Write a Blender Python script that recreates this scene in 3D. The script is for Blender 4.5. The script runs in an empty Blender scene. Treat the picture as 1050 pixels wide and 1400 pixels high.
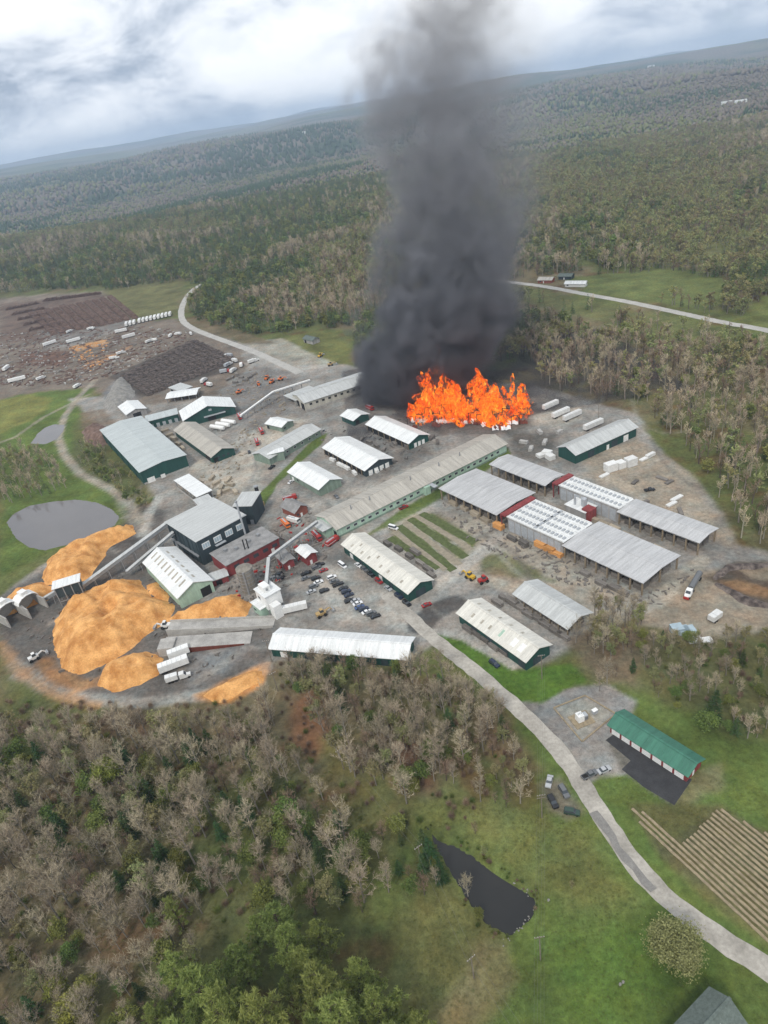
import bpy, math, random
import numpy as np
from mathutils import Vector, Matrix, noise as mnoise

# ------------------------------------------------------------------ camera, world, sun, exposure
sc = bpy.context.scene
rad = math.radians
CAM_H, F_PX, PITCH, ROLL = 190.0, 930.0, rad(30.5), rad(9.5)      # F_PX: focal length in photo pixels (1050 x 1400)
cam = bpy.data.cameras.new('camera'); camo = bpy.data.objects.new('camera', cam)
sc.collection.objects.link(camo); sc.camera = camo
cam.sensor_fit = 'VERTICAL'; cam.sensor_height = 24.0; cam.lens = 24.0 * F_PX / 1400.0
cam.clip_start = 1.0; cam.clip_end = 60000.0
camo.location = (0, 0, CAM_H)
_f = Vector((0, math.cos(PITCH), -math.sin(PITCH))); _r = Vector((1, 0, 0)); _u = Vector((0, math.sin(PITCH), math.cos(PITCH)))
_cr = _r * math.cos(ROLL) + _u * math.sin(ROLL) * -1.0
_cu = _u * math.cos(ROLL) + _r * math.sin(ROLL)
camo.rotation_euler = Matrix((_cr, _cu, -_f)).transposed().to_euler()

SUN_EL, SUN_AZ = rad(48), rad(205)          # azimuth measured clockwise from +Y: behind the camera, a little to its left
w = bpy.data.worlds.new('World'); sc.world = w; w.use_nodes = True
nt = w.node_tree; nt.nodes.clear()
def N(t, kind, **kw):
    n = t.nodes.new(kind)
    for k, v in kw.items():
        if k.startswith('i_'):
            n.inputs[int(k[2:]) if k[2:].isdigit() else k[2:].replace('_', ' ')].default_value = v
        else: setattr(n, k, v)
    return n
def math_(t, op, a, b=None, c=None, clamp=False):
    n = t.nodes.new('ShaderNodeMath'); n.operation = op; n.use_clamp = clamp
    for i, v in enumerate((a, b, c)):
        if v is None: continue
        if isinstance(v, (int, float)): n.inputs[i].default_value = v
        else: t.links.new(v, n.inputs[i])
    return n.outputs[0]
def vmath(t, op, a, b=None):
    n = t.nodes.new('ShaderNodeVectorMath'); n.operation = op
    for i, v in enumerate((a, b)):
        if v is None: continue
        if isinstance(v, (tuple, list)): n.inputs[i].default_value = v
        else: t.links.new(v, n.inputs[i])
    return n.outputs[0]
def ramp(t, fac, stops, interp='LINEAR'):
    n = t.nodes.new('ShaderNodeValToRGB'); cr = n.color_ramp; cr.interpolation = interp
    while len(cr.elements) < len(stops): cr.elements.new(0.5)
    for e, (p, c) in zip(cr.elements, stops):
        e.position = p; e.color = (c, c, c, 1) if isinstance(c, (int, float)) else (*c, 1)
    t.links.new(fac, n.inputs[0]); return n.outputs[0]
def mixc(t, fac, a, b, blend='MIX'):
    n = t.nodes.new('ShaderNodeMix'); n.data_type = 'RGBA'; n.blend_type = blend
    for i, v in ((0, fac), (6, a), (7, b)):
        if isinstance(v, (int, float)): n.inputs[i].default_value = v
        elif isinstance(v, (tuple, list)): n.inputs[i].default_value = (*v, 1) if len(v) == 3 else v
        else: t.links.new(v, n.inputs[i])
    return n.outputs[2]
def noise(t, vec, scale, detail=4, rough=0.55, dist=0.0):
    n = N(t, 'ShaderNodeTexNoise'); n.inputs['Scale'].default_value = scale; n.inputs['Detail'].default_value = detail
    n.inputs['Roughness'].default_value = rough; n.inputs['Distortion'].default_value = dist
    t.links.new(vec, n.inputs['Vector']); return n.outputs['Fac']
sky = N(nt, 'ShaderNodeTexSky', sky_type='NISHITA', sun_disc=False, sun_elevation=SUN_EL, sun_rotation=SUN_AZ, altitude=200, air_density=1.0, dust_density=1.5)
tc = N(nt, 'ShaderNodeTexCoord')
sx = N(nt, 'ShaderNodeSeparateXYZ'); nt.links.new(tc.outputs['Generated'], sx.inputs[0])
zz = math_(nt, 'ADD', math_(nt, 'MAXIMUM', sx.outputs[2], 0.0), 0.42)
cv = N(nt, 'ShaderNodeCombineXYZ')
nt.links.new(math_(nt, 'DIVIDE', sx.outputs[0], zz), cv.inputs[0]); nt.links.new(math_(nt, 'DIVIDE', sx.outputs[1], zz), cv.inputs[1])
pl = vmath(nt, 'MULTIPLY', vmath(nt, 'ADD', cv.outputs[0], (3.1, 1.7, 0.0)), (1.0, 1.0, 1.0))
n1 = noise(nt, pl, 1.5, 7, 0.56, 0.25)
n2 = noise(nt, vmath(nt, 'ADD', pl, (11.0, 4.0, 2.0)), 3.6, 8, 0.60, 0.3)
cover = math_(nt, 'ADD', math_(nt, 'MULTIPLY', n1, 0.7), math_(nt, 'MULTIPLY', n2, 0.3))
cloud_mask = ramp(nt, cover, [(0.32, 0.0), (0.43, 1.0)], 'EASE')
cloud_col = ramp(nt, math_(nt, 'ADD', math_(nt, 'MULTIPLY', n2, 0.6), math_(nt, 'MULTIPLY', n1, 0.4)), [(0.39, (0.24, 0.285, 0.355)), (0.455, (0.42, 0.46, 0.52)), (0.51, (0.60, 0.625, 0.66)), (0.59, (0.74, 0.75, 0.76))])
sky_s = mixc(nt, 1.0, sky.outputs[0], (0.10, 0.10, 0.10), 'MULTIPLY')
sky_s = mixc(nt, 0.35, sky_s, (0.55, 0.66, 0.76))
skyc = mixc(nt, cloud_mask, sky_s, cloud_col)
bg = N(nt, 'ShaderNodeBackground'); bg.inputs[1].default_value = 1.0
nt.links.new(skyc, bg.inputs[0])
wo = N(nt, 'ShaderNodeOutputWorld'); nt.links.new(bg.outputs[0], wo.inputs[0])

sl = bpy.data.lights.new('sun', 'SUN'); sl.energy = 1.4; sl.angle = rad(11); sl.color = (1.0, 0.95, 0.87)
so = bpy.data.objects.new('sun', sl); sc.collection.objects.link(so)
sdir = Vector((math.sin(SUN_AZ) * math.cos(SUN_EL), math.cos(SUN_AZ) * math.cos(SUN_EL), math.sin(SUN_EL)))
so.rotation_euler = sdir.to_track_quat('Z', 'Y').to_euler(); so.location = (0, -200, 600)

sc.render.engine = 'CYCLES'
cy = sc.cycles
cy.use_denoising = True; cy.max_bounces = 5; cy.diffuse_bounces = 2; cy.glossy_bounces = 2; cy.transparent_max_bounces = 14
cy.transmission_bounces = 2; cy.volume_bounces = 1; cy.volume_max_steps = 256; cy.volume_step_rate = 1.4
cy.use_adaptive_sampling = False; cy.caustics_reflective = False; cy.caustics_refractive = False
vs = sc.view_settings; vs.view_transform = 'Standard'; vs.look = 'None'; vs.exposure = 0.75; vs.gamma = 1.0; vs.use_curve_mapping = False

# ------------------------------------------------------------------ helpers
rng = random.Random(7); nrng = np.random.default_rng(11)
C = sc.collection
def ray(px, py):
    dx, dy = px - 525.0, py - 700.0
    u = dx * math.cos(ROLL) - dy * math.sin(ROLL); v = dx * math.sin(ROLL) + dy * math.cos(ROLL)
    return Vector((u, F_PX * math.cos(PITCH) - v * math.sin(PITCH), -F_PX * math.sin(PITCH) - v * math.cos(PITCH)))
def G(px, py, z=0.0):
    d = ray(px, py); t = (z - CAM_H) / d.z
    return Vector((d.x * t, d.y * t, z))
def GY(px, py, Y):
    d = ray(px, py); t = Y / d.y
    return Vector((d.x * t, Y, CAM_H + d.z * t))
def project(xyz):
    xyz = np.asarray(xyz, float)
    X, Y, Z = xyz[..., 0], xyz[..., 1], xyz[..., 2] - CAM_H
    dep = Y * math.cos(PITCH) - Z * math.sin(PITCH); up = Y * math.sin(PITCH) + Z * math.cos(PITCH)
    dep = np.where(dep < 1, np.nan, dep)
    u = X / dep * F_PX; v = -up / dep * F_PX
    return np.stack([525 + u * math.cos(ROLL) + v * math.sin(ROLL), 700 - u * math.sin(ROLL) + v * math.cos(ROLL)], -1)
def pip(pts, poly):
    x, y = pts[..., 0], pts[..., 1]; ins = np.zeros(x.shape, bool); n = len(poly)
    for i in range(n):
        x0, y0 = poly[i - 1]; x1, y1 = poly[i]
        if y0 == y1: continue
        c = ((y0 > y) != (y1 > y)) & (x < (x1 - x0) * (y - y0) / (y1 - y0) + x0)
        ins ^= c
    return ins
def segdist(pts, line, closed=False):
    d = np.full(pts.shape[:-1], 1e9); k = len(line)
    for i in range(k if closed else k - 1):
        a = np.array(line[i]); b = np.array(line[(i + 1) % k]); ab = b - a
        t = np.clip(((pts - a) @ ab) / max(ab @ ab, 1e-9), 0, 1)
        d = np.minimum(d, np.hypot(pts[..., 0] - a[0] - t * ab[0], pts[..., 1] - a[1] - t * ab[1]))
    return d
def vnoise(x, y, seed=0):
    xi = np.floor(x).astype(np.int64); yi = np.floor(y).astype(np.int64); fx = x - xi; fy = y - yi
    fx = fx * fx * (3 - 2 * fx); fy = fy * fy * (3 - 2 * fy)
    def h(a, b):
        n = (a * 374761393 + b * 668265263 + seed * 974711) & 0xffffffff
        n = ((n ^ (n >> 13)) * 1274126177) & 0xffffffff
        return ((n ^ (n >> 16)) & 0xffff) / 65535.0
    return (h(xi, yi) * (1 - fx) + h(xi + 1, yi) * fx) * (1 - fy) + (h(xi, yi + 1) * (1 - fx) + h(xi + 1, yi + 1) * fx) * fy
def fbm(x, y, o=4, seed=0):
    s = np.zeros_like(x); a = 0.5
    for i in range(o):
        s = s + a * vnoise(x * 2 ** i, y * 2 ** i, seed + i * 17); a *= 0.5
    return s / (1 - 0.5 ** o)
def sstep(a, b, x):
    t = np.clip((x - a) / (b - a), 0, 1); return t * t * (3 - 2 * t)
def tag(o, label=None, cat=None, group=None, kind=None):
    if label: o['label'] = label
    if cat: o['category'] = cat
    if group: o['group'] = group
    if kind: o['kind'] = kind
    return o
def link(name, data, parent=None, loc=None, rz=None):
    o = bpy.data.objects.new(name, data); C.objects.link(o)
    if parent is not None: o.parent = parent
    if loc is not None: o.location = loc
    if rz is not None: o.rotation_euler = (0, 0, rz)
    return o
def mesh_np(name, verts, tris, mat=None, smooth=False):
    verts = np.asarray(verts, np.float32).reshape(-1, 3); tris = np.asarray(tris, np.int32).reshape(-1, 3)
    me = bpy.data.meshes.new(name)
    me.vertices.add(len(verts)); me.vertices.foreach_set('co', verts.ravel())
    me.loops.add(tris.size); me.loops.foreach_set('vertex_index', tris.ravel())
    me.polygons.add(len(tris)); me.polygons.foreach_set('loop_start', np.arange(0, tris.size, 3, dtype=np.int32))
    me.polygons.foreach_set('loop_total', np.full(len(tris), 3, np.int32))
    if smooth: me.polygons.foreach_set('use_smooth', np.ones(len(tris), bool))
    me.update(calc_edges=True)
    if mat: me.materials.append(mat)
    return me
class MB:
    """collects simple solids into one mesh"""
    def __init__(s): s.v = []; s.f = []
    def poly(s, pts):
        k = len(s.v); s.v += [tuple(p) for p in pts]; s.f.append(tuple(range(k, k + len(pts)))); return s
    def hexa(s, b, t):
        k = len(s.v); s.v += [tuple(p) for p in b] + [tuple(p) for p in t]; n = len(b)
        s.f.append(tuple(k + i for i in reversed(range(n)))); s.f.append(tuple(k + n + i for i in range(n)))
        for i in range(n):
            j = (i + 1) % n; s.f.append((k + i, k + j, k + n + j, k + n + i))
        return s
    def box(s, x0, x1, y0, y1, z0, z1):
        return s.hexa([(x0, y0, z0), (x1, y0, z0), (x1, y1, z0), (x0, y1, z0)], [(x0, y0, z1), (x1, y0, z1), (x1, y1, z1), (x0, y1, z1)])
    def tube(s, p0, p1, r0, r1=None, n=8):
        r1 = r0 if r1 is None else r1; p0 = Vector(p0); p1 = Vector(p1); d = (p1 - p0).normalized()
        a = d.orthogonal().normalized(); b = d.cross(a)
        def ring(p, r): return [p + (a * math.cos(i * 2 * math.pi / n) + b * math.sin(i * 2 * math.pi / n)) * r for i in range(n)]
        return s.hexa(ring(p0, r0), ring(p1, r1))
    def beam(s, p0, p1, wd, ht):
        p0 = Vector(p0); p1 = Vector(p1); d = (p1 - p0).normalized(); a = d.cross(Vector((0, 0, 1))).normalized() * wd / 2; b = a.cross(d).normalized() * ht
        return s.hexa([p0 - a, p0 + a, p0 + a + b, p0 - a + b][::-1], [p1 - a, p1 + a, p1 + a + b, p1 - a + b][::-1])
    def mesh(s, name, mat, smooth=False):
        me = bpy.data.meshes.new(name); me.from_pydata(s.v, [], s.f); me.update()
        if mat: me.materials.append(mat)
        if smooth: me.polygons.foreach_set('use_smooth', [True] * len(me.polygons))
        return me
    def build(s, name, mat, parent=None, loc=None, rz=None, smooth=False):
        return link(name, s.mesh(name, mat, smooth), parent, loc, rz)

MATS = {}
def mat(name, col, rough=0.8, var=0.18, scale=0.25, col2=None, stretch=(1, 1, 1), metal=0.0, bump=0.0, rnd=0.0, spec=0.3, fine=True):
    m = bpy.data.materials.new(name); m.use_nodes = True; t = m.node_tree; p = t.nodes['Principled BSDF']
    tcn = N(t, 'ShaderNodeTexCoord'); v = vmath(t, 'MULTIPLY', tcn.outputs['Object'], stretch)
    if rnd:
        oi = N(t, 'ShaderNodeObjectInfo'); v = vmath(t, 'ADD', v, (0, 0, 0)); 
    f1 = noise(t, v, scale, 5, 0.6)
    lo = tuple(c * (1 - var) for c in col); hi = tuple(min(c * (1 + var), 1) for c in col)
    if col2: hi = col2
    c = mixc(t, ramp(t, f1, [(0.35, 0.0), (0.65, 1.0)]), lo, hi)
    if fine:
        f2 = noise(t, v, scale * 9, 4, 0.65)
        c = mixc(t, 1.0, c, ramp(t, f2, [(0.3, 0.80), (0.7, 1.16)]), 'MULTIPLY')
    if rnd:
        k = math_(t, 'ADD', math_(t, 'MULTIPLY', oi.outputs['Random'], 2 * rnd), 1 - rnd)
        kc = N(t, 'ShaderNodeCombineColor')
        for i in range(3): t.links.new(k, kc.inputs[i])
        c = mixc(t, 1.0, c, kc.outputs[0], 'MULTIPLY')
    t.links.new(c, p.inputs['Base Color']); p.inputs['Roughness'].default_value = rough; p.inputs['Metallic'].default_value = metal
    p.inputs['Specular IOR Level'].default_value = spec
    if bump:
        b = N(t, 'ShaderNodeBump'); b.inputs['Strength'].default_value = bump; b.inputs['Distance'].default_value = 0.3
        t.links.new(noise(t, v, scale * 5, 4), b.inputs['Height']); t.links.new(b.outputs[0], p.inputs['Normal'])
    MATS[name] = m; return m
RS = (1.6, 0.12, 0.12)      # streaks running down a roof slope
VS = (1.2, 1.2, 0.12)       # streaks running down a wall
mat('roof_white', (0.70, 0.71, 0.70), 0.5, 0.10, 0.7, stretch=RS)
mat('roof_cream', (0.62, 0.60, 0.54), 0.6, 0.12, 0.7, stretch=RS)
mat('roof_grey', (0.45, 0.45, 0.45), 0.55, 0.14, 0.6, stretch=RS)
mat('roof_pale', (0.46, 0.47, 0.46), 0.55, 0.12, 0.6, stretch=RS)
mat('roof_tan', (0.40, 0.375, 0.33), 0.75, 0.16, 0.5, stretch=RS)
mat('roof_blue_grey', (0.44, 0.475, 0.47), 0.5, 0.09, 0.4, stretch=RS)
mat('roof_green', (0.052, 0.165, 0.115), 0.45, 0.12, 0.5, stretch=RS)
mat('roof_shingle', (0.115, 0.14, 0.125), 0.9, 0.2, 1.2)
mat('roof_tar', (0.26, 0.255, 0.25), 0.9, 0.2, 0.3)
mat('wall_green', (0.016, 0.066, 0.055), 0.6, 0.15, 0.5, stretch=VS)
mat('wall_sage', (0.20, 0.26, 0.21), 0.7, 0.15, 0.5, stretch=VS)
mat('wall_mint', (0.36, 0.50, 0.40), 0.7, 0.12, 0.5, stretch=VS)
mat('wall_slate', (0.035, 0.052, 0.060), 0.6, 0.2, 0.4, stretch=VS)
mat('wall_red', (0.22, 0.045, 0.045), 0.75, 0.2, 0.5, stretch=VS)
mat('wall_brick', (0.26, 0.085, 0.06), 0.85, 0.2, 0.9)
mat('wall_cream', (0.45, 0.43, 0.37), 0.7, 0.15, 0.4, stretch=VS)
mat('wall_metal', (0.34, 0.33, 0.32), 0.55, 0.2, 0.5, stretch=VS)
mat('white_paint', (0.76, 0.76, 0.74), 0.5, 0.06, 0.5)
mat('window_glass', (0.05, 0.06, 0.07), 0.12, 0.1, 0.3, fine=False, spec=0.5)
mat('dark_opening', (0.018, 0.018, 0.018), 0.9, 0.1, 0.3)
mat('skylight', (0.36, 0.33, 0.27), 0.4, 0.2, 0.6)
mat('steel', (0.30, 0.31, 0.32), 0.45, 0.15, 0.5, metal=0.3)
mat('pale_steel', (0.38, 0.40, 0.42), 0.45, 0.12, 0.5)
mat('rust', (0.13, 0.035, 0.022), 0.9, 0.3, 0.4, stretch=VS)
mat('concrete', (0.37, 0.355, 0.33), 0.9, 0.18, 0.25)
mat('soot', (0.02, 0.02, 0.02), 0.8, 0.2, 0.5)
mat('timber_post', (0.24, 0.19, 0.13), 0.9, 0.2, 0.8)
mat('pole_wood', (0.20, 0.17, 0.14), 0.9, 0.2, 0.5)
mat('log_dark', (0.075, 0.058, 0.052), 0.95, 0.35, 0.35, col2=(0.19, 0.155, 0.135), bump=0.6)
mat('log_brown', (0.14, 0.085, 0.065), 0.95, 0.35, 0.3, col2=(0.21, 0.14, 0.11), bump=0.6)
mat('sawn_wood', (0.34, 0.29, 0.22), 0.9, 0.2, 0.8, stretch=(0.3, 3, 3), rnd=0.2)
mat('sawn_grey', (0.16, 0.145, 0.13), 0.9, 0.3, 0.8, stretch=(0.3, 3, 3), rnd=0.3)
mat('sawn_orange', (0.56, 0.27, 0.09), 0.9, 0.2, 0.8, stretch=(0.3, 3, 3), rnd=0.15)
mat('wrap_white', (0.70, 0.70, 0.68), 0.5, 0.08, 0.6, rnd=0.08)
mat('pale_scrap', (0.40, 0.39, 0.37), 0.8, 0.25, 0.5)
mat('silo_tan', (0.22, 0.20, 0.17), 0.85, 0.25, 0.4, stretch=VS)
mat('tyre', (0.02, 0.02, 0.02), 0.9, 0.1, 1)
mat('machine_yellow', (0.58, 0.36, 0.04), 0.5, 0.15, 0.8)
mat('machine_tan', (0.42, 0.29, 0.13), 0.6, 0.2, 0.8)
mat('truck_red', (0.36, 0.035, 0.03), 0.45, 0.12, 0.8)
mat('truck_orange', (0.65, 0.16, 0.03), 0.45, 0.12, 0.8)
mat('tarp_blue', (0.36, 0.45, 0.50), 0.5, 0.1, 0.5)
mat('stone_grey', (0.24, 0.23, 0.21), 0.95, 0.25, 0.4, bump=0.5)
mat('straw', (0.29, 0.235, 0.155), 0.95, 0.2, 0.8, bump=0.5)
mat('wire', (0.16, 0.16, 0.15), 0.5, 0.05, 1)
for _n, _c in dict(white=(0.72, 0.72, 0.72), silver=(0.40, 0.41, 0.42), grey=(0.13, 0.135, 0.14), black=(0.016, 0.016, 0.018), navy=(0.02, 0.03, 0.06), blue=(0.04, 0.08, 0.19), red=(0.30, 0.025, 0.025), green=(0.03, 0.06, 0.045)).items():
    mat('paint_' + _n, _c, 0.25, 0.04, 0.5, fine=False, spec=0.5)
# woodchips: orange, coarse and lumpy
m = mat('woodchips', (0.52, 0.225, 0.060), 0.95, 0.18, 0.16, col2=(0.76, 0.41, 0.15), bump=1.0)

# ------------------------------------------------------------------ ground: one sheet to the horizon
def W2(poly): return [tuple(G(x, y)[:2]) for x, y in poly]
POND_BIG = [(9, 714), (18, 703), (38, 692), (70, 686), (105, 683), (132, 687), (152, 696), (163, 708), (156, 719), (128, 732), (96, 743), (62, 752), (40, 748), (22, 735)]
POND_SMALL = [(42, 606), (52, 592), (62, 584), (74, 580), (88, 581), (86, 590), (78, 600), (62, 607)]
POND_DARK = [(583, 1128), (600, 1150), (625, 1158), (648, 1172), (672, 1192), (700, 1210), (722, 1222), (732, 1232), (729, 1252), (712, 1268), (697, 1280), (665, 1262), (646, 1240), (630, 1215), (612, 1185), (598, 1160)]
PONDS = [W2(p) for p in (POND_BIG, POND_SMALL, POND_DARK)]
def axis(lo, hi, a, b, step, g=1.032, mx=420):
    c = list(np.arange(a, b + step * 0.5, step)); s = step
    while c[-1] < hi: s = min(s * g, mx); c.append(c[-1] + s)
    s = step; left = []
    x = a
    while x > lo: s = min(s * g, mx); x -= s; left.append(x)
    return np.array(left[::-1] + c)
def two(a, f0, f1, b, s, fs): return np.concatenate([np.arange(a, f0, s), np.arange(f0, f1, fs), np.arange(f1, b + s, s)])
def span(lo, hi, a, f0, f1, b, s, fs):
    m = two(a, f0, f1, b, s, fs); e = axis(lo, hi, a, b, s); return np.concatenate([e[e < m[0] - s * .5], m, e[e > m[-1] + s * .5]])
gx = span(-17000, 17000, -380, -130, 170, 330, 2.3, 1.25); gy = span(-600, 21000, 55, 75, 300, 760, 2.3, 1.25)
GX, GYY = np.meshgrid(gx, gy)
def terrain(x, y):
    r = np.hypot(x, y)
    z = sstep(1250, 3600, r) * (170 * (fbm(x / 1900, y / 1900, 3, 3) - 0.46))
    ang = np.arctan2(x, y)
    far = 150 + 300 * (fbm(x / 4200 + 9, y / 4200, 4, 8) - 0.46) + 95 * np.sin(ang * 5.0 + 1.3) * 0.35
    z = z + sstep(3600, 10500, r) * far + sstep(10000, 17000, r) * (40 + 45 * fbm(x / 2500, y / 2500, 3, 21))
    return np.where(r < 1250, 0.0, z)
GZ = terrain(GX, GYY)
XY = np.stack([GX, GYY], -1)
for P in PONDS:
    d = segdist(XY, P, True); ins = pip(XY, P)
    GZ = GZ + np.where(ins, -1.4 * sstep(0, 5, d) - 0.25, 0) + np.where(~ins, 0.35 * sstep(0, 2, d) * (1 - sstep(4, 9, d)) * 0.6, 0)
COL = np.zeros(GX.shape + (3,))
nA = fbm(GX / 60, GYY / 60, 4, 5); nB = fbm(GX / 14, GYY / 14, 4, 6); nC = fbm(GX / 220, GYY / 220, 4, 9)
floor_a = np.array([0.098, 0.112, 0.040]); floor_b = np.array([0.145, 0.122, 0.072]); floor_c = np.array([0.120, 0.058, 0.032])
k = sstep(0.38, 0.62, nA)[..., None]
COL[:] = floor_a * (1 - k) + floor_b * k
k = (sstep(0.60, 0.72, nB) * 0.5)[..., None]; COL[:] = COL * (1 - k) + floor_c * k
# far mixed woods seen as patches of evergreen, leafless and fresh green
rr = np.hypot(GX, GYY)
nD = fbm(GX / 700, GYY / 420, 5, 31)
ever = np.array([0.040, 0.062, 0.030]); bare = np.array([0.135, 0.115, 0.090]); fresh = np.array([0.130, 0.140, 0.055])
k1 = sstep(0.42, 0.55, nD)[..., None]; wood = ever * (1 - k1) + bare * k1
k2 = (sstep(0.5, 0.62, fbm(GX / 900 + 5, GYY / 500, 4, 41)) * 0.6)[..., None]; wood = wood * (1 - k2) + fresh * k2
kf = sstep(1200, 2200, rr)[..., None]; COL[:] = COL * (1 - kf) + wood * kf
def paint(poly, col, soft=2.5, amp=2.5, a=1.0, seed=0, world=False):
    P = poly if world else W2(poly)
    q = np.array(P); m = soft + amp + 4
    sel = (GX > q[:, 0].min() - m) & (GX < q[:, 0].max() + m) & (GYY > q[:, 1].min() - m) & (GYY < q[:, 1].max() + m)
    if not sel.any(): return
    pts = XY[sel]; d = segdist(pts, P, True); d = np.where(pip(pts, P), d, -d)
    d = d + (fbm(pts[:, 0] / 9, pts[:, 1] / 9, 3, 50 + seed) - 0.5) * 2 * amp
    k = (sstep(-soft, soft, d) * a)[:, None]
    COL[sel] = COL[sel] * (1 - k) + np.array(col) * k
def stroke(line, width, col, soft=1.2, a=1.0, amp=0.8):
    P = W2(line); q = np.array(P); m = width + soft + amp + 3
    sel = (GX > q[:, 0].min() - m) & (GX < q[:, 0].max() + m) & (GYY > q[:, 1].min() - m) & (GYY < q[:, 1].max() + m)
    pts = XY[sel]; d = width / 2 - segdist(pts, P) + (fbm(pts[:, 0] / 7, pts[:, 1] / 7, 3, 77) - 0.5) * 2 * amp
    k = (sstep(-soft, soft, d) * a)[:, None]
    COL[sel] = COL[sel] * (1 - k) + np.array(col) * k
GRASS, GRASS2, LUSH, DRY = (0.092, 0.128, 0.034), (0.125, 0.132, 0.046), (0.072, 0.130, 0.024), (0.190, 0.150, 0.085)
GRAV, GRAV2, DUSTY, DARKG, ASPH, BROWN = (0.330, 0.315, 0.290), (0.245, 0.233, 0.218), (0.370, 0.342, 0.298), (0.095, 0.090, 0.086), (0.050, 0.050, 0.052), (0.155, 0.118, 0.085)
CHIP = (0.56, 0.26, 0.08)
# grassland in the lower right and round the ponds
paint([(560, 905), (640, 930), (700, 985), (740, 1050), (745, 1090), (690, 1140), (600, 1110), (560, 1130), (520, 1200), (545, 1290), (560, 1400), (520, 1500), (1250, 1500), (1200, 1000), (960, 960), (830, 940), (700, 930), (620, 880)], GRASS, 5, 4)
paint([(600, 1080), (660, 1100), (745, 1110), (760, 1220), (735, 1225), (640, 1160), (570, 1120)], GRASS2, 5, 5, 0.7)
paint([(560, 1130), (600, 1160), (640, 1230), (690, 1285), (640, 1400), (560, 1420), (540, 1290)], (0.120, 0.115, 0.046), 4, 5, 0.8, 3)
paint([(650, 1300), (690, 1290), (700, 1330), (650, 1400), (600, 1400)], DRY, 3, 4, 0.6, 4)
paint([(745, 1120), (800, 1130), (860, 1210), (880, 1260), (760, 1260)], GRASS2, 6, 6, 0.8, 5)
paint([(760, 1260), (900, 1250), (960, 1330), (880, 1400), (760, 1400)], LUSH, 8, 6, 0.6, 6)
paint([(650, 950), (700, 990), (735, 1050), (700, 1065), (640, 1010)], (0.165, 0.115, 0.070), 4, 5, 0.8, 7)
paint([(555, 880), (620, 900), (660, 945), (690, 985), (640, 960), (560, 915)], GRASS2, 3, 4, 0.8, 8)
# patches of forest floor showing between the trees
for _pl, _cl, _sd in (([(395, 950), (430, 945), (450, 1000), (430, 1040), (400, 1010)], (0.190, 0.095, 0.052), 60), ([(430, 1000), (470, 1010), (540, 1110), (520, 1130), (450, 1060)], (0.155, 0.140, 0.050), 61), ([(0, 990), (70, 985), (90, 1010), (40, 1035), (0, 1040)], (0.10, 0.135, 0.034), 62), ([(150, 1180), (320, 1140), (360, 1200), (200, 1240)], (0.080, 0.100, 0.036), 63), ([(540, 1010), (600, 1020), (590, 1080), (540, 1070)], (0.150, 0.085, 0.055), 64), ([(470, 1100), (560, 1100), (540, 1200), (490, 1180)], (0.115, 0.115, 0.045), 65)): paint(_pl, _cl, 4, 5, .85, _sd)
# left side meadow
paint([(0, 545), (0, 790), (40, 770), (110, 730), (190, 700), (180, 665), (110, 640), (100, 590), (130, 530), (60, 530)], GRASS, 4, 4)
paint([(-40, 560), (0, 548), (40, 538), (72, 545), (66, 560), (30, 580), (-40, 610)], (0.160, 0.165, 0.050), 4, 3)
paint([(100, 600), (140, 610), (185, 665), (190, 700), (150, 670), (100, 640)], (0.085, 0.095, 0.040), 3, 4, 0.9)
paint([(206, 680), (240, 672), (250, 690), (240, 715), (205, 712)], LUSH, 2, 2)
# meadows by the far road and the rough field next to the log yard
paint([(140, 397), (165, 388), (252, 382), (245, 415), (240, 430), (185, 438), (160, 415)], (0.120, 0.118, 0.050), 6, 8)
paint([(770, 380), (930, 366), (988, 380), (1000, 405), (960, 424), (880, 412), (800, 400)], (0.110, 0.130, 0.045), 5, 6)
paint([(1000, 440), (1050, 402), (1120, 380), (1120, 460), (1050, 452)], (0.120, 0.135, 0.045), 5, 6)
paint([(640, 380), (700, 388), (800, 408), (900, 430), (1000, 452), (960, 470), (820, 440), (700, 410)], (0.115, 0.125, 0.048), 5, 8, 0.8)
paint([(385, 462), (430, 452), (478, 460), (480, 505), (440, 500), (400, 480)], GRASS2, 4, 4)
paint([(705, 155), (960, 158), (1060, 148), (1060, 200), (900, 215), (760, 190), (690, 175)], (0.130, 0.140, 0.065), 40, 60, 0.7)
paint([(700, 200), (1060, 200), (1120, 330), (960, 350), (760, 330)], (0.145, 0.150, 0.062), 30, 40, .8)
paint([(640, 165), (760, 150), (880, 158), (800, 175), (700, 185)], (0.150, 0.165, 0.07), 30, 40, 0.6)
# the yard
SITE = [(95, 545), (160, 540), (165, 470), (250, 445), (330, 468), (400, 500), (470, 498), (560, 520), (720, 525), (775, 538), (870, 566), (905, 620), (950, 655), (985, 700), (1005, 742), (1055, 758), (1055, 862), (960, 872), (880, 855), (830, 842), (790, 880), (740, 908), (690, 920), (640, 905), (600, 878), (560, 905), (370, 903), (362, 935), (300, 955), (180, 962), (80, 950), (20, 925), (0, 890), (0, 815), (60, 770), (130, 735), (195, 712), (215, 690), (190, 640), (140, 590)]
paint(SITE, GRAV2, 2.5, 2.0)
paint([(255, 640), (330, 600), (345, 560), (420, 575), (365, 640), (345, 690), (290, 690)], DUSTY, 4, 5, 0.9, 11)
paint([(420, 690), (560, 640), (690, 610), (650, 690), (560, 720), (470, 740)], GRAV, 3, 3, 0.7, 12)
paint([(430, 780), (490, 770), (560, 830), (600, 860), (560, 862), (470, 850), (440, 830)], GRAV, 3, 3, 0.9, 13)
paint([(400, 725), (470, 735), (520, 800), (440, 770), (380, 790), (340, 800), (350, 740)], DARKG, 5, 5, 0.55, 14)
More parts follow.
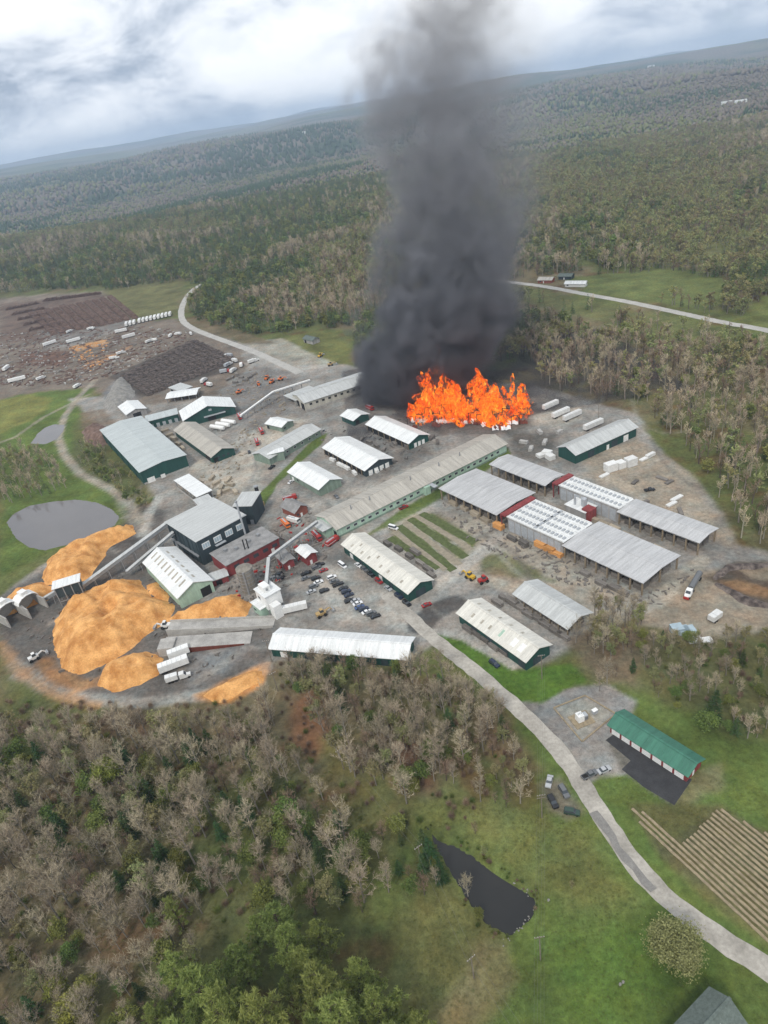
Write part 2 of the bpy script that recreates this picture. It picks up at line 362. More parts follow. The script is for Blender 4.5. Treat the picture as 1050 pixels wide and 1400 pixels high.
paint([(620, 700), (690, 720), (780, 770), (870, 820), (850, 842), (760, 830), (660, 790), (600, 770)], (0.30, 0.27, 0.225), 4, 4, 0.9, 15)
paint([(790, 620), (870, 600), (940, 650), (985, 705), (1000, 745), (940, 720), (860, 680), (800, 650)], (0.285, 0.245, 0.195), 4, 4, 0.95, 16)
paint([(880, 800), (960, 780), (1060, 770), (1060, 865), (960, 872), (870, 850)], (0.255, 0.215, 0.165), 4, 4, 0.9, 17)
paint([(690, 560), (740, 540), (810, 560), (770, 585), (730, 580), (700, 600)], DUSTY, 3, 4, 0.8, 18)
paint([(560, 520), (720, 525), (735, 560), (720, 595), (600, 595), (540, 570)], (0.075, 0.068, 0.062), 4, 6, 0.75, 19)
paint([(690, 590), (760, 595), (750, 640), (700, 620)], (0.085, 0.078, 0.070), 4, 5, 0.8, 20)
paint([(470, 600), (560, 600), (600, 615), (540, 650), (450, 620)], DARKG, 4, 4, 0.55, 21)
paint([(600, 862), (650, 872), (740, 905), (690, 920), (640, 903)], GRAV, 2, 2, 0.8, 22)
# grass plots in the middle
paint([(530, 716), (560, 700), (600, 700), (655, 740), (628, 785), (590, 775), (540, 745)], (0.235, 0.215, 0.165), 1.5, 1.5, 1, 23)
for a, b, c_, d_ in (((548, 722), (555, 716), (624, 778), (616, 783)), ((562, 712), (570, 706), (640, 757), (632, 766)), ((535, 738), (540, 732), (600, 772), (594, 778)), ((580, 706), (592, 702), (653, 738), (646, 748))):
    paint([a, b, c_, d_], (0.10, 0.125, 0.040), 0.9, 0.7, 1, 24)
paint([(660, 760), (690, 755), (760, 795), (700, 790), (660, 780)], (0.125, 0.130, 0.060), 2, 3, 0.9, 25)
paint([(638, 790), (670, 775), (720, 795), (700, 800), (660, 805)], BROWN, 2, 3, 0.6, 26)
paint([(345, 690), (358, 672), (430, 600), (448, 592), (440, 606), (380, 660), (362, 690)], GRASS, 1.2, 1.0, 1, 27)
paint([(480, 745), (560, 690), (694, 612), (700, 620), (590, 690), (500, 735)], GRASS, 1.2, 1.0, 0.9, 28)
paint([(596, 868), (632, 876), (700, 918), (780, 908), (800, 930), (740, 962), (690, 955), (640, 915)], LUSH, 1.5, 1.2, 1, 29)
# substation pad, barn apron, rough bank
paint([(705, 962), (760, 942), (830, 935), (870, 960), (850, 1005), (785, 1036), (760, 1015)], (0.200, 0.195, 0.190), 1.2, 1.0, 1, 30)
paint([(760, 968), (800, 955), (838, 975), (795, 1010)], (0.250, 0.240, 0.210), 0.8, 0.5, 0.8, 31)
paint([(775, 1032), (830, 1008), (880, 1040), (860, 1058), (820, 1062), (800, 1075), (790, 1065)], (0.230, 0.225, 0.215), 1, 0.8, 1, 32)
paint([(828, 1012), (848, 1003), (944, 1068), (922, 1102), (880, 1075), (848, 1052)], (0.14, 0.135, 0.12), 0.6, 0.3, 1, 33)
paint([(945, 1060), (985, 1045), (990, 1075), (935, 1110), (925, 1098)], (0.170, 0.160, 0.085), 2, 2, 0.9, 34)
paint([(740, 1075), (765, 1060), (800, 1110), (775, 1122), (750, 1110)], (0.190, 0.165, 0.130), 2, 1.5, 0.9, 35)
paint([(780, 870), (860, 850), (900, 880), (870, 940), (820, 930), (790, 905)], (0.150, 0.115, 0.080), 4, 4, 0.9, 36)
paint([(870, 880), (960, 875), (1060, 865), (1060, 1010), (980, 990), (900, 960)], (0.090, 0.095, 0.042), 6, 6, 0.9, 37)
paint([(860, 1100), (985, 1100), (1060, 1150), (1060, 1300), (985, 1250), (905, 1175)], (0.115, 0.115, 0.045), 1.5, 1, 1, 38)
paint([(862, 1104), (908, 1158), (982, 1104), (1075, 1150), (1075, 1310), (1040, 1275), (985, 1232), (905, 1172)], (0.092, 0.086, 0.042), .8, .4, .9, 58)
# soil berms
paint([(968, 790), (1000, 768), (1060, 765), (1060, 832), (1010, 820)], (0.075, 0.058, 0.045), 2, 2, 0.95, 39)
paint([(985, 795), (1010, 793), (1060, 808), (1060, 820), (1020, 812)], (0.200, 0.120, 0.065), 1.5, 1.5, 0.9, 40)
paint([(1002, 775), (1060, 770), (1060, 792), (1030, 790)], (0.240, 0.200, 0.150), 1.5, 1.5, 0.8, 41)
# log yard
paint([(-80, 440), (0, 408), (60, 402), (140, 398), (185, 440), (240, 436), (262, 452), (330, 470), (340, 500), (300, 540), (160, 560), (130, 530), (60, 535), (0, 545), (-80, 570)], (0.170, 0.142, 0.118), 5, 6)
paint([(0, 415), (140, 402), (178, 440), (110, 462), (0, 470)], (0.120, 0.086, 0.070), 6, 8, 0.9, 43)
paint([(60, 455), (130, 448), (180, 436), (180, 446), (110, 470), (60, 480)], (0.200, 0.190, 0.180), 4, 5, 0.8, 44)
paint([(95, 474), (150, 462), (148, 470), (100, 482)], (0.42, 0.24, 0.11), 3, 3, 0.8, 45)
paint([(110, 500), (165, 478), (185, 470), (160, 488), (115, 508)], (0.30, 0.17, 0.09), 3, 3, 0.8, 46)
paint([(30, 480), (100, 480), (90, 500), (25, 500)], (0.12, 0.065, 0.048), 5, 5, 0.8, 47)
paint([(140, 540), (165, 512), (180, 530), (190, 545), (160, 560)], (0.185, 0.185, 0.190), 3, 3, 0.9, 48)
paint([(150, 515), (250, 470), (300, 480), (325, 505), (250, 525), (190, 545), (165, 530)], (0.062, 0.054, 0.050), 3, 3, 0.8, 49)
paint([(300, 535), (350, 500), (400, 510), (420, 540), (350, 590), (300, 560)], (0.185, 0.175, 0.168), 4, 5, 0.9, 50)
paint([(110, 565), (140, 560), (165, 585), (150, 610), (118, 600)], BROWN, 3, 4, 0.8, 51)
paint([(330, 470), (385, 462), (420, 480), (470, 500), (400, 508), (350, 488)], GRAV, 3, 3, 0.7, 52)
paint([(268, 440), (330, 452), (380, 470), (340, 470), (290, 458)], (0.145, 0.115, 0.075), 3, 3, 0.8, 53)
# chip yard
paint([(0, 815), (60, 780), (120, 750), (200, 715), (230, 750), (300, 850), (380, 850), (372, 905), (300, 945), (180, 958), (90, 948), (30, 920), (0, 880)], (0.120, 0.110, 0.102), 3, 3, 0.95, 54)
stroke([(20, 905), (60, 940), (120, 957), (190, 962), (280, 950), (360, 915)], 6, (0.270, 0.260, 0.240), 1.5, 0.9)
stroke([(0, 880), (25, 915), (70, 948), (130, 966)], 5, (0.36, 0.19, 0.075), 1.5, 0.6, 2)
paint([(265, 950), (320, 925), (366, 908), (362, 935), (310, 962)], CHIP, 2, 2, 0.95, 55)
stroke([(60, 905), (75, 925), (110, 938), (160, 925), (230, 890)], 7, (0.42, 0.21, 0.075), 2, 0.6, 2)
paint([(190, 690), (220, 690), (235, 730), (150, 800), (95, 815), (110, 780)], (0.085, 0.078, 0.074), 3, 3, 0.8, 56)
paint([(255, 890), (330, 880), (352, 885), (300, 930), (258, 938)], (0.19, 0.19, 0.19), 3, 3, 0.9, 57)
# tracks
for ln, wd, cc, aa in (
    ([(195, 730), (205, 700), (220, 678), (262, 660)], 7, GRAV, 1), ([(130, 520), (105, 545), (88, 570), (80, 600), (88, 622), (110, 648), (150, 668), (178, 690), (192, 715)], 6, (0.26, 0.235, 0.195), 1),
    ([(120, 540), (60, 570), (20, 598), (-20, 612)], 4, (0.22, 0.20, 0.15), 0.8), ([(560, 835), (600, 800), (650, 762), (690, 725)], 7, GRAV, 1),
    ([(480, 745), (530, 715), (590, 690), (615, 676)], 5, GRAV, 0.9), ([(575, 855), (595, 835), (620, 825)], 11, (0.085, 0.082, 0.080), 1), ([(560, 835), (588, 812), (585, 795)], 6, GRAV2, 0.8),
    ([(345, 600), (350, 640), (335, 680)], 3, GRAV2, 0.8), ([(650, 790), (720, 808), (800, 838), (850, 842), (900, 822), (930, 790), (960, 765)], 7, (0.35, 0.32, 0.27), 0.8),
    ([(360, 800), (420, 780), (470, 800)], 5, DARKG, 0.5), ([(270, 620), (300, 640), (330, 610), (345, 570)], 6, (0.25, 0.24, 0.23), 0.6)):
    stroke(ln, wd, cc, 1.2, aa)
# wheel tracks criss-crossing the yard
_tr = random.Random(3)
for _k in range(150):
    _x, _y = _tr.uniform(100, 980), _tr.uniform(560, 930)
    if not pip(np.array([_x, _y]), SITE): continue
    _a = _tr.choice((-.45, .55, -.5, .6)) + _tr.gauss(0, .25); _l = _tr.uniform(20, 70); _c = _tr.uniform(-.012, .012)
    _p = [(_x + math.cos(_a + _c * s_) * s_, _y + math.sin(_a + _c * s_) * s_) for s_ in np.linspace(-_l, _l, 6)]
    stroke(_p, _tr.uniform(1.2, 4.0), _tr.choice(((.37, .35, .32), (.14, .13, .12), (.30, .28, .25), (.17, .16, .15))), 1.3, _tr.uniform(.25, .55), .6)
paint([(596, 868), (632, 876), (700, 918), (780, 908), (800, 930), (740, 962), (690, 955), (640, 915)], LUSH, .8, .8, 1, 29)
paint([(345, 690), (358, 672), (430, 600), (448, 592), (440, 606), (380, 660), (362, 690)], GRASS, 1.0, .8, 1, 27)
paint([(480, 745), (560, 690), (694, 612), (700, 620), (590, 690), (500, 735)], GRASS, 1.0, .8, .9, 28)
me = bpy.data.meshes.new('ground')
ny, nx = GX.shape
idx = np.arange(nx * ny).reshape(ny, nx)
quads = np.stack([idx[:-1, :-1], idx[:-1, 1:], idx[1:, 1:], idx[1:, :-1]], -1).reshape(-1, 4)
me.vertices.add(nx * ny); me.vertices.foreach_set('co', np.stack([GX, GYY, GZ], -1).astype(np.float32).ravel())
me.loops.add(quads.size); me.loops.foreach_set('vertex_index', quads.astype(np.int32).ravel())
me.polygons.add(len(quads)); me.polygons.foreach_set('loop_start', np.arange(0, quads.size, 4, dtype=np.int32)); me.polygons.foreach_set('loop_total', np.full(len(quads), 4, np.int32))
me.polygons.foreach_set('use_smooth', np.ones(len(quads), bool)); me.update(calc_edges=True)
ca = me.color_attributes.new('soil', 'FLOAT_COLOR', 'POINT')
ca.data.foreach_set('color', np.concatenate([COL, np.ones(COL.shape[:2] + (1,))], -1).astype(np.float32).ravel())
m = bpy.data.materials.new('soil'); m.use_nodes = True; t = m.node_tree; p = t.nodes['Principled BSDF']
at = N(t, 'ShaderNodeVertexColor', layer_name='soil'); g = N(t, 'ShaderNodeNewGeometry')
pos = g.outputs['Position']
na = noise(t, pos, 0.045, 6, 0.62); nb = noise(t, pos, 0.5, 6, 0.7); nc = noise(t, pos, 2.4, 4, 0.7); nd = noise(t, pos, 0.006, 6, 0.65)
c = mixc(t, 1.0, at.outputs[0], ramp(t, na, [(0.3, 0.64), (0.7, 1.36)]), 'MULTIPLY')
c = mixc(t, 1.0, c, ramp(t, nb, [(0.3, 0.66), (0.7, 1.36)]), 'MULTIPLY')
c = mixc(t, 1.0, c, ramp(t, nc, [(0.3, 0.80), (0.7, 1.22)]), 'MULTIPLY')
c = mixc(t, 1.0, c, ramp(t, nd, [(0.3, 0.80), (0.7, 1.15)]), 'MULTIPLY')
hue = ramp(t, noise(t, pos, 0.11, 4, 0.6), [(0.3, (1.10, 0.98, 0.88)), (0.7, (0.93, 1.03, 1.05))])
c = mixc(t, 1.0, c, hue, 'MULTIPLY')
t.links.new(c, p.inputs['Base Color']); p.inputs['Roughness'].default_value = 0.95; p.inputs['Specular IOR Level'].default_value = 0.1
b = N(t, 'ShaderNodeBump'); b.inputs['Strength'].default_value = 0.7; b.inputs['Distance'].default_value = 0.5
t.links.new(nb, b.inputs['Height']); t.links.new(b.outputs[0], p.inputs['Normal'])
me.materials.append(m)
tag(link('ground', me), 'open ground of grass, gravel yard and forest floor reaching the hills', kind='structure')

# water
def water(name, P, label, z, rough, murk=((0.13, 0.125, 0.125), (0.17, 0.16, 0.16))):
    mb = MB(); mb.poly([(x, y, z) for x, y in P])
    m = bpy.data.materials.new(name + '_surface'); m.use_nodes = True; t = m.node_tree; p = t.nodes['Principled BSDF']
    p.inputs['Roughness'].default_value = rough; p.inputs['IOR'].default_value = 1.36
    b = N(t, 'ShaderNodeBump'); b.inputs['Strength'].default_value = 0.12; b.inputs['Distance'].default_value = 0.1
    g = N(t, 'ShaderNodeNewGeometry'); t.links.new(noise(t, g.outputs['Position'], 0.6, 3), b.inputs['Height']); t.links.new(b.outputs[0], p.inputs['Normal'])
    t.links.new(mixc(t, noise(t, g.outputs['Position'], 0.05, 4), murk[0], murk[1]), p.inputs['Base Color'])
    o = mb.build(name, m); tag(o, label, kind='structure')
def grow(P, k):
    c = np.mean(np.array(P), 0); return [tuple(c + (np.array(p) - c) * k) for p in P]
def curvy(P, n=4):
    P = [np.array(p) for p in P]; out = []; L = len(P)
    for i in range(L):
        a, b, c, d = P[i - 1], P[i], P[(i + 1) % L], P[(i + 2) % L]
        for j in range(n):
            s = j / n; out.append(tuple(0.5 * ((2 * b) + (-a + c) * s + (2 * a - 5 * b + 4 * c - d) * s * s + (-a + 3 * b - 3 * c + d) * s ** 3)))
    return out
water('pond', curvy(grow(PONDS[0], 1.01)), 'large grey pond on the meadow beside the orange woodchip piles', -0.12, 0.06)
water('pond', curvy(grow(PONDS[1], 1.01)), 'small pale pond beside the curving farm track', -0.12, 0.06)
water('pond', curvy(grow(PONDS[2], 1.02)), 'narrow dark pond in the grass beside the road', -0.12, 0.04, ((0.014, 0.015, 0.015), (0.032, 0.030, 0.027)))

# roads
def ribbon(name, line, width, z, m, label, kind='structure', wob=0.35):
    P = [Vector(G(*p)) if len(p) == 2 else Vector(p) for p in line]; pts = []
    for i in range(len(P) - 1):
        a, b, c, d = P[max(i - 1, 0)], P[i], P[i + 1], P[min(i + 2, len(P) - 1)]
        n = max(2, int((c - b).length / 3))
        for j in range(n):
            s = j / n; pts.append(0.5 * ((2 * b) + (-a + c) * s + (2 * a - 5 * b + 4 * c - d) * s * s + (-a + 3 * b - 3 * c + d) * s ** 3))
    pts.append(P[-1]); v = []; f = []
    for i, q in enumerate(pts):
        d = (pts[min(i + 1, len(pts) - 1)] - pts[max(i - 1, 0)]).normalized(); nrm = Vector((-d.y, d.x, 0))
        e = [rng.uniform(-wob, wob) for _ in range(2)]
        zg = z + (float(terrain(np.array(q.x), np.array(q.y))))
        for s in (-1, -0.5, 0.5, 1):
            v.append(tuple(q + nrm * (width / 2 * s + (e[0 if s < 0 else 1] if abs(s) == 1 else 0)) + Vector((0, 0, zg + (0.05 if abs(s) < 1 else 0)))))
        if i:
            for k in range(3): a = 4 * (i - 1) + k; f.append((a, a + 4, a + 5, a + 1))
    me = bpy.data.meshes.new(name); me.from_pydata(v, [], f); me.materials.append(m); me.update()
    return tag(link(name, me), label, kind=kind)
mat('road_surface', (0.33, 0.305, 0.265), 0.9, 0.16, 0.10, col2=(0.44, 0.41, 0.36))
mat('road_patch', (0.215, 0.205, 0.19), 0.9, 0.15, 0.3)
mat('road_pale', (0.40, 0.385, 0.355), 0.9, 0.10, 0.1)
MAIN_ROAD = [(1130, 1385), (1050, 1326), (1000, 1294), (955, 1262), (905, 1222), (868, 1182), (838, 1140), (808, 1092), (780, 1048), (748, 1008), (715, 975), (680, 944), (648, 917), (612, 888), (580, 862), (556, 838), (528, 812)]
FAR_ROAD = [(1160, 480), (1050, 452), (990, 441), (930, 428), (860, 413), (800, 402), (740, 391), (690, 385), (640, 379), (590, 373)]
LEFT_ROAD = [(276, 388), (264, 396), (254, 408), (248, 424), (250, 438), (262, 448), (285, 458), (318, 470), (350, 482), (385, 498), (410, 510)]
ribbon('road', MAIN_ROAD, 5.9, 0.03, MATS['road_surface'], 'worn pale grey road running past the red barn into the mill yard')
ribbon('road', FAR_ROAD, 8.5, 0.03, MATS['road_pale'], 'straight pale highway crossing the woods behind the fire')
ribbon('road', LEFT_ROAD, 8.0, 0.03, MATS['road_pale'], 'pale gravel haul road bending between the woods and the log yard')
ribbon('road_patch', [(812, 1110), (835, 1145), (868, 1188), (893, 1218)], 2.2, 0.11, MATS['road_patch'], 'dark resurfaced strip along one lane of the worn road', wob=0.6)
mat('mown_grass', (0.085, 0.105, 0.038), 0.95, 0.25, 0.5)
mat('tilled_strip', (0.27, 0.235, 0.175), 0.95, 0.18, 0.5)
for a_, b_, w_, mm, lb_ in (((545, 719), (620, 780), 4.6, 'mown_grass', 'green strip'), ((560, 709), (637, 762), 4.2, 'mown_grass', 'green strip'), ((576, 702), (650, 742), 4.6, 'mown_grass', 'green strip'), ((533, 735), (600, 777), 4.0, 'mown_grass', 'green strip'), ((553, 714), (629, 772), 3.2, 'tilled_strip', 'bare tan strip'), ((569, 705), (645, 752), 3.2, 'tilled_strip', 'bare tan strip'), ((539, 727), (610, 779), 3.4, 'tilled_strip', 'bare tan strip')):
    ribbon('plot_strip', [a_, ((a_[0] + b_[0]) / 2, (a_[1] + b_[1]) / 2), b_], w_, 0.02, MATS[mm], lb_ + ' of the striped plots in the middle of the yard', wob=0.3)
mat('asphalt', (0.042, 0.042, 0.044), 0.9, 0.18, 0.3)
tag(MB().poly([(*p_, .05) for p_ in W2([(828, 1012), (843, 1001), (946, 1066), (922, 1101), (880, 1076), (850, 1052), (862, 1040)])]).build('asphalt_apron', MATS['asphalt']), 'black asphalt apron in front of the red barn doors', kind='structure')
ROADS_W = [W2(l) for l in (MAIN_ROAD, FAR_ROAD, LEFT_ROAD)]

# ------------------------------------------------------------------ buildings
FOOT = []          # building footprints, kept clear of trees and clutter
class Bld:
    """frame: origin under eave corner A, x runs A->B along the near eave, y runs away from it; photo points lie at eave height"""
    def __init__(s, name, label, A, B, Cc=None, W=None, eave=5.0, cat='building', group=None):
        a = G(*A, eave); b = G(*B, eave); d = b - a; s.L = d.length; s.rz = math.atan2(d.y, d.x)
        n = Vector((-d.y, d.x, 0)).normalized()
        s.W = W if W else abs((G(*Cc, eave) - a).dot(n)); s.H = eave
        s.root = link(name, None, None, (a.x, a.y, 0), s.rz); tag(s.root, label, cat, group)
        s.o = a; s.dx = d.normalized(); s.n = n
        FOOT.append([tuple((a + s.dx * x + n * y)[:2]) for x, y in ((0, 0), (s.L, 0), (s.L, s.W), (0, s.W))])
    def w(s, x, y, z=0):
        return Vector((s.o.x, s.o.y, 0)) + s.dx * x + s.n * y + Vector((0, 0, z))
    def walls(s, m, rise=0.0, ridge='x', h=None, z0=0.0, inset=0.25, rp=0.5):
        L, W, H = s.L, s.W, h or s.H; i = inset; mb = MB()
        q = [(i, i), (L - i, i), (L - i, W - i), (i, W - i)]
        mb.hexa([(x, y, z0 - 0.3) for x, y in q], [(x, y, H) for x, y in q])
        if rise:
            if ridge == 'x':
                for x in (i, L - i - 0.2): mb.hexa([(x, i, H), (x + 0.2, i, H), (x + 0.2, W - i, H), (x, W - i, H)], [(x, W * rp - .05, H + rise * (1 - 2 * i / W)), (x + 0.2, W * rp - .05, H + rise * (1 - 2 * i / W)), (x + 0.2, W * rp + .05, H + rise * (1 - 2 * i / W)), (x, W * rp + .05, H + rise * (1 - 2 * i / W))])
            else:
                for y in (i, W - i - 0.2): mb.hexa([(i, y, H), (L - i, y, H), (L - i, y + 0.2, H), (i, y + 0.2, H)], [(L / 2 - .05, y, H + rise * (1 - 2 * i / L)), (L / 2 + .05, y, H + rise * (1 - 2 * i / L)), (L / 2 + .05, y + .2, H + rise * (1 - 2 * i / L)), (L / 2 - .05, y + .2, H + rise * (1 - 2 * i / L))])
        s.wall = mb.build('wall', m, s.root); return s
    def roof(s, m, rise=0.0, ridge='x', over=0.7, th=0.22, cap=None, seam=True):
        L, W, H = s.L, s.W, s.H; o = over
        if rise == 0:
            r = MB().box(-o, L + o, -o, W + o, H + .02, H + th + 0.1).build('roof', m, s.root); s.rf = r; return s
        half = W / 2 if ridge == 'x' else L / 2; sl = rise / half; e = H - sl * o + .05
        mb = MB()
        if ridge == 'x':
            for y0, y1 in ((-o, W / 2), (W + o, W / 2)):
                b = [(-o, y0, e), (L + o, y0, e), (L + o, y1, H + rise + .05), (-o, y1, H + rise + .05)]
                if y0 > y1: b = b[::-1]
                mb.hexa(b, [(x, y, z + th) for x, y, z in b])
            cp = MB().box(-o - .05, L + o + .05, W / 2 - .35, W / 2 + .35, H + rise + th, H + rise + th + .14)
        else:
            for x0, x1 in ((-o, L / 2), (L + o, L / 2)):
                b = [(x0, W + o, e), (x0, -o, e), (x1, -o, H + rise + .05), (x1, W + o, H + rise + .05)]
                if x0 > x1: b = b[::-1]
                mb.hexa(b, [(x, y, z + th) for x, y, z in b])
            cp = MB().box(L / 2 - .35, L / 2 + .35, -o - .05, W + o + .05, H + rise + th, H + rise + th + .14)
        s.rf = mb.build('roof', m, s.root); s.rise = rise; s.sl = sl; s.th = th
        cp.build('ridge_cap', cap or m, s.rf)
        if seam:     # raised sheet laps about every three metres down both slopes
            sm = MB(); k = max(2, int((L if ridge == 'x' else W) / 3.0))
            for i in range(1, k):
                for sd in (0, 1):
                    if ridge == 'x':
                        x = L * i / k; y0, y1 = (-o, W / 2 - .4) if not sd else (W / 2 + .4, W + o)
                        za, zb = (e + th, H + rise - sl * .4 + th + .05) if not sd else (H + rise - sl * .4 + th + .05, e + th)
                        sm.hexa([(x - .05, y0, za - .02), (x + .05, y0, za - .02), (x + .05, y1, zb - .02), (x - .05, y1, zb - .02)], [(x - .05, y0, za + .07), (x + .05, y0, za + .07), (x + .05, y1, zb + .07), (x - .05, y1, zb + .07)])
            if sm.v: tag(sm.build('seam', m, s.rf), kind='stuff')
        return s
    def zroof(s, y):      # top of the near/far slope over local y (ridge along x)
        half = s.W / 2; return s.H + s.rise - abs(y - half) * s.sl + s.th + .05
    def patch(s, name, m, x0, x1, y0, y1, up=0.06):    # sheet lying on a roof slope
        z0, z1 = s.zroof(y0), s.zroof(y1)
        b = [(x0, y0, z0 - .03), (x1, y0, z0 - .03), (x1, y1, z1 - .03), (x0, y1, z1 - .03)]
        return MB().hexa(b, [(x, y, z + up + .03) for x, y, z in b]).build(name, m, s.rf)
    def near(s, name, m, x0, x1, z0, z1, proud=0.06):    # on the wall under the near eave
        return MB().box(x0, x1, 0.25 - proud, 0.3, z0, z1).build(name, m, s.root)
    def far(s, name, m, x0, x1, z0, z1, proud=0.06):
        return MB().box(x0, x1, s.W - .3, s.W - .25 + proud, z0, z1).build(name, m, s.root)
    def endB(s, name, m, y0, y1, z0, z1, proud=0.06):
        return MB().box(s.L - .3, s.L - .25 + proud, y0, y1, z0, z1).build(name, m, s.root)
    def endA(s, name, m, y0, y1, z0, z1, proud=0.06):
        return MB().box(.25 - proud, .3, y0, y1, z0, z1).build(name, m, s.root)
    def glazed(s, side, x0, x1, z0, z1):
        f = getattr(s, side)('window', MATS['white_paint'], x0 - .15, x1 + .15, z0 - .15, z1 + .15, 0.05)
        g = getattr(s, side)('pane', MATS['window_glass'], x0, x1, z0, z1, 0.09); g.parent = f; return f
    def posts(s, nx, ny, m, h=None, r=0.22, name='post'):
        me = MB().box(-r, r, -r, r, -0.2, (h or s.H) - .02).mesh(name, m)
        for i in range(nx):
            for j in range(ny):
                link(name, me, s.root, (0.5 + (s.L - 1) * i / max(nx - 1, 1), 0.5 + (s.W - 1) * j / max(ny - 1, 1), 0))
MT = MATS
# --- big green warehouse on the meadow side
b = Bld('warehouse', 'big dark green warehouse with broad blue-grey metal roof beside the farm track', (137, 588), (191, 646), (252, 620), eave=9.5)
b.walls(MT['wall_green'], 1.6).roof(MT['roof_blue_grey'], 1.6, over=0.5)
b.endB('base_band', MT['concrete'], 0.4, b.W - .4, 0, 1.3, .10); b.endB('door', MT['white_paint'], 3, 8, 0, 3.6, .14); b.endB('door', MT['white_paint'], 12, 15, 0, 2.6, .14)
for i in range(6): b.near('buttress', MT['wall_green'], 6 + i * b.L / 6.4, 6.5 + i * b.L / 6.4, 0, 9.2, .35)
# --- low green link shed
b = Bld('link_shed', 'low dark green shed with pale grey roof behind the big green warehouse', (200, 577), (243, 566), W=14, eave=6, cat='shed')
b.walls(MT['wall_green'], 0).roof(MT['roof_blue_grey'], 0, over=.4)
for i in range(5): b.near('door', MT['pale_steel'], 2 + i * b.L / 5.2, 4.5 + i * b.L / 5.2, 0, 3, .1)
# --- white gabled mill building
b = Bld('gabled_mill', 'white-roofed green mill building with a wide gable front beside three white tanks', (251, 575), (321, 556), W=24, eave=6)
b.walls(MT['wall_green'], 6.5, 'y').roof(MT['roof_white'], 6.5, 'y', over=.9)
b.near('canopy', MT['pale_steel'], b.L * .38, b.L * .8, 4.2, 4.7, 2.0); b.near('door', MT['dark_opening'], b.L * .45, b.L * .6, 0, 4); b.near('vent', MT['pale_steel'], b.L * .5, b.L * .56, 8, 9.5, .2)
b.near('window', MT['window_glass'], b.L * .7, b.L * .9, 5.2, 6.2)
# --- tan gable
b = Bld('planer_shed', 'tan-roofed green gable building across the yard from the big green warehouse', (238, 588), (289, 625), (321, 613), eave=5.2)
b.walls(MT['wall_green'], 3.2).roof(MT['roof_tan'], 3.2)
for i in range(3): b.endB('window', MT['window_glass'], b.W * (.25 + .2 * i), b.W * (.35 + .2 * i), 2.2, 3.6)
b.endB('door', MT['dark_opening'], 1.2, 4.2, 0, 3.6); b.near('door', MT['dark_opening'], b.L * .82, b.L * .93, 0, 3.8)
# --- long grey building by the smoke
b = Bld('sawmill_shed', 'long pale grey sawmill building reaching into the black smoke', (416, 551), (512, 520), W=26, eave=7)
b.walls(MT['wall_cream'], 2.4).roof(MT['roof_pale'], 2.4, over=.6)
for i in range(11): b.near('bay_opening', MT['dark_opening'], 4 + i * b.L / 11.5, 6.2 + i * b.L / 11.5, 3.8, 5.4)
b.near('base_band', MT['concrete'], .5, b.L - .5, 0, 1.2, .12); b.endA('door', MT['dark_opening'], 2, 9, 0, 5, .08); b.endA('door', MT['dark_opening'], 13, 18, 0, 4.5, .08)
for i in range(3): b.patch('skylight', MT['skylight'], b.L * (.3 + .17 * i), b.L * (.3 + .17 * i) + 6, b.W * .56, b.W * .6)
b = Bld('outfeed_roof', 'low grey outfeed roof butted against the long sawmill building', (388, 541), (404, 548), W=24, eave=5, cat='shed')
b.roof(MT['roof_pale'], 0, over=.3); b.posts(2, 4, MT['steel'])
# --- pale green mill with annexes
b = Bld('sorting_mill', 'pale grey-roofed sage building with grass bank along its wall', (368, 627), (438, 587), W=17, eave=5)
b.walls(MT['wall_sage'], 2.4).roof(MT['roof_pale'], 2.4)
for i in range(7): b.glazed('near', 8 + i * 7, 10 + i * 7, 2, 3.4)
b2 = Bld('loading_box', 'little white-topped annex at the corner of the sage building', (366, 622), (388, 617), W=6, eave=6.2, cat='shed')
b2.walls(MT['wall_sage']).roof(MT['roof_white'], 0, over=.3); b2.near('door', MT['white_paint'], 1, 3.4, 0, 3)
b = Bld('pump_house', 'small white-roofed sage hut between the conveyor pipe and the sage building', (363, 579), (385, 584), (396, 574), eave=4, cat='hut')
b.walls(MT['wall_sage'], 1.8).roof(MT['roof_white'], 1.8); b.near('door', MT['dark_opening'], 1, 3, 0, 2.6); b.endB('window', MT['window_glass'], 2, 4, 1.4, 2.6)
# --- sage gable
b = Bld('gable_store', 'sage green gabled store with white roof beside the small red house', (394, 645), (436, 669), (467, 655), eave=5)
b.walls(MT['wall_sage'], 3.0).roof(MT['roof_white'], 3.0)
b.endB('door', MT['wall_sage'], b.W * .3, b.W * .7, 0, 3.8, .14); b.near('door', MT['white_paint'], 3, 5.4, 0, 2.6); b.near('window', MT['window_glass'], 9, 11, 1.6, 2.8)
# --- white open-fronted store
b = Bld('open_store', 'white double-roofed open-fronted store with white bundles in its gable', (442, 612), (499, 643), (534, 625), eave=4.8, cat='shed')
b.walls(MT['wall_slate'], 3.2, inset=.25).roof(MT['roof_white'], 3.2, over=.8)
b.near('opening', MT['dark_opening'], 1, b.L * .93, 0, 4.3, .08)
pm = MB().box(-.2, .2, -.2, .2, 0, 4.5).mesh('post', MT['timber_post'])
for i in range(9): link('post', pm, b.root, (1 + (b.L * .92 - 1) * i / 8, -.3, 0))
b.patch('lean_to_sheet', MT['roof_white'], -.6, b.L * .45, -.4, b.W * .2, .35)
for i in range(4): b.endB('door', MT['white_paint'], b.W * (.12 + .2 * i), b.W * (.26 + .2 * i), 0, 3.2, .12)
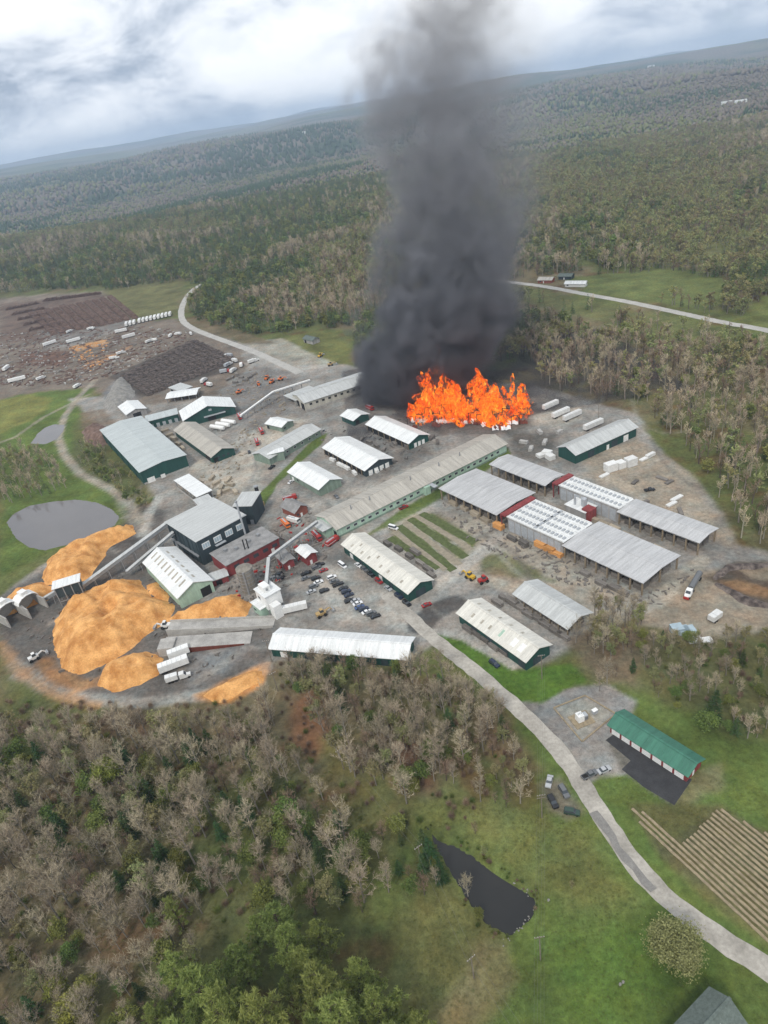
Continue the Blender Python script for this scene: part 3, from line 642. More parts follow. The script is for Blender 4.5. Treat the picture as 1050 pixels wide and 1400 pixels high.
# --- white store with green gable
b = Bld('lumber_store', 'white-roofed store with green gable end and white doors facing the fire', (501, 580), (559, 606), (588, 595), eave=4.8, cat='shed')
b.walls(MT['wall_green'], 3.0).roof(MT['roof_white'], 3.0, over=.8)
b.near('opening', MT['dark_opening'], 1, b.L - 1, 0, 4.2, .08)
for i in range(8): link('post', pm, b.root, (1 + (b.L - 2) * i / 7, -.3, 0))
for i in range(3): b.endB('door', MT['white_paint'], b.W * (.25 + .2 * i), b.W * (.38 + .2 * i), 0, 3.0, .12)
b = Bld('small_hut', 'small white-roofed hut at the foot of the black smoke', (466, 568), (483, 575), (494, 562), eave=4.5, cat='hut')
b.walls(MT['wall_green'], 2.0).roof(MT['roof_white'], 2.0); b.endB('door', MT['dark_opening'], 2, 5, 0, 3.4); b.near('window', MT['window_glass'], 3, 5, 1.5, 2.8)
# --- the very long stacker building
b = Bld('long_sorting_shed', 'very long beige-roofed building with mint green wall and grass strip', (460, 724), (693, 607), W=21, eave=5.5)
b.walls(MT['wall_mint'], 3.0).roof(MT['roof_tan'], 3.0, over=.6)
for i in range(24): b.glazed('near', 6 + i * (b.L - 10) / 24, 8.2 + i * (b.L - 10) / 24, 2.2, 3.6)
b.near('base_band', MT['wall_sage'], .5, b.L - .5, 0, 1.0, .12)
b.near('stair_tower', MT['wall_mint'], b.L * .47, b.L * .5, 0, 5.0, 2.2); b.near('walkway', MT['pale_steel'], b.L * .5, b.L * .52, 4.6, 5.1, 6.0)
b.endA('gable_porch', MT['wall_mint'], 5, 15, 0, 5.0, 4.0); b.endA('porch_roof', MT['roof_pale'], 4, 16, 5.2, 5.5, 6.5); b.endA('door', MT['dark_opening'], 1, 4, 0, 3.5, .1)
vm = MB().tube((0, 0, 0), (0, 0, 2.6), .35, .3).mesh('vent_pipe', MT['steel'])
for i, fx in enumerate((.12, .22, .45, .62, .75)): link('vent_pipe', vm, b.rf, (b.L * fx, b.W * .36, b.zroof(b.W * .36) - .2))
# --- green shed south of the plots
def skylit(b, fr, ys=(.22, .36), m='skylight', wd=1.1):
    for fx in fr: b.patch('skylight', MT[m], b.L * fx, b.L * fx + wd, b.W * ys[0], b.W * ys[1])
b = Bld('storage_shed', 'cream-roofed dark green shed with a line of cars parked along its wall', (468, 744), (558, 811), (593, 794), eave=5.2, cat='shed')
b.walls(MT['wall_green'], 2.6).roof(MT['roof_cream'], 2.6); skylit(b, (.1, .26, .37, .55, .66, .85), (.10, .22), wd=1.3); skylit(b, (.18, .45), (.30, .42), wd=1.1)
for i in range(6): b.near('door', MT['white_paint'] if i % 3 == 0 else MT['wall_slate'], 6 + i * b.L / 6.5, 8.6 + i * b.L / 6.5, 0, 2.8, .1)
b.endB('door', MT['wall_slate'], b.W * .3, b.W * .7, 0, 3.8, .1)
# --- long white shed by the bare trees
b = Bld('long_shed', 'long low shed with bright white roof at the edge of the bare woods', (369, 886), (556, 901), (566, 872), eave=4.8, cat='shed')
b.walls(MT['wall_green'], 2.2).roof(MT['roof_white'], 2.2)
for i in range(5): b.near('door', MT['wall_slate'] if i else MT['white_paint'], 4 + i * 11, 7 + i * 11, 0, 3, .1)
b.endB('door', MT['white_paint'], b.W * .35, b.W * .55, 0, 3.2, .1)
# --- white shed with skylights near the lawn
b = Bld('skylit_shed', 'cream-roofed dark green shed dotted with skylights beside the lush grass bank', (626, 838), (719, 904), (755, 883), eave=5.2, cat='shed')
b.walls(MT['wall_green'], 2.6).roof(MT['roof_cream'], 2.6); skylit(b, (.16, .3, .42), (.12, .26)); skylit(b, (.08, .24, .4, .56, .72), (.62, .74)); b.patch('skylight', MT['wall_mint'], b.L * .57, b.L * .6, b.W * .12, b.W * .36); b.patch('skylight', MT['white_paint'], b.L * .74, b.L * .8, b.W * .1, b.W * .36); b.patch('skylight', MT['white_paint'], b.L * .84, b.L * .9, b.W * .1, b.W * .36)
for i in range(4): b.near('door', MT['wall_slate'], 8 + i * 9, 11.5 + i * 9, 0, 3.4, .1)
b.endB('door', MT['wall_slate'], b.W * .3, b.W * .6, 0, 3.6, .1)
# --- open shed next to it
def lumber(b, rows, cols, label, m='sawn_grey', z=2.6, y0=1.5):
    sx = (b.L - 3) / cols; sy = (b.W - 2 * y0) / rows
    for j in range(rows):
        for i in range(cols):
            if rng.random() < .12: continue
            q = b.w(1.5 + sx * (i + .5), y0 + sy * (j + .5)); stack(q, b.rz, sx * .78, sy * .72, z * rng.uniform(.5, 1.05), m, label, 'lumber stacks under the open sheds')
_stk = {}
def stack(loc, rz, lx, ly, h, m, label, group, name='lumber_stack'):
    """a banded stack of sawn boards: packs separated by bearers"""
    key = (round(lx), round(ly), max(1, round(h / .9)), m)
    if key not in _stk:
        n = key[2]; mb = MB(); bx = max(lx, .8) / 2; by = max(ly, .6) / 2
        for i in range(n):
            z = .12 + i * .95; j = (i % 2) * .06
            mb.box(-bx + j, bx - j, -by + j, by - j, z, z + .8)
            for fx in (-.7, 0, .7): mb.box(bx * fx - .08, bx * fx + .08, -by + .02, by - .02, z - .14, z + .01)
        _stk[key] = mb.mesh(name, MT[m])
    o = link(name, _stk[key], None, (loc[0], loc[1], 0), rz); return tag(o, label, 'lumber', group)
b = Bld('open_shed', 'grey-roofed open pole shed beside the skylit green shed', (703, 812), (776, 859), (806, 836), eave=5, cat='shed')
b.roof(MT['roof_pale'], 2.4); b.posts(7, 3, MT['timber_post']); lumber(b, 3, 6, 'weathered lumber stack under the small open pole shed')
b.endA('gable_board', MT['wall_metal'], .6, b.W - .6, 3.6, 5.0)
# --- red barn with green roof and seven white doors
b = Bld('red_barn', 'red barn with bright green roof and seven white garage doors', (833, 991), (940, 1060), (965, 1040), eave=3.6, cat='barn')
b.walls(MT['wall_red'], 1.9).roof(MT['roof_green'], 1.9, over=.6)
for i in range(7):
    x = .9 + i * (b.L - 1.4) / 7; d = b.near('garage_door', MT['white_paint'], x, x + (b.L - 1.4) / 7 - .75, 0, 2.9, .08)
    for k in range(1, 4): gm = b.near('panel_seam', MT['pale_steel'], x + .1, x + (b.L - 1.4) / 7 - .85, .72 * k, .72 * k + .05, .10); gm.parent = d
b.endB('door', MT['white_paint'], b.W * .4, b.W * .52, 0, 2.1)
# --- green shed with grey roof beyond the drying sheds
b = Bld('equipment_shed', 'dark green shed with grey roof standing at the edge of the right-hand woods'.replace('right-hand ', ''), (787, 622), (871, 584), (759, 613), eave=6, cat='shed')
b.walls(MT['wall_green'], 2.8).roof(MT['roof_pale'], 2.8, over=.7)
b.near('door', MT['white_paint'], b.L * .78, b.L * .86, 0, 4, .1); b.near('door', MT['white_paint'], b.L * .5, b.L * .54, 0, 3, .1); b.near('door', MT['wall_slate'], b.L * .58, b.L * .68, 0, 4, .1); b.near('door', MT['wall_slate'], b.L * .2, b.L * .3, 0, 4, .1)
# --- drying sheds and kilns
for nm, lb, A, B, Cc, seed in (
    ('drying_shed', 'wide grey-roofed open drying shed at the end of the white kiln, beside the tank truck', (770, 746), (879, 797), (929, 760), 1),
    ('drying_shed', 'long narrow grey-roofed open drying shed at the edge of the bare dirt lot', (845, 700), (956, 742), (979, 722), 2),
    ('drying_shed', 'wide grey-roofed open drying shed next to the striped grass plots', (601, 668), (679, 704), (726, 672), 3),
    ('drying_shed', 'narrow grey-roofed open drying shed behind the wide shed by the grass plots', (670, 635), (745, 664), (764, 647), 4)):
    b = Bld(nm, lb, A, B, Cc, eave=7, cat='shed', group='open drying sheds')
    b.roof(MT['roof_grey'], 1.0, over=.5); b.posts(8, 3 if seed in (1, 3) else 2, MT['timber_post'], r=.3)
    lumber(b, 3 if seed in (1, 3) else 2, 7, {1: 'dark lumber stack under the drying shed beside the tank truck', 2: 'dark lumber stack under the drying shed by the dirt lot', 3: 'dark lumber stack under the drying shed next to the grass plots', 4: 'dark lumber stack under the narrow drying shed behind the wide one'}[seed], z=4.0)
    MB().box(0, b.L, .3, .5, 6.0, 6.95).build('fascia', MT['wall_metal'], b.root); MB().box(0, b.L, b.W - .5, b.W - .3, 6.0, 6.95).build('fascia', MT['wall_metal'], b.root)
for lb, A, B, Cc, rows in (
    ('white ribbed dry kiln with red end gantry beside the orange lumber packs', (693, 707), (770, 742), (808, 716), 2),
    ('narrow white ribbed dry kiln between the two narrow drying sheds', (764, 664), (846, 696), (862, 682), 1)):
    b = Bld('dry_kiln', lb, A, B, Cc, eave=8, cat='kiln', group='dry kilns')
    b.walls(MT['wall_metal']).roof(MT['roof_white'], 0, over=.2)
    rm = MB().box(-.55, .55, -.9, .9, 0, .7).mesh('roof_vent', MT['pale_steel'])
    bayn = 15
    for r in range(rows * 2):
        for i in range(bayn): link('roof_vent', rm, b.root, (1.5 + (b.L - 3) * i / (bayn - 1), b.W * (r + .5) / (rows * 2), 8.3))
    for r in range(rows * 2 + 1): MB().box(.2, b.L - .2, b.W * r / (rows * 2) - .25, b.W * r / (rows * 2) + .25, 8.33, 8.75).build('roof_rib', MT['roof_white'], b.root)
    for i in range(8): b.near('door', MT['pale_steel'], 1 + i * (b.L - 2) / 8, 1 + (i + .82) * (b.L - 2) / 8, .2, 6.6, .12)
    g = MB()
    for y in np.linspace(-.5, b.W + .5, 4): g.box(-3.4, -3.0, y - .2, y + .2, 0, 8.6)
    g.box(-3.6, -.3, -1, b.W + 1, 8.3, 9.1); g.box(-3.7, -3.3, -1, b.W + 1, 6.4, 8.3)
    g.build('end_gantry', MT['wall_red'], b.root)
    if rows == 2: MB().box(b.L * .5 - .6, b.L * .5 + .6, .2, b.W - .2, 8.36, 9.0).build('roof_walkway', MT['pale_steel'], b.root)
b = Bld('kiln_boiler', 'small pale boiler plant with a red hut between the two kilns', (772, 690), (800, 702), W=9, eave=5, cat='boiler')
b.walls(MT['wall_metal']).roof(MT['roof_white'], 0, over=.2)
MB().tube((4, 3, 5), (4, 3, 11), .6, .5, 12).build('flue', MT['pale_steel'], b.root); MB().tube((8, 5, 5), (8, 5, 9.5), 1.4, 1.4, 12).build('cyclone', MT['pale_steel'], b.root); MB().box(b.L - 3, b.L + 2, 1, 6, 0, 6.4).build('control_hut', MT['wall_red'], b.root)
# --- power house cluster
b = Bld('power_house', 'tall dark slate boiler house with flat pale roof beside the chip conveyors', (226, 714), (268, 741), (340, 707), eave=15)
b.walls(MT['wall_slate']).roof(MT['roof_pale'], 0, over=.4)
for i in range(4):
    f = b.endB('window', MT['white_paint'], b.W * (.08 + .23 * i), b.W * (.08 + .23 * i) + 4.4, 8.6, 12.2, .12)
    for k in range(3): pn = b.endB('pane', MT['tarp_blue'], b.W * (.08 + .23 * i) + .3 + k * 1.35, b.W * (.08 + .23 * i) + 1.4 + k * 1.35, 9.1, 11.7, .16); pn.parent = f
b.endB('balcony', MT['pale_steel'], b.W * .3, b.W * .5, 7.3, 7.7, 1.6)
for i in range(7): b.near('cladding_rib', MT['wall_slate'], 2 + i * (b.L - 4) / 6, 2.4 + i * (b.L - 4) / 6, 0, 14.6, .3)
b.near('pipe_run', MT['steel'], 2, b.L - 2, 5, 5.5, 1.2); b.near('door', MT['pale_steel'], 3, 6, 0, 4)
b = Bld('turbine_annex', 'lower slate annex with pale roof beside the black chimney stack', (318, 693), (344, 692), W=16, eave=12)
b.walls(MT['wall_slate']).roof(MT['roof_pale'], 0, over=.3); b.near('window', MT['window_glass'], 2, 6, 8, 10); b.near('door', MT['pale_steel'], 8, 10, 0, 3)
b = Bld('brick_hall', 'low red hall with flat grey roof in front of the slate boiler house', (287, 757), (309, 774), (380, 735), eave=7)
b.walls(MT['wall_red']).roof(MT['roof_tar'], 0, over=.3)
for i in range(5): b.endB('window', MT['window_glass'], 4 + i * b.W / 5.5, 7 + i * b.W / 5.5, 3, 5)
b.endB('door', MT['white_paint'], b.W * .82, b.W * .88, 0, 3)
vm2 = MB().box(-.8, .8, -.8, .8, 0, 1.4).mesh('roof_vent', MT['steel'])
for q in ((.3, .2), (.5, .35), (.45, .6), (.4, .8)): link('roof_vent', vm2, b.root, (b.L * q[0], b.W * q[1], 7.3))
for q in ((.7, .45), (.75, .5)): MB().tube((b.L * q[0], b.W * q[1], 7.2), (b.L * q[0], b.W * q[1], 13), .35).build('flue', MT['soot'], b.root)
b = Bld('red_lean_to', 'small red lean-to with pale roof under the red hall', (289, 795), (312, 787), W=7, eave=3.6, cat='shed')
b.walls(MT['wall_red']).roof(MT['roof_pale'], 0, over=.4); b.near('door', MT['dark_opening'], 2, 5, 0, 2.8)
b = Bld('chip_house', 'mint green gabled chip building with a white ribbed roof and dark loading door', (196, 769), (243, 818), (291, 794), eave=6.5)
b.walls(MT['wall_mint'], 4.2).roof(MT['roof_white'], 4.2, over=.5)
for i in range(9): b.patch('skylight', MT['skylight'], b.L * (.06 + .1 * i), b.L * (.06 + .1 * i) + 1.3, b.W * .2, b.W * .42)
for i in range(6): b.patch('roof_vent', MT['skylight'], b.L * (.12 + .14 * i), b.L * (.12 + .14 * i) + 3.0, b.W * .62, b.W * .68)
b.endB('door', MT['dark_opening'], b.W * .62, b.W * .9, 0, 5, .1)
b = Bld('fuel_shed', 'bright white mono-pitch roof on posts beside the round lawn', (238, 657), (269, 680), (289, 670), eave=6, cat='shed')
b.roof(MT['roof_white'], 0, over=.2); b.posts(4, 2, MT['steel']); b.far('back_wall', MT['wall_metal'], .5, b.L - .5, 0, 5.6); b.near('kerb_wall', MT['concrete'], .4, b.L - .4, 0, 1.6)
b = Bld('motor_house', 'low pale flat-roofed block between the slate boiler house and the white mono-pitch roof', (272, 692), (292, 684), W=10, eave=6, cat='shed')
b.walls(MT['wall_metal']).roof(MT['roof_pale'], 0, over=.3); b.near('door', MT['dark_opening'], 2, 5, 0, 3)
b = Bld('red_house', 'small weathered red gable house beside the black chimney stack', (384, 692), (403, 701), (417, 690), eave=4.5, cat='house')
b.walls(MT['wall_brick'], 2.6).roof(MT['roof_tar'], 2.6); b.endB('door', MT['white_paint'], b.W * .4, b.W * .55, 0, 2.2); b.endB('window', MT['window_glass'], b.W * .15, b.W * .3, 1.4, 2.6)
b = Bld('red_office', 'small red building with white roof by the conveyor and the parking lot', (405, 752), (418, 762), (433, 755), eave=5.5, cat='hut')
b.walls(MT['wall_red'], 1.2).roof(MT['roof_white'], 1.2); b.endB('door', MT['white_paint'], b.W * .3, b.W * .5, 0, 2.4); b.near('window', MT['window_glass'], 2, 4, 1.5, 3)
b = Bld('grey_office', 'small red hut with grey roof under the conveyor gallery', (376, 758), (388, 770), (401, 763), eave=5, cat='hut')
b.walls(MT['wall_red'], 0.8).roof(MT['roof_tar'], 0.8); b.endB('door', MT['white_paint'], b.W * .3, b.W * .5, 0, 2.2)
# --- small roofs by the log yard
b = Bld('yard_shed', 'white-roofed gable shed beside the brown soil heap near the log rows', (162, 556), (173, 567), (197, 556), eave=5, cat='shed')
b.walls(MT['wall_metal'], 2.4).roof(MT['roof_white'], 2.4); b.endB('door', MT['dark_opening'], b.W * .3, b.W * .7, 0, 4)
b = Bld('yard_shed', 'small flat grey-roofed shed at the corner of the dark log rows', (231, 530), (247, 535), (260, 528), eave=4.5, cat='shed')
b.walls(MT['wall_metal']).roof(MT['roof_pale'], 0); b.near('door', MT['dark_opening'], 2, 6, 0, 3.4)
b = Bld('yard_shed', 'low white-topped canopy behind the wide white mill gable', (227, 545), (268, 539), W=16, eave=4.5, cat='shed')
b.roof(MT['roof_white'], 1.4); b.posts(5, 3, MT['steel'])
b = Bld('farm_shed', 'tiny dark-roofed shed in the clearing beyond the haul road', (414, 463), (427, 466), W=9, eave=4, cat='shed')
b.walls(MT['wall_metal'], 2).roof(MT['roof_shingle'], 2); b.near('door', MT['dark_opening'], 2, 5, 0, 3)
# --- house with shingled roof, bottom corner
b = Bld('house', 'house with dark grey-green shingled roof beside the road and the budding tree', (948, 1480), (1018, 1400), W=8.5, eave=5.5, cat='house')
b.walls(MT['wall_cream'], 3.0).roof(MT['roof_shingle'], 3.0, over=.6, seam=False); b.glazed('near', 3, 4.4, 2.2, 3.6); b.glazed('near', 8, 9.4, 2.2, 3.6); b.near('door', MT['white_paint'], 5.4, 6.5, 0, 2.2)
MB().box(b.L * .45, b.L * .45 + .8, b.W * .3, b.W * .3 + .8, b.zroof(b.W * .3) - .5, b.zroof(b.W * .3) + 1.2).build('chimney', MT['wall_brick'], b.rf)
MB().hexa([(2, -3.6, 4.2), (7, -3.6, 4.2), (7, 1.6, 5.9), (2, 1.6, 5.9)], [(2, -3.6, 4.45), (7, -3.6, 4.45), (7, 1.6, 6.15), (2, 1.6, 6.15)]).build('porch_roof', MT['roof_shingle'], b.rf)
MB().box(2.3, 6.7, -3.2, .2, -.2, 4.2).build('porch', MT['wall_cream'], b.root)
pv = MB().tube((0, 0, 0), (0, 0, .7), .12).mesh('vent_pipe', MT['white_paint'])
for q in (.3, .7): link('vent_pipe', pv, b.rf, (b.L * q, b.W * .3, b.zroof(b.W * .3) - .1))
# --- far roadside houses and far farm
for lb, px, py, L, Wd, wm, rm_ in (
    ('small red-brown roadside house with pale roof edge beyond the highway', 735, 383, 16, 10, 'wall_brick', 'roof_tan'), ('small dark-roofed house under tall trees beyond the highway', 763, 378, 15, 10, 'wall_slate', 'roof_shingle'),
    ('long white trailer home at the end of a driveway beyond the highway', 772, 388, 22, 7, 'white_paint', 'roof_white')):
    q = G(px, py); b = Bld('roadside_house', lb, (px, py), (px + 2, py), W=Wd, eave=3.4, cat='house'); b.L = L
    b.walls(MT[wm], 2.0).roof(MT[rm_], 2.0, seam=False); b.near('window', MT['window_glass'], 2, 4, 1.2, 2.4); b.near('door', MT['white_paint'], 6, 7.2, 0, 2.2)
def Gt(px, py):
    d = ray(px, py).normalized(); s = 1250.0; last = None
    while s < 20000:
        q = Vector((0, 0, CAM_H)) + d * s
        if q.z < float(terrain(np.array(q.x), np.array(q.y))): return q
        s *= 1.004
    return Vector((0, 0, CAM_H)) + d * 9000
for lb, px, py, L, Wd, H in (('white farmhouse on the far hillside pasture', 1012, 142, 40, 22, 14), ('grey-white barn beside the far hillside farmhouse', 993, 143, 36, 20, 12), ('lone white house on the far wooded ridge', 416, 183, 40, 24, 16), ('white building in the far woods left of the smoke'.replace(' left of the smoke', ' below the ridge'), 890, 92, 60, 26, 18)):
    q = Gt(px, py); r = link('far_farmhouse', None, None, q, rng.uniform(-.4, .4)); tag(r, lb, 'house')
    MB().box(-L / 2, L / 2, -Wd / 2, Wd / 2, -6, H * .6).build('wall', MT['white_paint'], r)
    MB().hexa([(-L / 2 - 1, -Wd / 2 - 1, H * .6), (L / 2 + 1, -Wd / 2 - 1, H * .6), (L / 2 + 1, Wd / 2 + 1, H * .6), (-L / 2 - 1, Wd / 2 + 1, H * .6)], [(-L / 2 - 1, -.3, H), (L / 2 + 1, -.3, H), (L / 2 + 1, .3, H), (-L / 2 - 1, .3, H)]).build('roof', MT['roof_pale'], r)

# ------------------------------------------------------------------ woodchip piles
def pile(poly, hmax, slope, label, m='woodchips', seed=0, step=1.5, cat='pile', group='woodchip piles', name='woodchip_pile', z0=-0.15, scar=0.0):
    P = W2(poly); q = np.array(P); x = np.arange(q[:, 0].min() - 2, q[:, 0].max() + 2, step); y = np.arange(q[:, 1].min() - 2, q[:, 1].max() + 2, step)
    X, Y = np.meshgrid(x, y); pts = np.stack([X, Y], -1)
    d = segdist(pts, P, True); d = np.where(pip(pts, P), d, -d) + (fbm(X / 6, Y / 6, 3, seed) - .5) * 3.2
    hm = hmax * (0.55 + 0.9 * fbm(X / 22, Y / 22, 3, seed + 3))
    z = np.minimum(d * slope, hm) * (1 - 0.0) ; z = np.where(z > hm * .8, hm * .8 + (z - hm * .8) * .5, z)
    z = z + (fbm(X / 3.2, Y / 3.2, 3, seed + 5) - .5) * 2.4 * sstep(0, 4, d) + (0.5 - np.abs(fbm(X / 9, Y / 9, 3, seed + 15) - .5) * 2) * 2.2 * sstep(1, 6, d) + np.sin((d + 3 * fbm(X / 12, Y / 12, 2, seed + 8)) * 1.6) * .22 * sstep(1, 4, d)
    if scar: z = z - scar * sstep(.52, .64, fbm(X / 13, Y / 13, 2, seed + 11)) * sstep(2, 8, d)
    z = np.where(d > 0, np.maximum(z, 0.02), d * .3) + z0 + .1
    idx = np.arange(X.size).reshape(X.shape)
    qd = np.stack([idx[:-1, :-1], idx[:-1, 1:], idx[1:, 1:], idx[1:, :-1]], -1).reshape(-1, 4)
    zc = z.ravel()[qd].max(1); qd = qd[zc > -.12]
    tr = np.concatenate([qd[:, [0, 1, 2]], qd[:, [0, 2, 3]]]); u, inv = np.unique(tr, return_inverse=True)
    v = np.stack([X, Y, z], -1).reshape(-1, 3)[u]
    me = mesh_np(name, v, inv.reshape(-1, 3), MT[m], True)
    return tag(link(name, me), label, cat, group)
pile([(72, 880), (74, 850), (90, 828), (118, 808), (160, 795), (190, 793), (205, 812), (238, 828), (232, 850), (200, 868), (178, 890), (140, 910), (110, 922), (84, 915)], 9.5, .75, 'largest orange woodchip mound with a scooped hollow in its side', seed=2, scar=3.5)
pile([(132, 938), (138, 915), (165, 898), (200, 892), (224, 900), (218, 922), (190, 938), (155, 946)], 5.0, .7, 'rounded orange woodchip mound beside the two white box trailers', seed=5)
pile([(222, 850), (260, 832), (300, 820), (325, 812), (342, 826), (338, 842), (300, 848), (250, 853)], 6.5, .8, 'long orange woodchip heap against the concrete truck ramps', seed=9)
pile([(58, 790), (66, 765), (100, 745), (140, 728), (180, 718), (186, 730), (150, 748), (138, 770), (120, 792), (90, 802), (62, 800)], 5.5, .65, 'orange woodchip heap between the large pond and the conveyor', seed=13)
pile([(0, 830), (20, 808), (55, 797), (74, 802), (66, 820), (35, 832), (10, 842), (-20, 850), (-30, 840)], 4.0, .6, 'low orange woodchip heap behind the two white hoppers', seed=17)
pile([(272, 952), (300, 936), (340, 918), (364, 914), (360, 930), (330, 948), (296, 962)], 2.6, .5, 'flat orange woodchip spill on the bank above the bare woods', seed=21)
pile([(198, 800), (212, 796), (232, 815), (228, 826), (212, 818)], 2.5, .6, 'small orange spill along the wall of the mint chip building', seed=23)
pile([(112, 590), (128, 578), (150, 585), (160, 600), (138, 612), (118, 605)], 4, .5, 'brown soil heap behind the big green warehouse', 'log_brown', 27, cat='pile', group='soil heaps', name='soil_heap')
pile([(140, 552), (158, 520), (172, 515), (186, 540), (165, 560), (148, 562)], 5, .5, 'pale grey gravel heap at the end of the dark log rows', 'stone_grey', 29, group='gravel heaps', name='gravel_heap')
for a, lb in (([(968, 792), (990, 772), (1060, 768), (1060, 776), (1000, 780), (982, 795)], 'dark soil berm curving along the edge of the dirt lot'), ([(970, 795), (985, 797), (1030, 818), (1060, 828), (1060, 836), (1010, 824)], 'dark soil berm nearest the small white trailer'.replace('nearest', 'facing'))):
    pile(a, 2.2, .5, lb, 'log_dark', 31, 1.3, group='soil heaps', name='soil_berm')

# ------------------------------------------------------------------ log rows
def logrow(a, b, wd, h, m, label, group, seed):
    A, B = G(*a), G(*b); d = B - A; L = d.length; n = max(4, int(L / 2.2)); rz = math.atan2(d.y, d.x); rr_ = random.Random(seed)
    r = link('log_row', None, None, A, rz); tag(r, label, 'logs', group)
    # courses of real round logs lying across the row, one mesh per row of ten thousand pieces would be too many to pick apart
    mb = MB(); x = 0.0
    while x < L:
        hh = h * (0.65 + .5 * rr_.random()) * min(1, (x + 1.5) / 4, (L - x + 1.5) / 4); z = .3
        while z < hh:
            rd = rr_.uniform(.28, .5); w2 = wd / 2 * rr_.uniform(.85, 1.12); o = rr_.uniform(-.7, .7)
            mb.tube((x + rr_.uniform(-.3, .3), -w2 + o, z), (x + rr_.uniform(-.3, .3), w2 + o, z), rd, rd * .85, 5); z += rd * 2.3
        x += rr_.uniform(.9, 1.4)
    tag(mb.build('log', m, r), kind='stuff')
nrow = 15
for i in range(nrow):
    t_ = i / (nrow - 1); a = (168 + (262 - 168) * t_, 514 + (466 - 514) * t_); b_ = (206 + (322 - 206) * t_, 541 + (494 - 541) * t_)
    logrow(a, b_, 5.2, 2.5, MT['log_dark'], 'dark weathered log row in the deck beside the haul road', 'dark log rows by the haul road', i)
for i in range(11):
    t_ = i / 10; a = (42 + 108 * t_, 428 - 22 * t_); b_ = (76 + 110 * t_, 458 - 22 * t_)
    logrow(a, b_, 7, 2.6, MT['log_brown'], 'brown log row in the far log deck before the evergreen woods', 'brown log rows in the far deck', 50 + i)
for i in range(5):
    a = (8 + 8 * i, 424 + 7 * i); logrow(a, (a[0] + 46, a[1] - 9), 6, 4, MT['log_brown'], 'short brown log row lying across the far log deck', 'short brown log rows', 80 + i)
logrow((60, 412), (138, 402), 7, 4, MT['log_brown'], 'long reddish log wall along the far edge of the log deck', 'log walls', 90)

# ------------------------------------------------------------------ conveyors, bins, stacks
def conveyor(p0, z0, p1, z1, label, wd=2.6, ht=2.4, m='steel', nleg=4, name='conveyor', cat='conveyor'):
    a = G(*p0, z0); b = G(*p1, z1); r = link(name, None, None, (a.x, a.y, 0)); tag(r, label, cat, 'conveyor galleries')
    la = Vector((0, 0, a.z)); lb = b - Vector((a.x, a.y, 0))
    MB().beam(la, lb, wd, ht).build('gallery', MT[m], r)
    d = (lb - la).normalized(); sd = d.cross(Vector((0, 0, 1))).normalized()
    up = Vector((0, 0, ht))
    MB().beam(la + up, lb + up, wd + .3, .2).build('gallery_roof', MT['white_paint' if m == 'white_paint' else 'roof_pale'], r)
    for s in (-1, 1): MB().beam(la + sd * s * (wd / 2 + .12) + up * .1, lb + sd * s * (wd / 2 + .12) + up * .1, .18, .4).build('side_rail', MT['steel'], r)
    for i in range(1, nleg + 1):
        q = la.lerp(lb, i / (nleg + 1))
        if q.z > 1.5:
            mb = MB()
            for s in (-1, 1): mb.tube(q + sd * s * wd * .45, Vector((q.x, q.y, -.2)) + sd * s * wd * .8, .2, .2, 6)
            mb.build('trestle', MT['steel'], r)
    return r
conveyor((110, 806), 3.5, (232, 716), 13.5, 'long inclined steel conveyor climbing from the chip hopper to the slate boiler house', 2.2, 1.8, nleg=6)
conveyor((174, 784), 2.5, (238, 730), 10.5, 'shorter inclined conveyor beside the long one, next to the mint chip building', 1.8, 1.5, nleg=3)
conveyor((434, 715), 9.0, (369, 764), 11.0, 'pale conveyor gallery crossing over the small red huts', 1.3, 1.3, nleg=4)
conveyor((368, 765), 11.0, (364, 808), 12.0, 'short pale conveyor dropping to the white loading tower', 1.3, 1.3, nleg=2)
conveyor((329, 570), 4.0, (374, 537), 7.0, 'white conveyor pipe rising across the log yard beside the gabled mill', 1.4, 1.3, 'white_paint', nleg=4)
conveyor((374, 537), 7.0, (424, 521), 7.5, 'white conveyor pipe running to the long sawmill building', 1.4, 1.3, 'white_paint', nleg=3)
conveyor((60, 822), 2.0, (100, 798), 9.0, 'short steep conveyor from the white hoppers up to the chip bin', 2.0, 1.8, nleg=2)
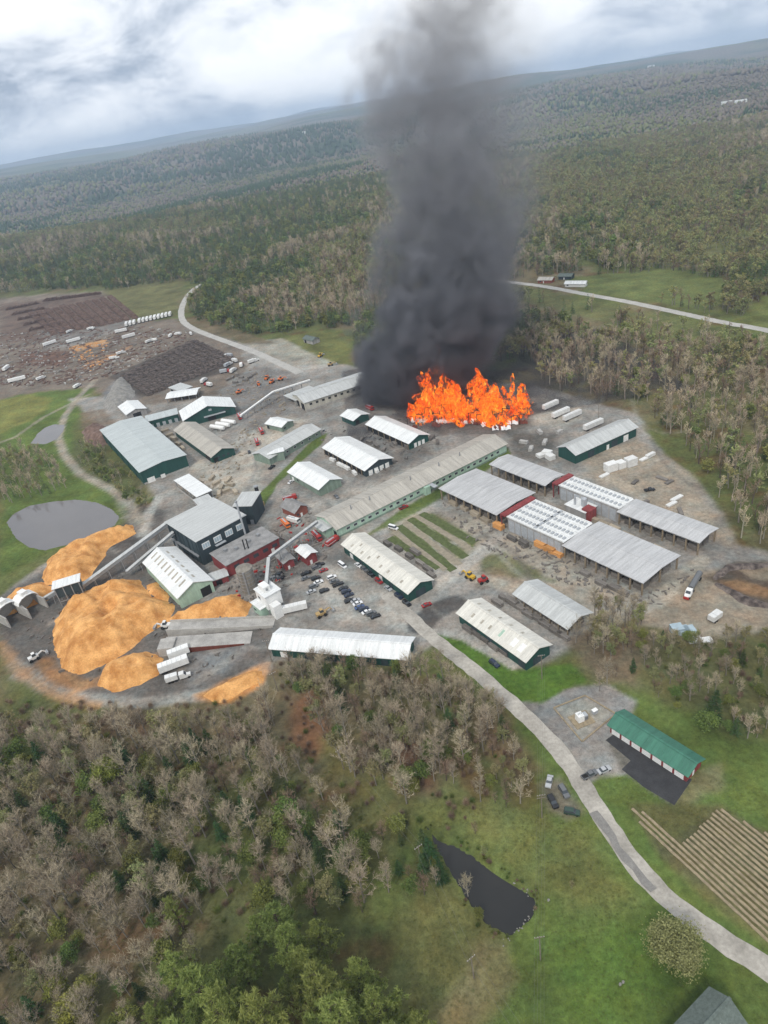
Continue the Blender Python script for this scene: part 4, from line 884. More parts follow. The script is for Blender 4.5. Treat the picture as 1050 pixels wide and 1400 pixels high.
# chip bin on legs
b = Bld('chip_bin', 'white-roofed chip bin on legs at the foot of the long conveyor', (72, 806), (108, 795), W=7, eave=11, cat='bin')
MB().box(.4, b.L - .4, .4, b.W - .4, 5, 10.8).build('bin_body', MT['wall_slate'], b.root); b.roof(MT['roof_white'], 0, over=.5); b.posts(4, 2, MT['steel'])
MB().box(1, b.L - 1, 0, .35, 2.6, 3.0).build('walkway', MT['steel'], b.root)
for px, py, lb in ((18, 846, 'white hooded chip hopper with open front beside the low orange heap'), (46, 834, 'white hooded chip hopper under the short steep conveyor')):
    q = G(px, py); r = link('chip_hopper', None, None, q, .9); tag(r, lb, 'hopper', 'white chip hoppers')
    mb = MB(); mb.box(-5, -4.4, -6, 6, -.2, 6); mb.box(4.4, 5, -6, 6, -.2, 6); mb.box(-5, 5, 5.4, 6, -.2, 6); mb.build('bunker_wall', MT['concrete'], r)
    mb = MB()
    for k in range(6):
        a0, a1 = math.pi * k / 6, math.pi * (k + 1) / 6
        mb.hexa([(5.2 * math.cos(a0), 0, 6 + 3 * math.sin(a0)), (5.2 * math.cos(a1), 0, 6 + 3 * math.sin(a1)), (5.2 * math.cos(a1), 6.4, 6 + 3 * math.sin(a1)), (5.2 * math.cos(a0), 6.4, 6 + 3 * math.sin(a0))], [(5.5 * math.cos(a0), 0, 6 + 3.3 * math.sin(a0)), (5.5 * math.cos(a1), 0, 6 + 3.3 * math.sin(a1)), (5.5 * math.cos(a1), 6.4, 6 + 3.3 * math.sin(a1)), (5.5 * math.cos(a0), 6.4, 6 + 3.3 * math.sin(a0))])
    mb.build('hood', MT['white_paint'], r); MB().box(-1.6, 1.6, 1, 5, 9, 11).build('head_box', MT['white_paint'], r)
# truck ramps
b = Bld('truck_ramp', 'upper concrete truck ramp running along the long orange heap', (228, 866), (372, 853), W=7, eave=2.2, cat='ramp', group='concrete truck ramps')
MB().hexa([(0, 0, -.3), (b.L, 0, -.3), (b.L, b.W, -.3), (0, b.W, -.3)], [(0, 0, 3.2), (b.L, 0, .3), (b.L, b.W, .3), (0, b.W, 3.2)]).build('deck', MT['concrete'], b.root)
for y in (0, b.W - .4): MB().hexa([(0, y, 3.2), (b.L, y, .3), (b.L, y + .4, .3), (0, y + .4, 3.2)], [(0, y, 4.2), (b.L, y, 1.3), (b.L, y + .4, 1.3), (0, y + .4, 4.2)]).build('kerb_wall', MT['road_pale'], b.root)
b = Bld('truck_ramp', 'lower concrete truck ramp with rusty red retaining face', (222, 889), (340, 873), W=8, eave=3, cat='ramp', group='concrete truck ramps')
MB().hexa([(0, 0, -.3), (b.L, 0, -.3), (b.L, b.W, -.3), (0, b.W, -.3)], [(0, 0, 3.6), (b.L, 0, .4), (b.L, b.W, .4), (0, b.W, 3.6)]).build('deck', MT['concrete'], b.root)
MB().hexa([(5, -.35, 0), (b.L * .93, -.35, 0), (b.L * .93, -.02, 0), (5, -.02, 0)], [(5, -.35, 3.0), (b.L * .93, -.35, .6), (b.L * .93, -.02, .6), (5, -.02, 3.0)]).build('retaining_face', MT['rust'], b.root)
MB().box(-2, 5, -.6, b.W * .8, -.2, 4.2).build('ramp_head', MT['concrete'], b.root)
# silo, chimneys, loading tower
q = G(342, 806); r = link('silo', None, None, q); tag(r, 'tall weathered tan silo in front of the red hall', 'silo')
MB().tube((0, 0, -.2), (0, 0, 13), 3.9, 3.9, 24).build('shell', MT['silo_tan'], r); MB().tube((0, 0, 13), (0, 0, 14.2), 4.0, 1.0, 24).build('top', MT['silo_tan'], r)
for z in range(2, 13, 2): MB().tube((0, 0, z), (0, 0, z + .25), 4.0, 4.0, 24).build('hoop', MT['steel'], r)
MB().box(-.4, .4, -4.4, -3.95, 0, 13).build('ladder', MT['steel'], r)
q = G(357, 692); r = link('chimney_stack', None, None, q); tag(r, 'short thick black chimney stack beside the small red house', 'chimney')
MB().tube((0, 0, -.2), (0, 0, 13.5), 1.3, 1.1, 16).build('flue', MT['soot'], r); MB().box(-2, 2, -2, 2, 0, 2).build('base', MT['machine_tan'], r); MB().tube((0, 0, 13.2), (0, 0, 13.7), 1.35, 1.35, 16).build('rim', MT['steel'], r)
q = G(339, 742); r = link('chimney_stack', None, None, q); tag(r, 'tall thin steel flue rising in front of the slate boiler house', 'chimney')
MB().tube((0, 0, -.2), (0, 0, 26), .55, .5, 12).build('flue', MT['pale_steel'], r); MB().tube((0, 0, 25.6), (0, 0, 26.1), .7, .7, 12).build('rim', MT['steel'], r)
b = Bld('loading_tower', 'white loading tower over the truck scale at the end of the conveyor', (347, 806), (362, 818), (384, 806), eave=11, cat='tower')
b.walls(MT['white_paint'], h=11, z0=4).roof(MT['roof_white'], 0, over=.2); b.posts(2, 2, MT['steel'], 4.2); MB().box(b.L * .2, b.L * .7, b.W * .2, b.W * .6, 11.3, 14).build('head_house', MT['white_paint'], b.root); b.near('window', MT['window_glass'], 2, 4, 7, 8.4); MB().box(b.L, b.L + 4, 1, b.W * .6, 0, 7).build('chute', MT['white_paint'], b.root)
b = Bld('scale_house', 'mint scale hut at the foot of the white loading tower', (343, 824), (356, 834), W=6, eave=5, cat='hut')
b.walls(MT['wall_mint']).roof(MT['roof_white'], 0, over=.3); b.near('window', MT['window_glass'], 1, 3, 1.4, 2.6)
# three horizontal white tanks
for i in range(3):
    q = G(298 + 7.5 * i, 588 - 4 * i); r = link('tank', None, None, q, 2.5); tag(r, 'white horizontal tank in the row of three by the gabled mill', 'tank', 'row of three white tanks')
    mb = MB(); mb.tube((-6.5, 0, 2.4), (6.5, 0, 2.4), 1.6, 1.6, 16); mb.tube((6.5, 0, 2.4), (7.1, 0, 2.4), 1.6, 1.0, 16); mb.tube((-7.1, 0, 2.4), (-6.5, 0, 2.4), 1.0, 1.6, 16); mb.build('vessel', MT['white_paint'], r, smooth=False)
    for x in (-4, 4): MB().box(x - .4, x + .4, -1.4, 1.4, -.2, 1.4).build('saddle', MT['concrete'], r)

# ------------------------------------------------------------------ vehicles
def car_meshes(kind):
    Lh = {'sedan': 2.35, 'suv': 2.4, 'pickup': 2.8, 'van': 2.8}[kind]; wd = .92
    prof = {'sedan': [(-Lh, .35), (-Lh, .85), (-1.7, .98), (.95, .98), (Lh - .1, .78), (Lh, .35)], 'suv': [(-Lh, .35), (-Lh, 1.05), (1.0, 1.08), (Lh - .1, .92), (Lh, .35)], 'pickup': [(-Lh, .45), (-Lh, 1.1), (1.5, 1.12), (Lh - .1, 1.0), (Lh, .45)], 'van': [(-Lh, .35), (-Lh, 1.2), (1.9, 1.2), (Lh, .95), (Lh, .35)]}[kind]
    body = MB(); n = len(prof); body.hexa([(x, -wd, z) for x, z in prof], [(x, wd, z) for x, z in prof])
    cab = {'sedan': (-1.55, 1.0, -.95, .35, .97, 1.45), 'suv': (-2.3, 1.1, -2.05, .45, 1.06, 1.75), 'pickup': (-.6, 1.55, -.45, .9, 1.1, 1.8), 'van': (-2.75, 2.0, -2.7, 1.4, 1.18, 2.2)}[kind]
    x0, x1, x2, x3, z0, z1 = cab; gl = MB(); gl.hexa([(x0, -wd * .95, z0), (x1, -wd * .95, z0), (x1, wd * .95, z0), (x0, wd * .95, z0)], [(x2, -wd * .78, z1), (x3, -wd * .78, z1), (x3, wd * .78, z1), (x2, wd * .78, z1)])
    rf = MB().box(x2 - .05, x3 + .05, -wd * .8, wd * .8, z1 + .005, z1 + .07)
    extra = None
    if kind == 'pickup': extra = MB().box(-2.65, -.75, -.72, .72, 1.115, 1.14)
    wh = MB().tube((0, -.11, 0), (0, .11, 0), .34, .34, 12)
    return body, gl, rf, wh, extra, Lh
CARM = {}
def car(px, py, to, color, kind, label, group='parked cars'):
    q = G(px, py); e = G(px + to[0], py + to[1]); rz = math.atan2(e.y - q.y, e.x - q.x)
    key = (kind, color)
    if key not in CARM:
        bo, gl, rf, wh, ex, Lh = car_meshes(kind); pm_ = MT['paint_' + color]
        CARM[key] = (bo.mesh('body', pm_), gl.mesh('window_glass', MT['window_glass']), rf.mesh('roof', pm_), wh.mesh('wheel', MT['tyre']), ex.mesh('bed', MT['tyre']) if ex else None, Lh)
    bo, gl, rf, wh, ex, Lh = CARM[key]; name = {'sedan': 'parked_car', 'suv': 'parked_car', 'pickup': 'pickup_truck', 'van': 'van'}[kind]
    r = link(name, None, None, (q.x, q.y, 0.02), rz); tag(r, label, {'pickup': 'pickup', 'van': 'van'}.get(kind, 'car'), group)
    link('body', bo, r); link('window_glass', gl, r); link('roof', rf, r)
    if ex: link('bed', ex, r)
    for sx_ in (-.62, .62):
        for sy_ in (-.82, .82): link('wheel', wh, r, (Lh * sx_, sy_, .34))
    return r
LOTD = (18, -7)
CN = {'black': 'black', 'grey': 'dark grey', 'white': 'white', 'navy': 'navy', 'blue': 'blue', 'red': 'red', 'silver': 'silver', 'green': 'dark green'}
for zx, zy, colr, kd in ((222, 345, 'black', 'suv'), (234, 362, 'white', 'sedan'), (214, 380, 'grey', 'suv'), (204, 402, 'silver', 'sedan'), (258, 398, 'black', 'suv'), (290, 342, 'white', 'suv'), (300, 358, 'grey', 'sedan'), (316, 372, 'black', 'pickup'), (338, 388, 'black', 'sedan'), (350, 402, 'navy', 'suv'), (362, 416, 'navy', 'sedan'), (364, 440, 'black', 'suv'), (390, 440, 'silver', 'sedan'), (400, 452, 'white', 'sedan'), (408, 468, 'blue', 'sedan'), (424, 476, 'navy', 'suv'), (438, 488, 'white', 'sedan'), (456, 494, 'grey', 'suv'), (474, 506, 'black', 'sedan'), (255, 312, 'red', 'sedan'), (182, 325, 'black', 'pickup'), (240, 288, 'black', 'suv'), (225, 300, 'grey', 'suv'), (62, 330, 'black', 'pickup'), (48, 345, 'grey', 'suv'), (75, 345, 'black', 'sedan'), (180, 345, 'grey', 'sedan')):
    car(360 + zx / 3.088, 680 + zy / 3.088, LOTD, colr, kd, CN[colr] + {'sedan': ' car', 'suv': ' sport utility car', 'pickup': ' pickup', 'van': ' van'}[kd] + ' in the crowded gravel parking lot', 'cars in the gravel parking lot')
for zx, zy, colr, kd in ((402, 290, 'white', 'sedan'), (428, 308, 'grey', 'suv'), (455, 330, 'black', 'sedan'), (488, 358, 'red', 'suv'), (528, 388, 'silver', 'sedan'), (572, 422, 'navy', 'suv'), (606, 452, 'black', 'suv')):
    car(360 + zx / 3.088, 680 + zy / 3.088, (14, 10), colr, kd, CN[colr] + ' car parked along the wall of the cream-roofed green shed', 'cars along the green shed')
car(360 + 690 / 3.088, 680 + 458 / 3.088, (14, -6), 'red', 'sedan', 'red car parked at the gable end of the cream-roofed green shed')
car(360 + 335 / 3.088, 680 + 292 / 3.088, (10, 7), 'white', 'van', 'white van parked between the parking lot and the green shed')
car(538, 723, (14, 4), 'white', 'van', 'white van parked at the corner of the striped grass plots'); car(552, 695, (14, -6), 'red', 'pickup', 'red pickup on the track beside the very long building')
car(676, 909, (12, 9), 'navy', 'suv', 'navy car parked beside the skylit green shed')
car(751, 1070, (-4, 18), 'silver', 'sedan', 'silver car parked on the road verge beside the gravel drive'); car(771, 1084, (10, 16), 'grey', 'suv', 'dark grey car parked close to the road edge on the verge'); car(756, 1098, (10, 18), 'black', 'suv', 'black car parked on the verge grass away from the road'); car(782, 1112, (22, 4), 'green', 'suv', 'dark green car parked crosswise on the verge')
car(826, 1054, (16, -7), 'silver', 'sedan', 'silver car parked on the drive to the red barn'); car(806, 1061, (16, -8), 'grey', 'pickup', 'dark grey pickup parked on the drive to the red barn')
car(888, 671, (14, -2), 'black', 'pickup', 'black pickup alone on the dirt lot behind the kilns')
car(372, 640, (12, -8), 'black', 'pickup', 'black pickup at the corner of the sage building'); car(341, 619, (3, 12), 'black', 'sedan', 'black car driving across the pale dusty yard')
car(398, 660, (8, -6), 'white', 'sedan', 'white car beside the sage gabled store'); car(460, 1400 - 720, (1, 1), 'grey', 'sedan', 'dark grey car near the porch of the very long building')
car(1050 - 580, 610, (10, 6), 'white', 'suv', 'white car in front of the open white store')
def box_truck(name, q, rz, L, wd, h, m, label, cat, group=None, cab=None, tank=False, tm='white_paint'):
    r = link(name, None, None, (q.x, q.y, 0), rz); tag(r, label, cat, group)
    if tank: MB().tube((0, 0, 2.3), (L, 0, 2.3), 1.25, 1.25, 14).build('tank', MT[m], r)
    else:
        MB().box(0, L, -wd / 2, wd / 2, 1.15, h).build('cargo_box', MT[m], r)
        rb = MB()
        for i in range(1, int(L / 2)): rb.box(i * 2 - .05, i * 2 + .05, -wd / 2 - .02, wd / 2 + .02, h - .02, h + .05)
        if rb.v: tag(rb.build('roof_bow', MT['pale_steel'], r), kind='stuff')
    MB().box(.2, L - .2, -.5, .5, .8, 1.14).build('chassis', MT['steel'], r)
    wm_ = MB().tube((0, -wd / 2, 0), (0, wd / 2, 0), .5, .5, 10).mesh('axle_wheels', MT['tyre'])
    for x in (1.2, 2.5): link('axle_wheel', wm_, r, (x, 0, .5))
    if cab:
        MB().hexa([(L + .6, -1.2, .7), (L + 4.4, -1.2, .7), (L + 4.4, 1.2, .7), (L + .6, 1.2, .7)], [(L + .6, -1.15, 3.0), (L + 2.6, -1.15, 3.0), (L + 2.6, 1.15, 3.0), (L + .6, 1.15, 3.0)]).build('cab', MT[cab], r)
        MB().box(L + 2.4, L + 5.2, -.85, .85, .7, 1.7).build('hood', MT[cab], r); MB().hexa([(L + 2.75, -1, 1.9), (L + 3.5, -1, 1.9), (L + 3.5, 1, 1.9), (L + 2.75, 1, 1.9)], [(L + 2.55, -.95, 2.85), (L + 2.8, -.95, 2.85), (L + 2.8, .95, 2.85), (L + 2.55, .95, 2.85)]).build('windshield', MT['window_glass'], r)
        for x in (L - 1, L + 4.2): link('axle_wheel', wm_, r, (x, 0, .5))
    else: MB().box(L - 2.4, L - 2.1, -.8, .8, 0, 1.15).build('landing_leg', MT['steel'], r)
    return r
def hd(a, b): A, B = G(*a), G(*b); return math.atan2(B.y - A.y, B.x - A.x)
box_truck('semi_trailer', G(374, 843), hd((374, 843), (421, 832)), 15.8, 2.6, 4.1, 'wrap_white', 'long white semi trailer beside the white loading tower', 'trailer')
box_truck('semi_trailer', G(219, 921), hd((219, 921), (254, 908)), 12.5, 3.2, 4.2, 'wrap_white', 'white box trailer parked closest to the rounded orange mound', 'trailer', 'pair of white box trailers'); box_truck('semi_trailer', G(232, 902), hd((232, 902), (256, 893)), 9.0, 3.0, 4.2, 'wrap_white', 'shorter white box trailer parked below the lower truck ramp', 'trailer', 'pair of white box trailers'); box_truck('box_truck', G(228, 934), hd((228, 934), (244, 929)), 5.0, 2.4, 3.4, 'wrap_white', 'small white box truck in front of the two box trailers', 'truck', cab='wrap_white')
box_truck('tank_truck', G(956, 789), hd((956, 789), (938, 820)), 12, 2.5, 3.6, 'paint_grey', 'tank truck with dark tank and white and red cab on the dirt lot', 'truck', cab='white_paint', tank=True)
MB().box(17.3, 17.7, -1.1, 1.1, .5, 1.5).build('bumper', MT['truck_red'], bpy.data.objects['tank_truck'])
for px, py, L, lb in ((743, 562, 13, 'white box trailer closest to the burning debris'), (756, 573, 14, 'white box trailer second from the burning debris'), (771, 577, 14.5, 'white box trailer third from the burning debris'), (799, 590, 15, 'white box trailer beside the dark green equipment shed')):
    box_truck('semi_trailer', G(px, py), hd((px, py), (px + 25, py - 11)), L, 2.7, 4.1, 'wrap_white', lb, 'trailer', 'white trailers beside the fire')
for i in range(13):
    px = 170 + 5.2 * i + (3 if i < 3 else 0); py = 447 - 1.15 * i
    if i in (3,): continue
    box_truck('semi_trailer', G(px, py), hd((px, py), (px + 3, py - 9)), 14, 3.0, 4.2, 'wrap_white', 'white trailer in the long row below the olive meadow', 'trailer', 'row of white trailers by the log yard')
for px, py, L, dr, lb in ((6, 508, 13, (10, -8), 'white trailer angled at the edge of the log yard'), (12, 524, 17, (20, -5), 'long white trailer with dark underside beside the yellow meadow'), (168, 464, 15, (14, -4), 'grey-white trailer on the pale lane of the log yard'), (158, 456, 14, (14, -3), 'white trailer lying along the pale lane of the log yard'), (92, 470, 16, (14, -4), 'white trailer beside the brown bark heap'), (60, 474, 16, (12, -4), 'pale trailer among the log yard clutter')):
    box_truck('semi_trailer', G(px, py), hd((px, py), (px + dr[0], py + dr[1])), L, 3.2, 4.0, 'wrap_white', lb, 'trailer')
for k, (px, py) in enumerate(((51, 521), (102, 532), (150, 492), (160, 486), (120, 452), (128, 451), (92, 456), (200, 470), (215, 466), (232, 462), (248, 458), (262, 459))):
    box_truck('log_truck', G(px, py), rng.uniform(0, 3), 5.5, 2.5, 3.2, 'wrap_white', 'small white truck among the log yard clutter', 'truck', 'white trucks in the log yard', cab='wrap_white')
for k, (px, py) in enumerate(((301, 511), (316, 511), (276, 525), (290, 529), (308, 503), (324, 496), (330, 503), (340, 498), (318, 488))):
    box_truck('box_truck', G(px, py), rng.uniform(0, 3), 6.5, 2.6, 3.6, 'wrap_white' if k % 4 else 'pale_steel', 'white truck parked between the dark log rows and the haul road', 'truck', 'trucks by the dark log rows', cab='wrap_white' if k % 3 else 'truck_red')
def machine(name, px, py, rz, m, label, cat, group=None, boom=True):
    q = G(px, py); r = link(name, None, None, (q.x, q.y, 0), rz); tag(r, label, cat, group)
    MB().box(-2.4, 2.0, -1.1, 1.1, 1.0, 2.3).build('body', MT[m], r)
    MB().hexa([(-.6, -.9, 2.3), (1.2, -.9, 2.3), (1.2, .9, 2.3), (-.6, .9, 2.3)], [(-.4, -.8, 3.6), (.8, -.8, 3.6), (.8, .8, 3.6), (-.4, .8, 3.6)]).build('cab', MT['window_glass'], r)
    MB().box(-.5, .9, -.85, .85, 3.62, 3.75).build('cab_roof', MT[m], r)
    if boom: mb = MB(); mb.beam((1.6, 0, 1.6), (4.2, 0, 2.6), .5, .5); mb.beam((4.2, 0, 2.5), (5.2, 0, 1.0), .4, .4); mb.build('boom', MT[m], r); MB().box(4.9, 6.1, -1.3, 1.3, .3, 1.3).build('bucket', MT['steel'], r)
    wm_ = MB().tube((0, -.3, 0), (0, .3, 0), .8, .8, 12).mesh('wheel', MT['tyre'])
    for x in (-1.6, 1.4):
        for y in (-1.2, 1.2): link('wheel', wm_, r, (x, y, .8))
    return r
machine('wheel_loader', 643, 791, 2.2, 'machine_yellow', 'yellow wheel loader parked by the brown plot', 'loader'); machine('tractor', 661, 796, .3, 'truck_red', 'faded red tractor next to the yellow loader', 'tractor', boom=False)
machine('log_loader', 440, 842, .4, 'machine_tan', 'tan log loader on the gravel behind the long white shed', 'loader'); machine('wheel_loader', 438, 488, 1, 'machine_yellow', 'yellow loader in the clearing beyond the haul road', 'loader'); machine('wheel_loader', 452, 500, .2, 'machine_tan', 'tan loader on the grass edge beside the smoke', 'loader')
machine('wheel_loader', 118, 880, 1.2, 'truck_orange', 'small loader scooping the hollow of the largest orange mound', 'loader'); machine('wheel_loader', 228, 858, 3.0, 'wrap_white', 'white loader standing on the upper truck ramp end', 'loader'); machine('wheel_loader', 48, 902, .6, 'wrap_white', 'white loader on the dark chip yard floor', 'loader')
for k, (px, py) in enumerate(((327, 538), (354, 527), (372, 524), (384, 520), (365, 519))): machine('log_loader', px, py, rng.uniform(0, 6), 'truck_orange', 'orange log loader working beside the white conveyor pipe', 'loader', 'orange loaders in the log yard')
def fire_engine(px, py, to, m, label):
    q = G(px, py); r = link('fire_engine', None, None, (q.x, q.y, 0), hd((px, py), (px + to[0], py + to[1]))); tag(r, label, 'fire engine', 'fire engines')
    MB().box(-4.2, 1.6, -1.25, 1.25, .8, 3.0).build('body', MT[m], r); MB().hexa([(1.7, -1.25, .8), (4.2, -1.25, .8), (4.2, 1.25, .8), (1.7, 1.25, .8)], [(1.7, -1.2, 3.1), (3.9, -1.2, 3.1), (3.9, 1.2, 3.1), (1.7, 1.2, 3.1)]).build('cab', MT[m], r)
    MB().box(3.6, 4.25, -1.1, 1.1, 2.0, 2.8).build('windshield', MT['window_glass'], r); MB().box(-4, 1.4, -.4, .4, 3.0, 3.3).build('ladder', MT['pale_steel'], r); MB().box(-4.22, 1.62, -1.27, 1.27, 1.5, 1.75).build('stripe', MT['white_paint'], r)
    wm_ = MB().tube((0, -1.25, 0), (0, 1.25, 0), .5, .5, 10).mesh('axle_wheel', MT['tyre'])
    for x in (-2.6, 3): link('axle_wheel', wm_, r, (x, 0, .5))
fire_engine(434, 736, (8, 8), 'truck_red', 'red fire engine by the porch of the very long building'); fire_engine(455, 743, (14, -10), 'truck_red', 'red fire engine in front of the cream-roofed green shed'); fire_engine(391, 719, (6, 6), 'truck_orange', 'orange fire engine among the red huts by the chimney'); fire_engine(402, 714, (10, 3), 'wrap_white', 'white fire engine next to the orange one'); fire_engine(358, 592, (5, 9), 'truck_red', 'red truck at the corner of the small sage hut'); fire_engine(352, 607, (3, 9), 'truck_red', 'red fire engine on the dusty yard beside the sage building'); fire_engine(328, 572, (4, 8), 'truck_red', 'red truck under the start of the white conveyor pipe'); fire_engine(506, 560, (9, 4), 'truck_red', 'red fire engine beside the small hut at the foot of the smoke'); fire_engine(397, 684, (10, -3), 'truck_red', 'red truck behind the small red house')

# ------------------------------------------------------------------ lumber packs and bundles
def packs(lst, m, label, group, lx=5, ly=2.6, h=2.4, rz=None):
    for px, py in lst: q = G(px, py); stack(q, rz if rz is not None else rng.uniform(0, 3), lx * rng.uniform(.8, 1.2), ly, h * rng.uniform(.7, 1.2), m, label, group)
KZ = hd((693, 707), (770, 742))
packs([(835, 643), (848, 639), (862, 636)], 'wrap_white', 'tall white-wrapped lumber pack in the row on the dirt lot', 'white packs on the dirt lot', 6, 4.5, 4.0, hd((835, 643), (862, 634)))
packs([(826, 651), (881, 628), (889, 624), (918, 690), (925, 682)], 'wrap_white', 'low white lumber bundle lying on the bare dirt lot', 'low white bundles on the dirt lot', 7, 2.2, 1.2, hd((826, 650), (840, 643)))
packs([(740, 624), (748, 622), (752, 627)], 'wrap_white', 'white-wrapped pack beside the dark green equipment shed', 'white packs by the equipment shed', 5, 4, 2.5)
packs([(740, 748), (752, 754), (762, 759)], 'sawn_orange', 'fresh orange lumber pack along the white kiln wall', 'orange packs by the kiln', 7, 3, 2.4, KZ); packs([(682, 722)], 'sawn_orange', 'fresh orange lumber pack under the red kiln gantry', 'orange packs by the kiln', 7, 3, 2.4, KZ)
packs([(800, 660), (806, 664), (812, 668)], 'wrap_white', 'white bundle along the back wall of the narrow kiln', 'white bundles behind the narrow kiln', 5, 2, 1.5, KZ)
packs([(925, 864), (934, 864), (942, 864)], 'tarp_blue', 'pale blue tarped pack at the lower edge of the dirt lot', 'tarped packs', 4, 4, 2.4, 0); packs([(950, 876), (964, 877)], 'wrap_white', 'flat white bundle beside the blue tarped packs', 'flat white bundles', 4.5, 3, 1.0, 0)
packs([(930, 700), (880, 690), (868, 660), (905, 655), (915, 660)], 'sawn_grey', 'weathered grey lumber pile lying on the dirt lot', 'grey piles on the dirt lot', 6, 2, 1.2)
for lb, pts, m_ in (('dark lumber pack between the two white stores', [(470, 618), (478, 612), (486, 606), (494, 603), (505, 606), (515, 611), (525, 616), (500, 618), (512, 622), (540, 608), (484, 620)], 'sawn_grey'), ('white bundle in front of the open white store', [(455, 630), (466, 637), (474, 641), (485, 648), (505, 648), (512, 645)], 'wrap_white'), ('grey lumber pack in the strip behind the cream-roofed green shed', [(530, 745), (545, 752), (560, 762), (575, 772), (585, 780), (590, 788), (568, 756)], 'sawn_grey'), ('lumber pack between the skylit shed and the pole shed', [(690, 820), (700, 826), (712, 834), (722, 842), (735, 848), (745, 856), (760, 866), (770, 872), (680, 826)], 'sawn_grey'), ('lumber pack along the near wall of the skylit shed', [(640, 862), (652, 868), (664, 876), (676, 886), (690, 893)], 'sawn_grey'), ('pale lumber bundle in front of the drying shed by the grass plots', [(620, 690), (635, 697), (650, 706), (664, 713)], 'sawn_wood'), ('pale lumber bundle in the alley between the kiln and the drying sheds', [(782, 698), (795, 705), (812, 712), (826, 718), (840, 724), (858, 734), (900, 752)], 'sawn_wood'), ('white debris bundle on the scorched ground by the trailers', [(716, 606), (738, 592), (745, 606), (726, 615), (765, 592)], 'pale_scrap'), ('grey lumber pack in rows beside the orange loaders', [(312, 520), (318, 517), (324, 514), (330, 517), (336, 521), (322, 524), (328, 527), (342, 517), (348, 513)], 'sawn_grey'), ('lumber pack in the alley beside the tan planer building', [(226, 590), (232, 596), (238, 602), (244, 608), (250, 614)], 'sawn_wood'), ('scrap wood pack behind the white mono-pitch roof', [(290, 655), (296, 662), (303, 668), (310, 672), (300, 676), (316, 664), (322, 674), (312, 658)], 'sawn_wood'), ('dark lumber pack under the burning store edge', [(545, 600), (556, 612), (590, 600), (598, 606)], 'sawn_grey'), ('lumber pack on the pale lane along the kilns', [(700, 738), (716, 746), (800, 786), (822, 800), (840, 806), (852, 812)], 'sawn_grey')):
    packs(pts, m_, lb, lb + 's', 5.5, 2.4, 2.0, hd((701, 811), (776, 858)) if 'shed' in lb or 'kiln' in lb else None)
for lb, A, sx_ in (('small white box trailer with dark frame on the dirt lot', (971, 852), 1),):
    box_truck('utility_trailer', G(*A), .5, 5.5, 2.8, 3.4, 'wrap_white', lb, 'trailer')
# scattered yard litter too small to count
def litter(name, poly, n, m, label, smin, smax, seed):
    r_ = np.random.default_rng(seed); P = np.array(poly); mb = MB(); k = 0
    while k < n:
        px, py = r_.uniform(P[:, 0].min(), P[:, 0].max()), r_.uniform(P[:, 1].min(), P[:, 1].max())
        if not pip(np.array([px, py]), poly): continue
        q = G(px, py); k += 1; a = r_.uniform(0, 3.14); L, w_, h = r_.uniform(smin, smax), r_.uniform(.3, 1.0) * smin, r_.uniform(.3, 1.2); c_, s_ = math.cos(a), math.sin(a)
        if any(pip(np.array([q.x, q.y]), f_) for f_ in FOOT): continue
        pts = [(q.x + (u * L * c_ - v_ * w_ * s_) / 2, q.y + (u * L * s_ + v_ * w_ * c_) / 2) for u, v_ in ((-1, -1), (1, -1), (1, 1), (-1, 1))]
        mb.hexa([(x, y, -.1) for x, y in pts], [(x, y, h) for x, y in pts])
    tag(mb.build(name, MT[m]), label, kind='stuff')
YARD = [(0, 455), (120, 450), (200, 446), (262, 455), (250, 468), (160, 512), (100, 525), (0, 530)]
litter('pale_yard_litter', YARD, 230, 'pale_scrap', 'pale scraps strewn over the log yard', 1.2, 4, 1); litter('brown_yard_litter', YARD, 700, 'log_brown', 'brown bark and log ends strewn over the log yard', 2, 7, 2); litter('grey_yard_litter', YARD, 300, 'sawn_grey', 'grey offcuts strewn over the log yard', 2, 8, 3)
litter('orange_yard_litter', [(95, 476), (150, 464), (150, 472), (110, 506), (170, 478), (120, 510), (98, 484)], 60, 'sawn_orange', 'orange sawn offcuts heaped in the log yard', 1.5, 4, 4)
litter('mill_litter', [(300, 540), (350, 500), (420, 540), (350, 600), (330, 640), (290, 700), (270, 650), (340, 580)], 220, 'sawn_wood', 'wood scraps strewn over the dusty mill yard', .8, 3, 5); litter('core_litter', [(290, 790), (420, 690), (450, 760), (400, 800), (320, 830), (300, 815)], 240, 'sawn_grey', 'machinery scraps around the red huts', .8, 3, 6); litter('core_red_litter', [(290, 800), (400, 690), (450, 740), (400, 790), (320, 820)], 60, 'truck_red', 'red pipes and crates around the red huts', .8, 2.5, 7)
litter('kiln_litter', [(600, 680), (690, 720), (880, 815), (960, 770), (900, 830), (780, 800), (640, 740)], 200, 'sawn_grey', 'timber offcuts along the drying sheds', .7, 3, 8); litter('chip_yard_litter', [(20, 860), (120, 800), (240, 740), (280, 830), (380, 860), (300, 930), (100, 940)], 160, 'sawn_grey', 'scrap and bark over the chip yard floor', .7, 2.5, 9); litter('alley_litter', [(440, 590), (560, 560), (600, 600), (520, 650), (440, 620)], 150, 'sawn_grey', 'lumber scraps between the white stores', .8, 4, 10)

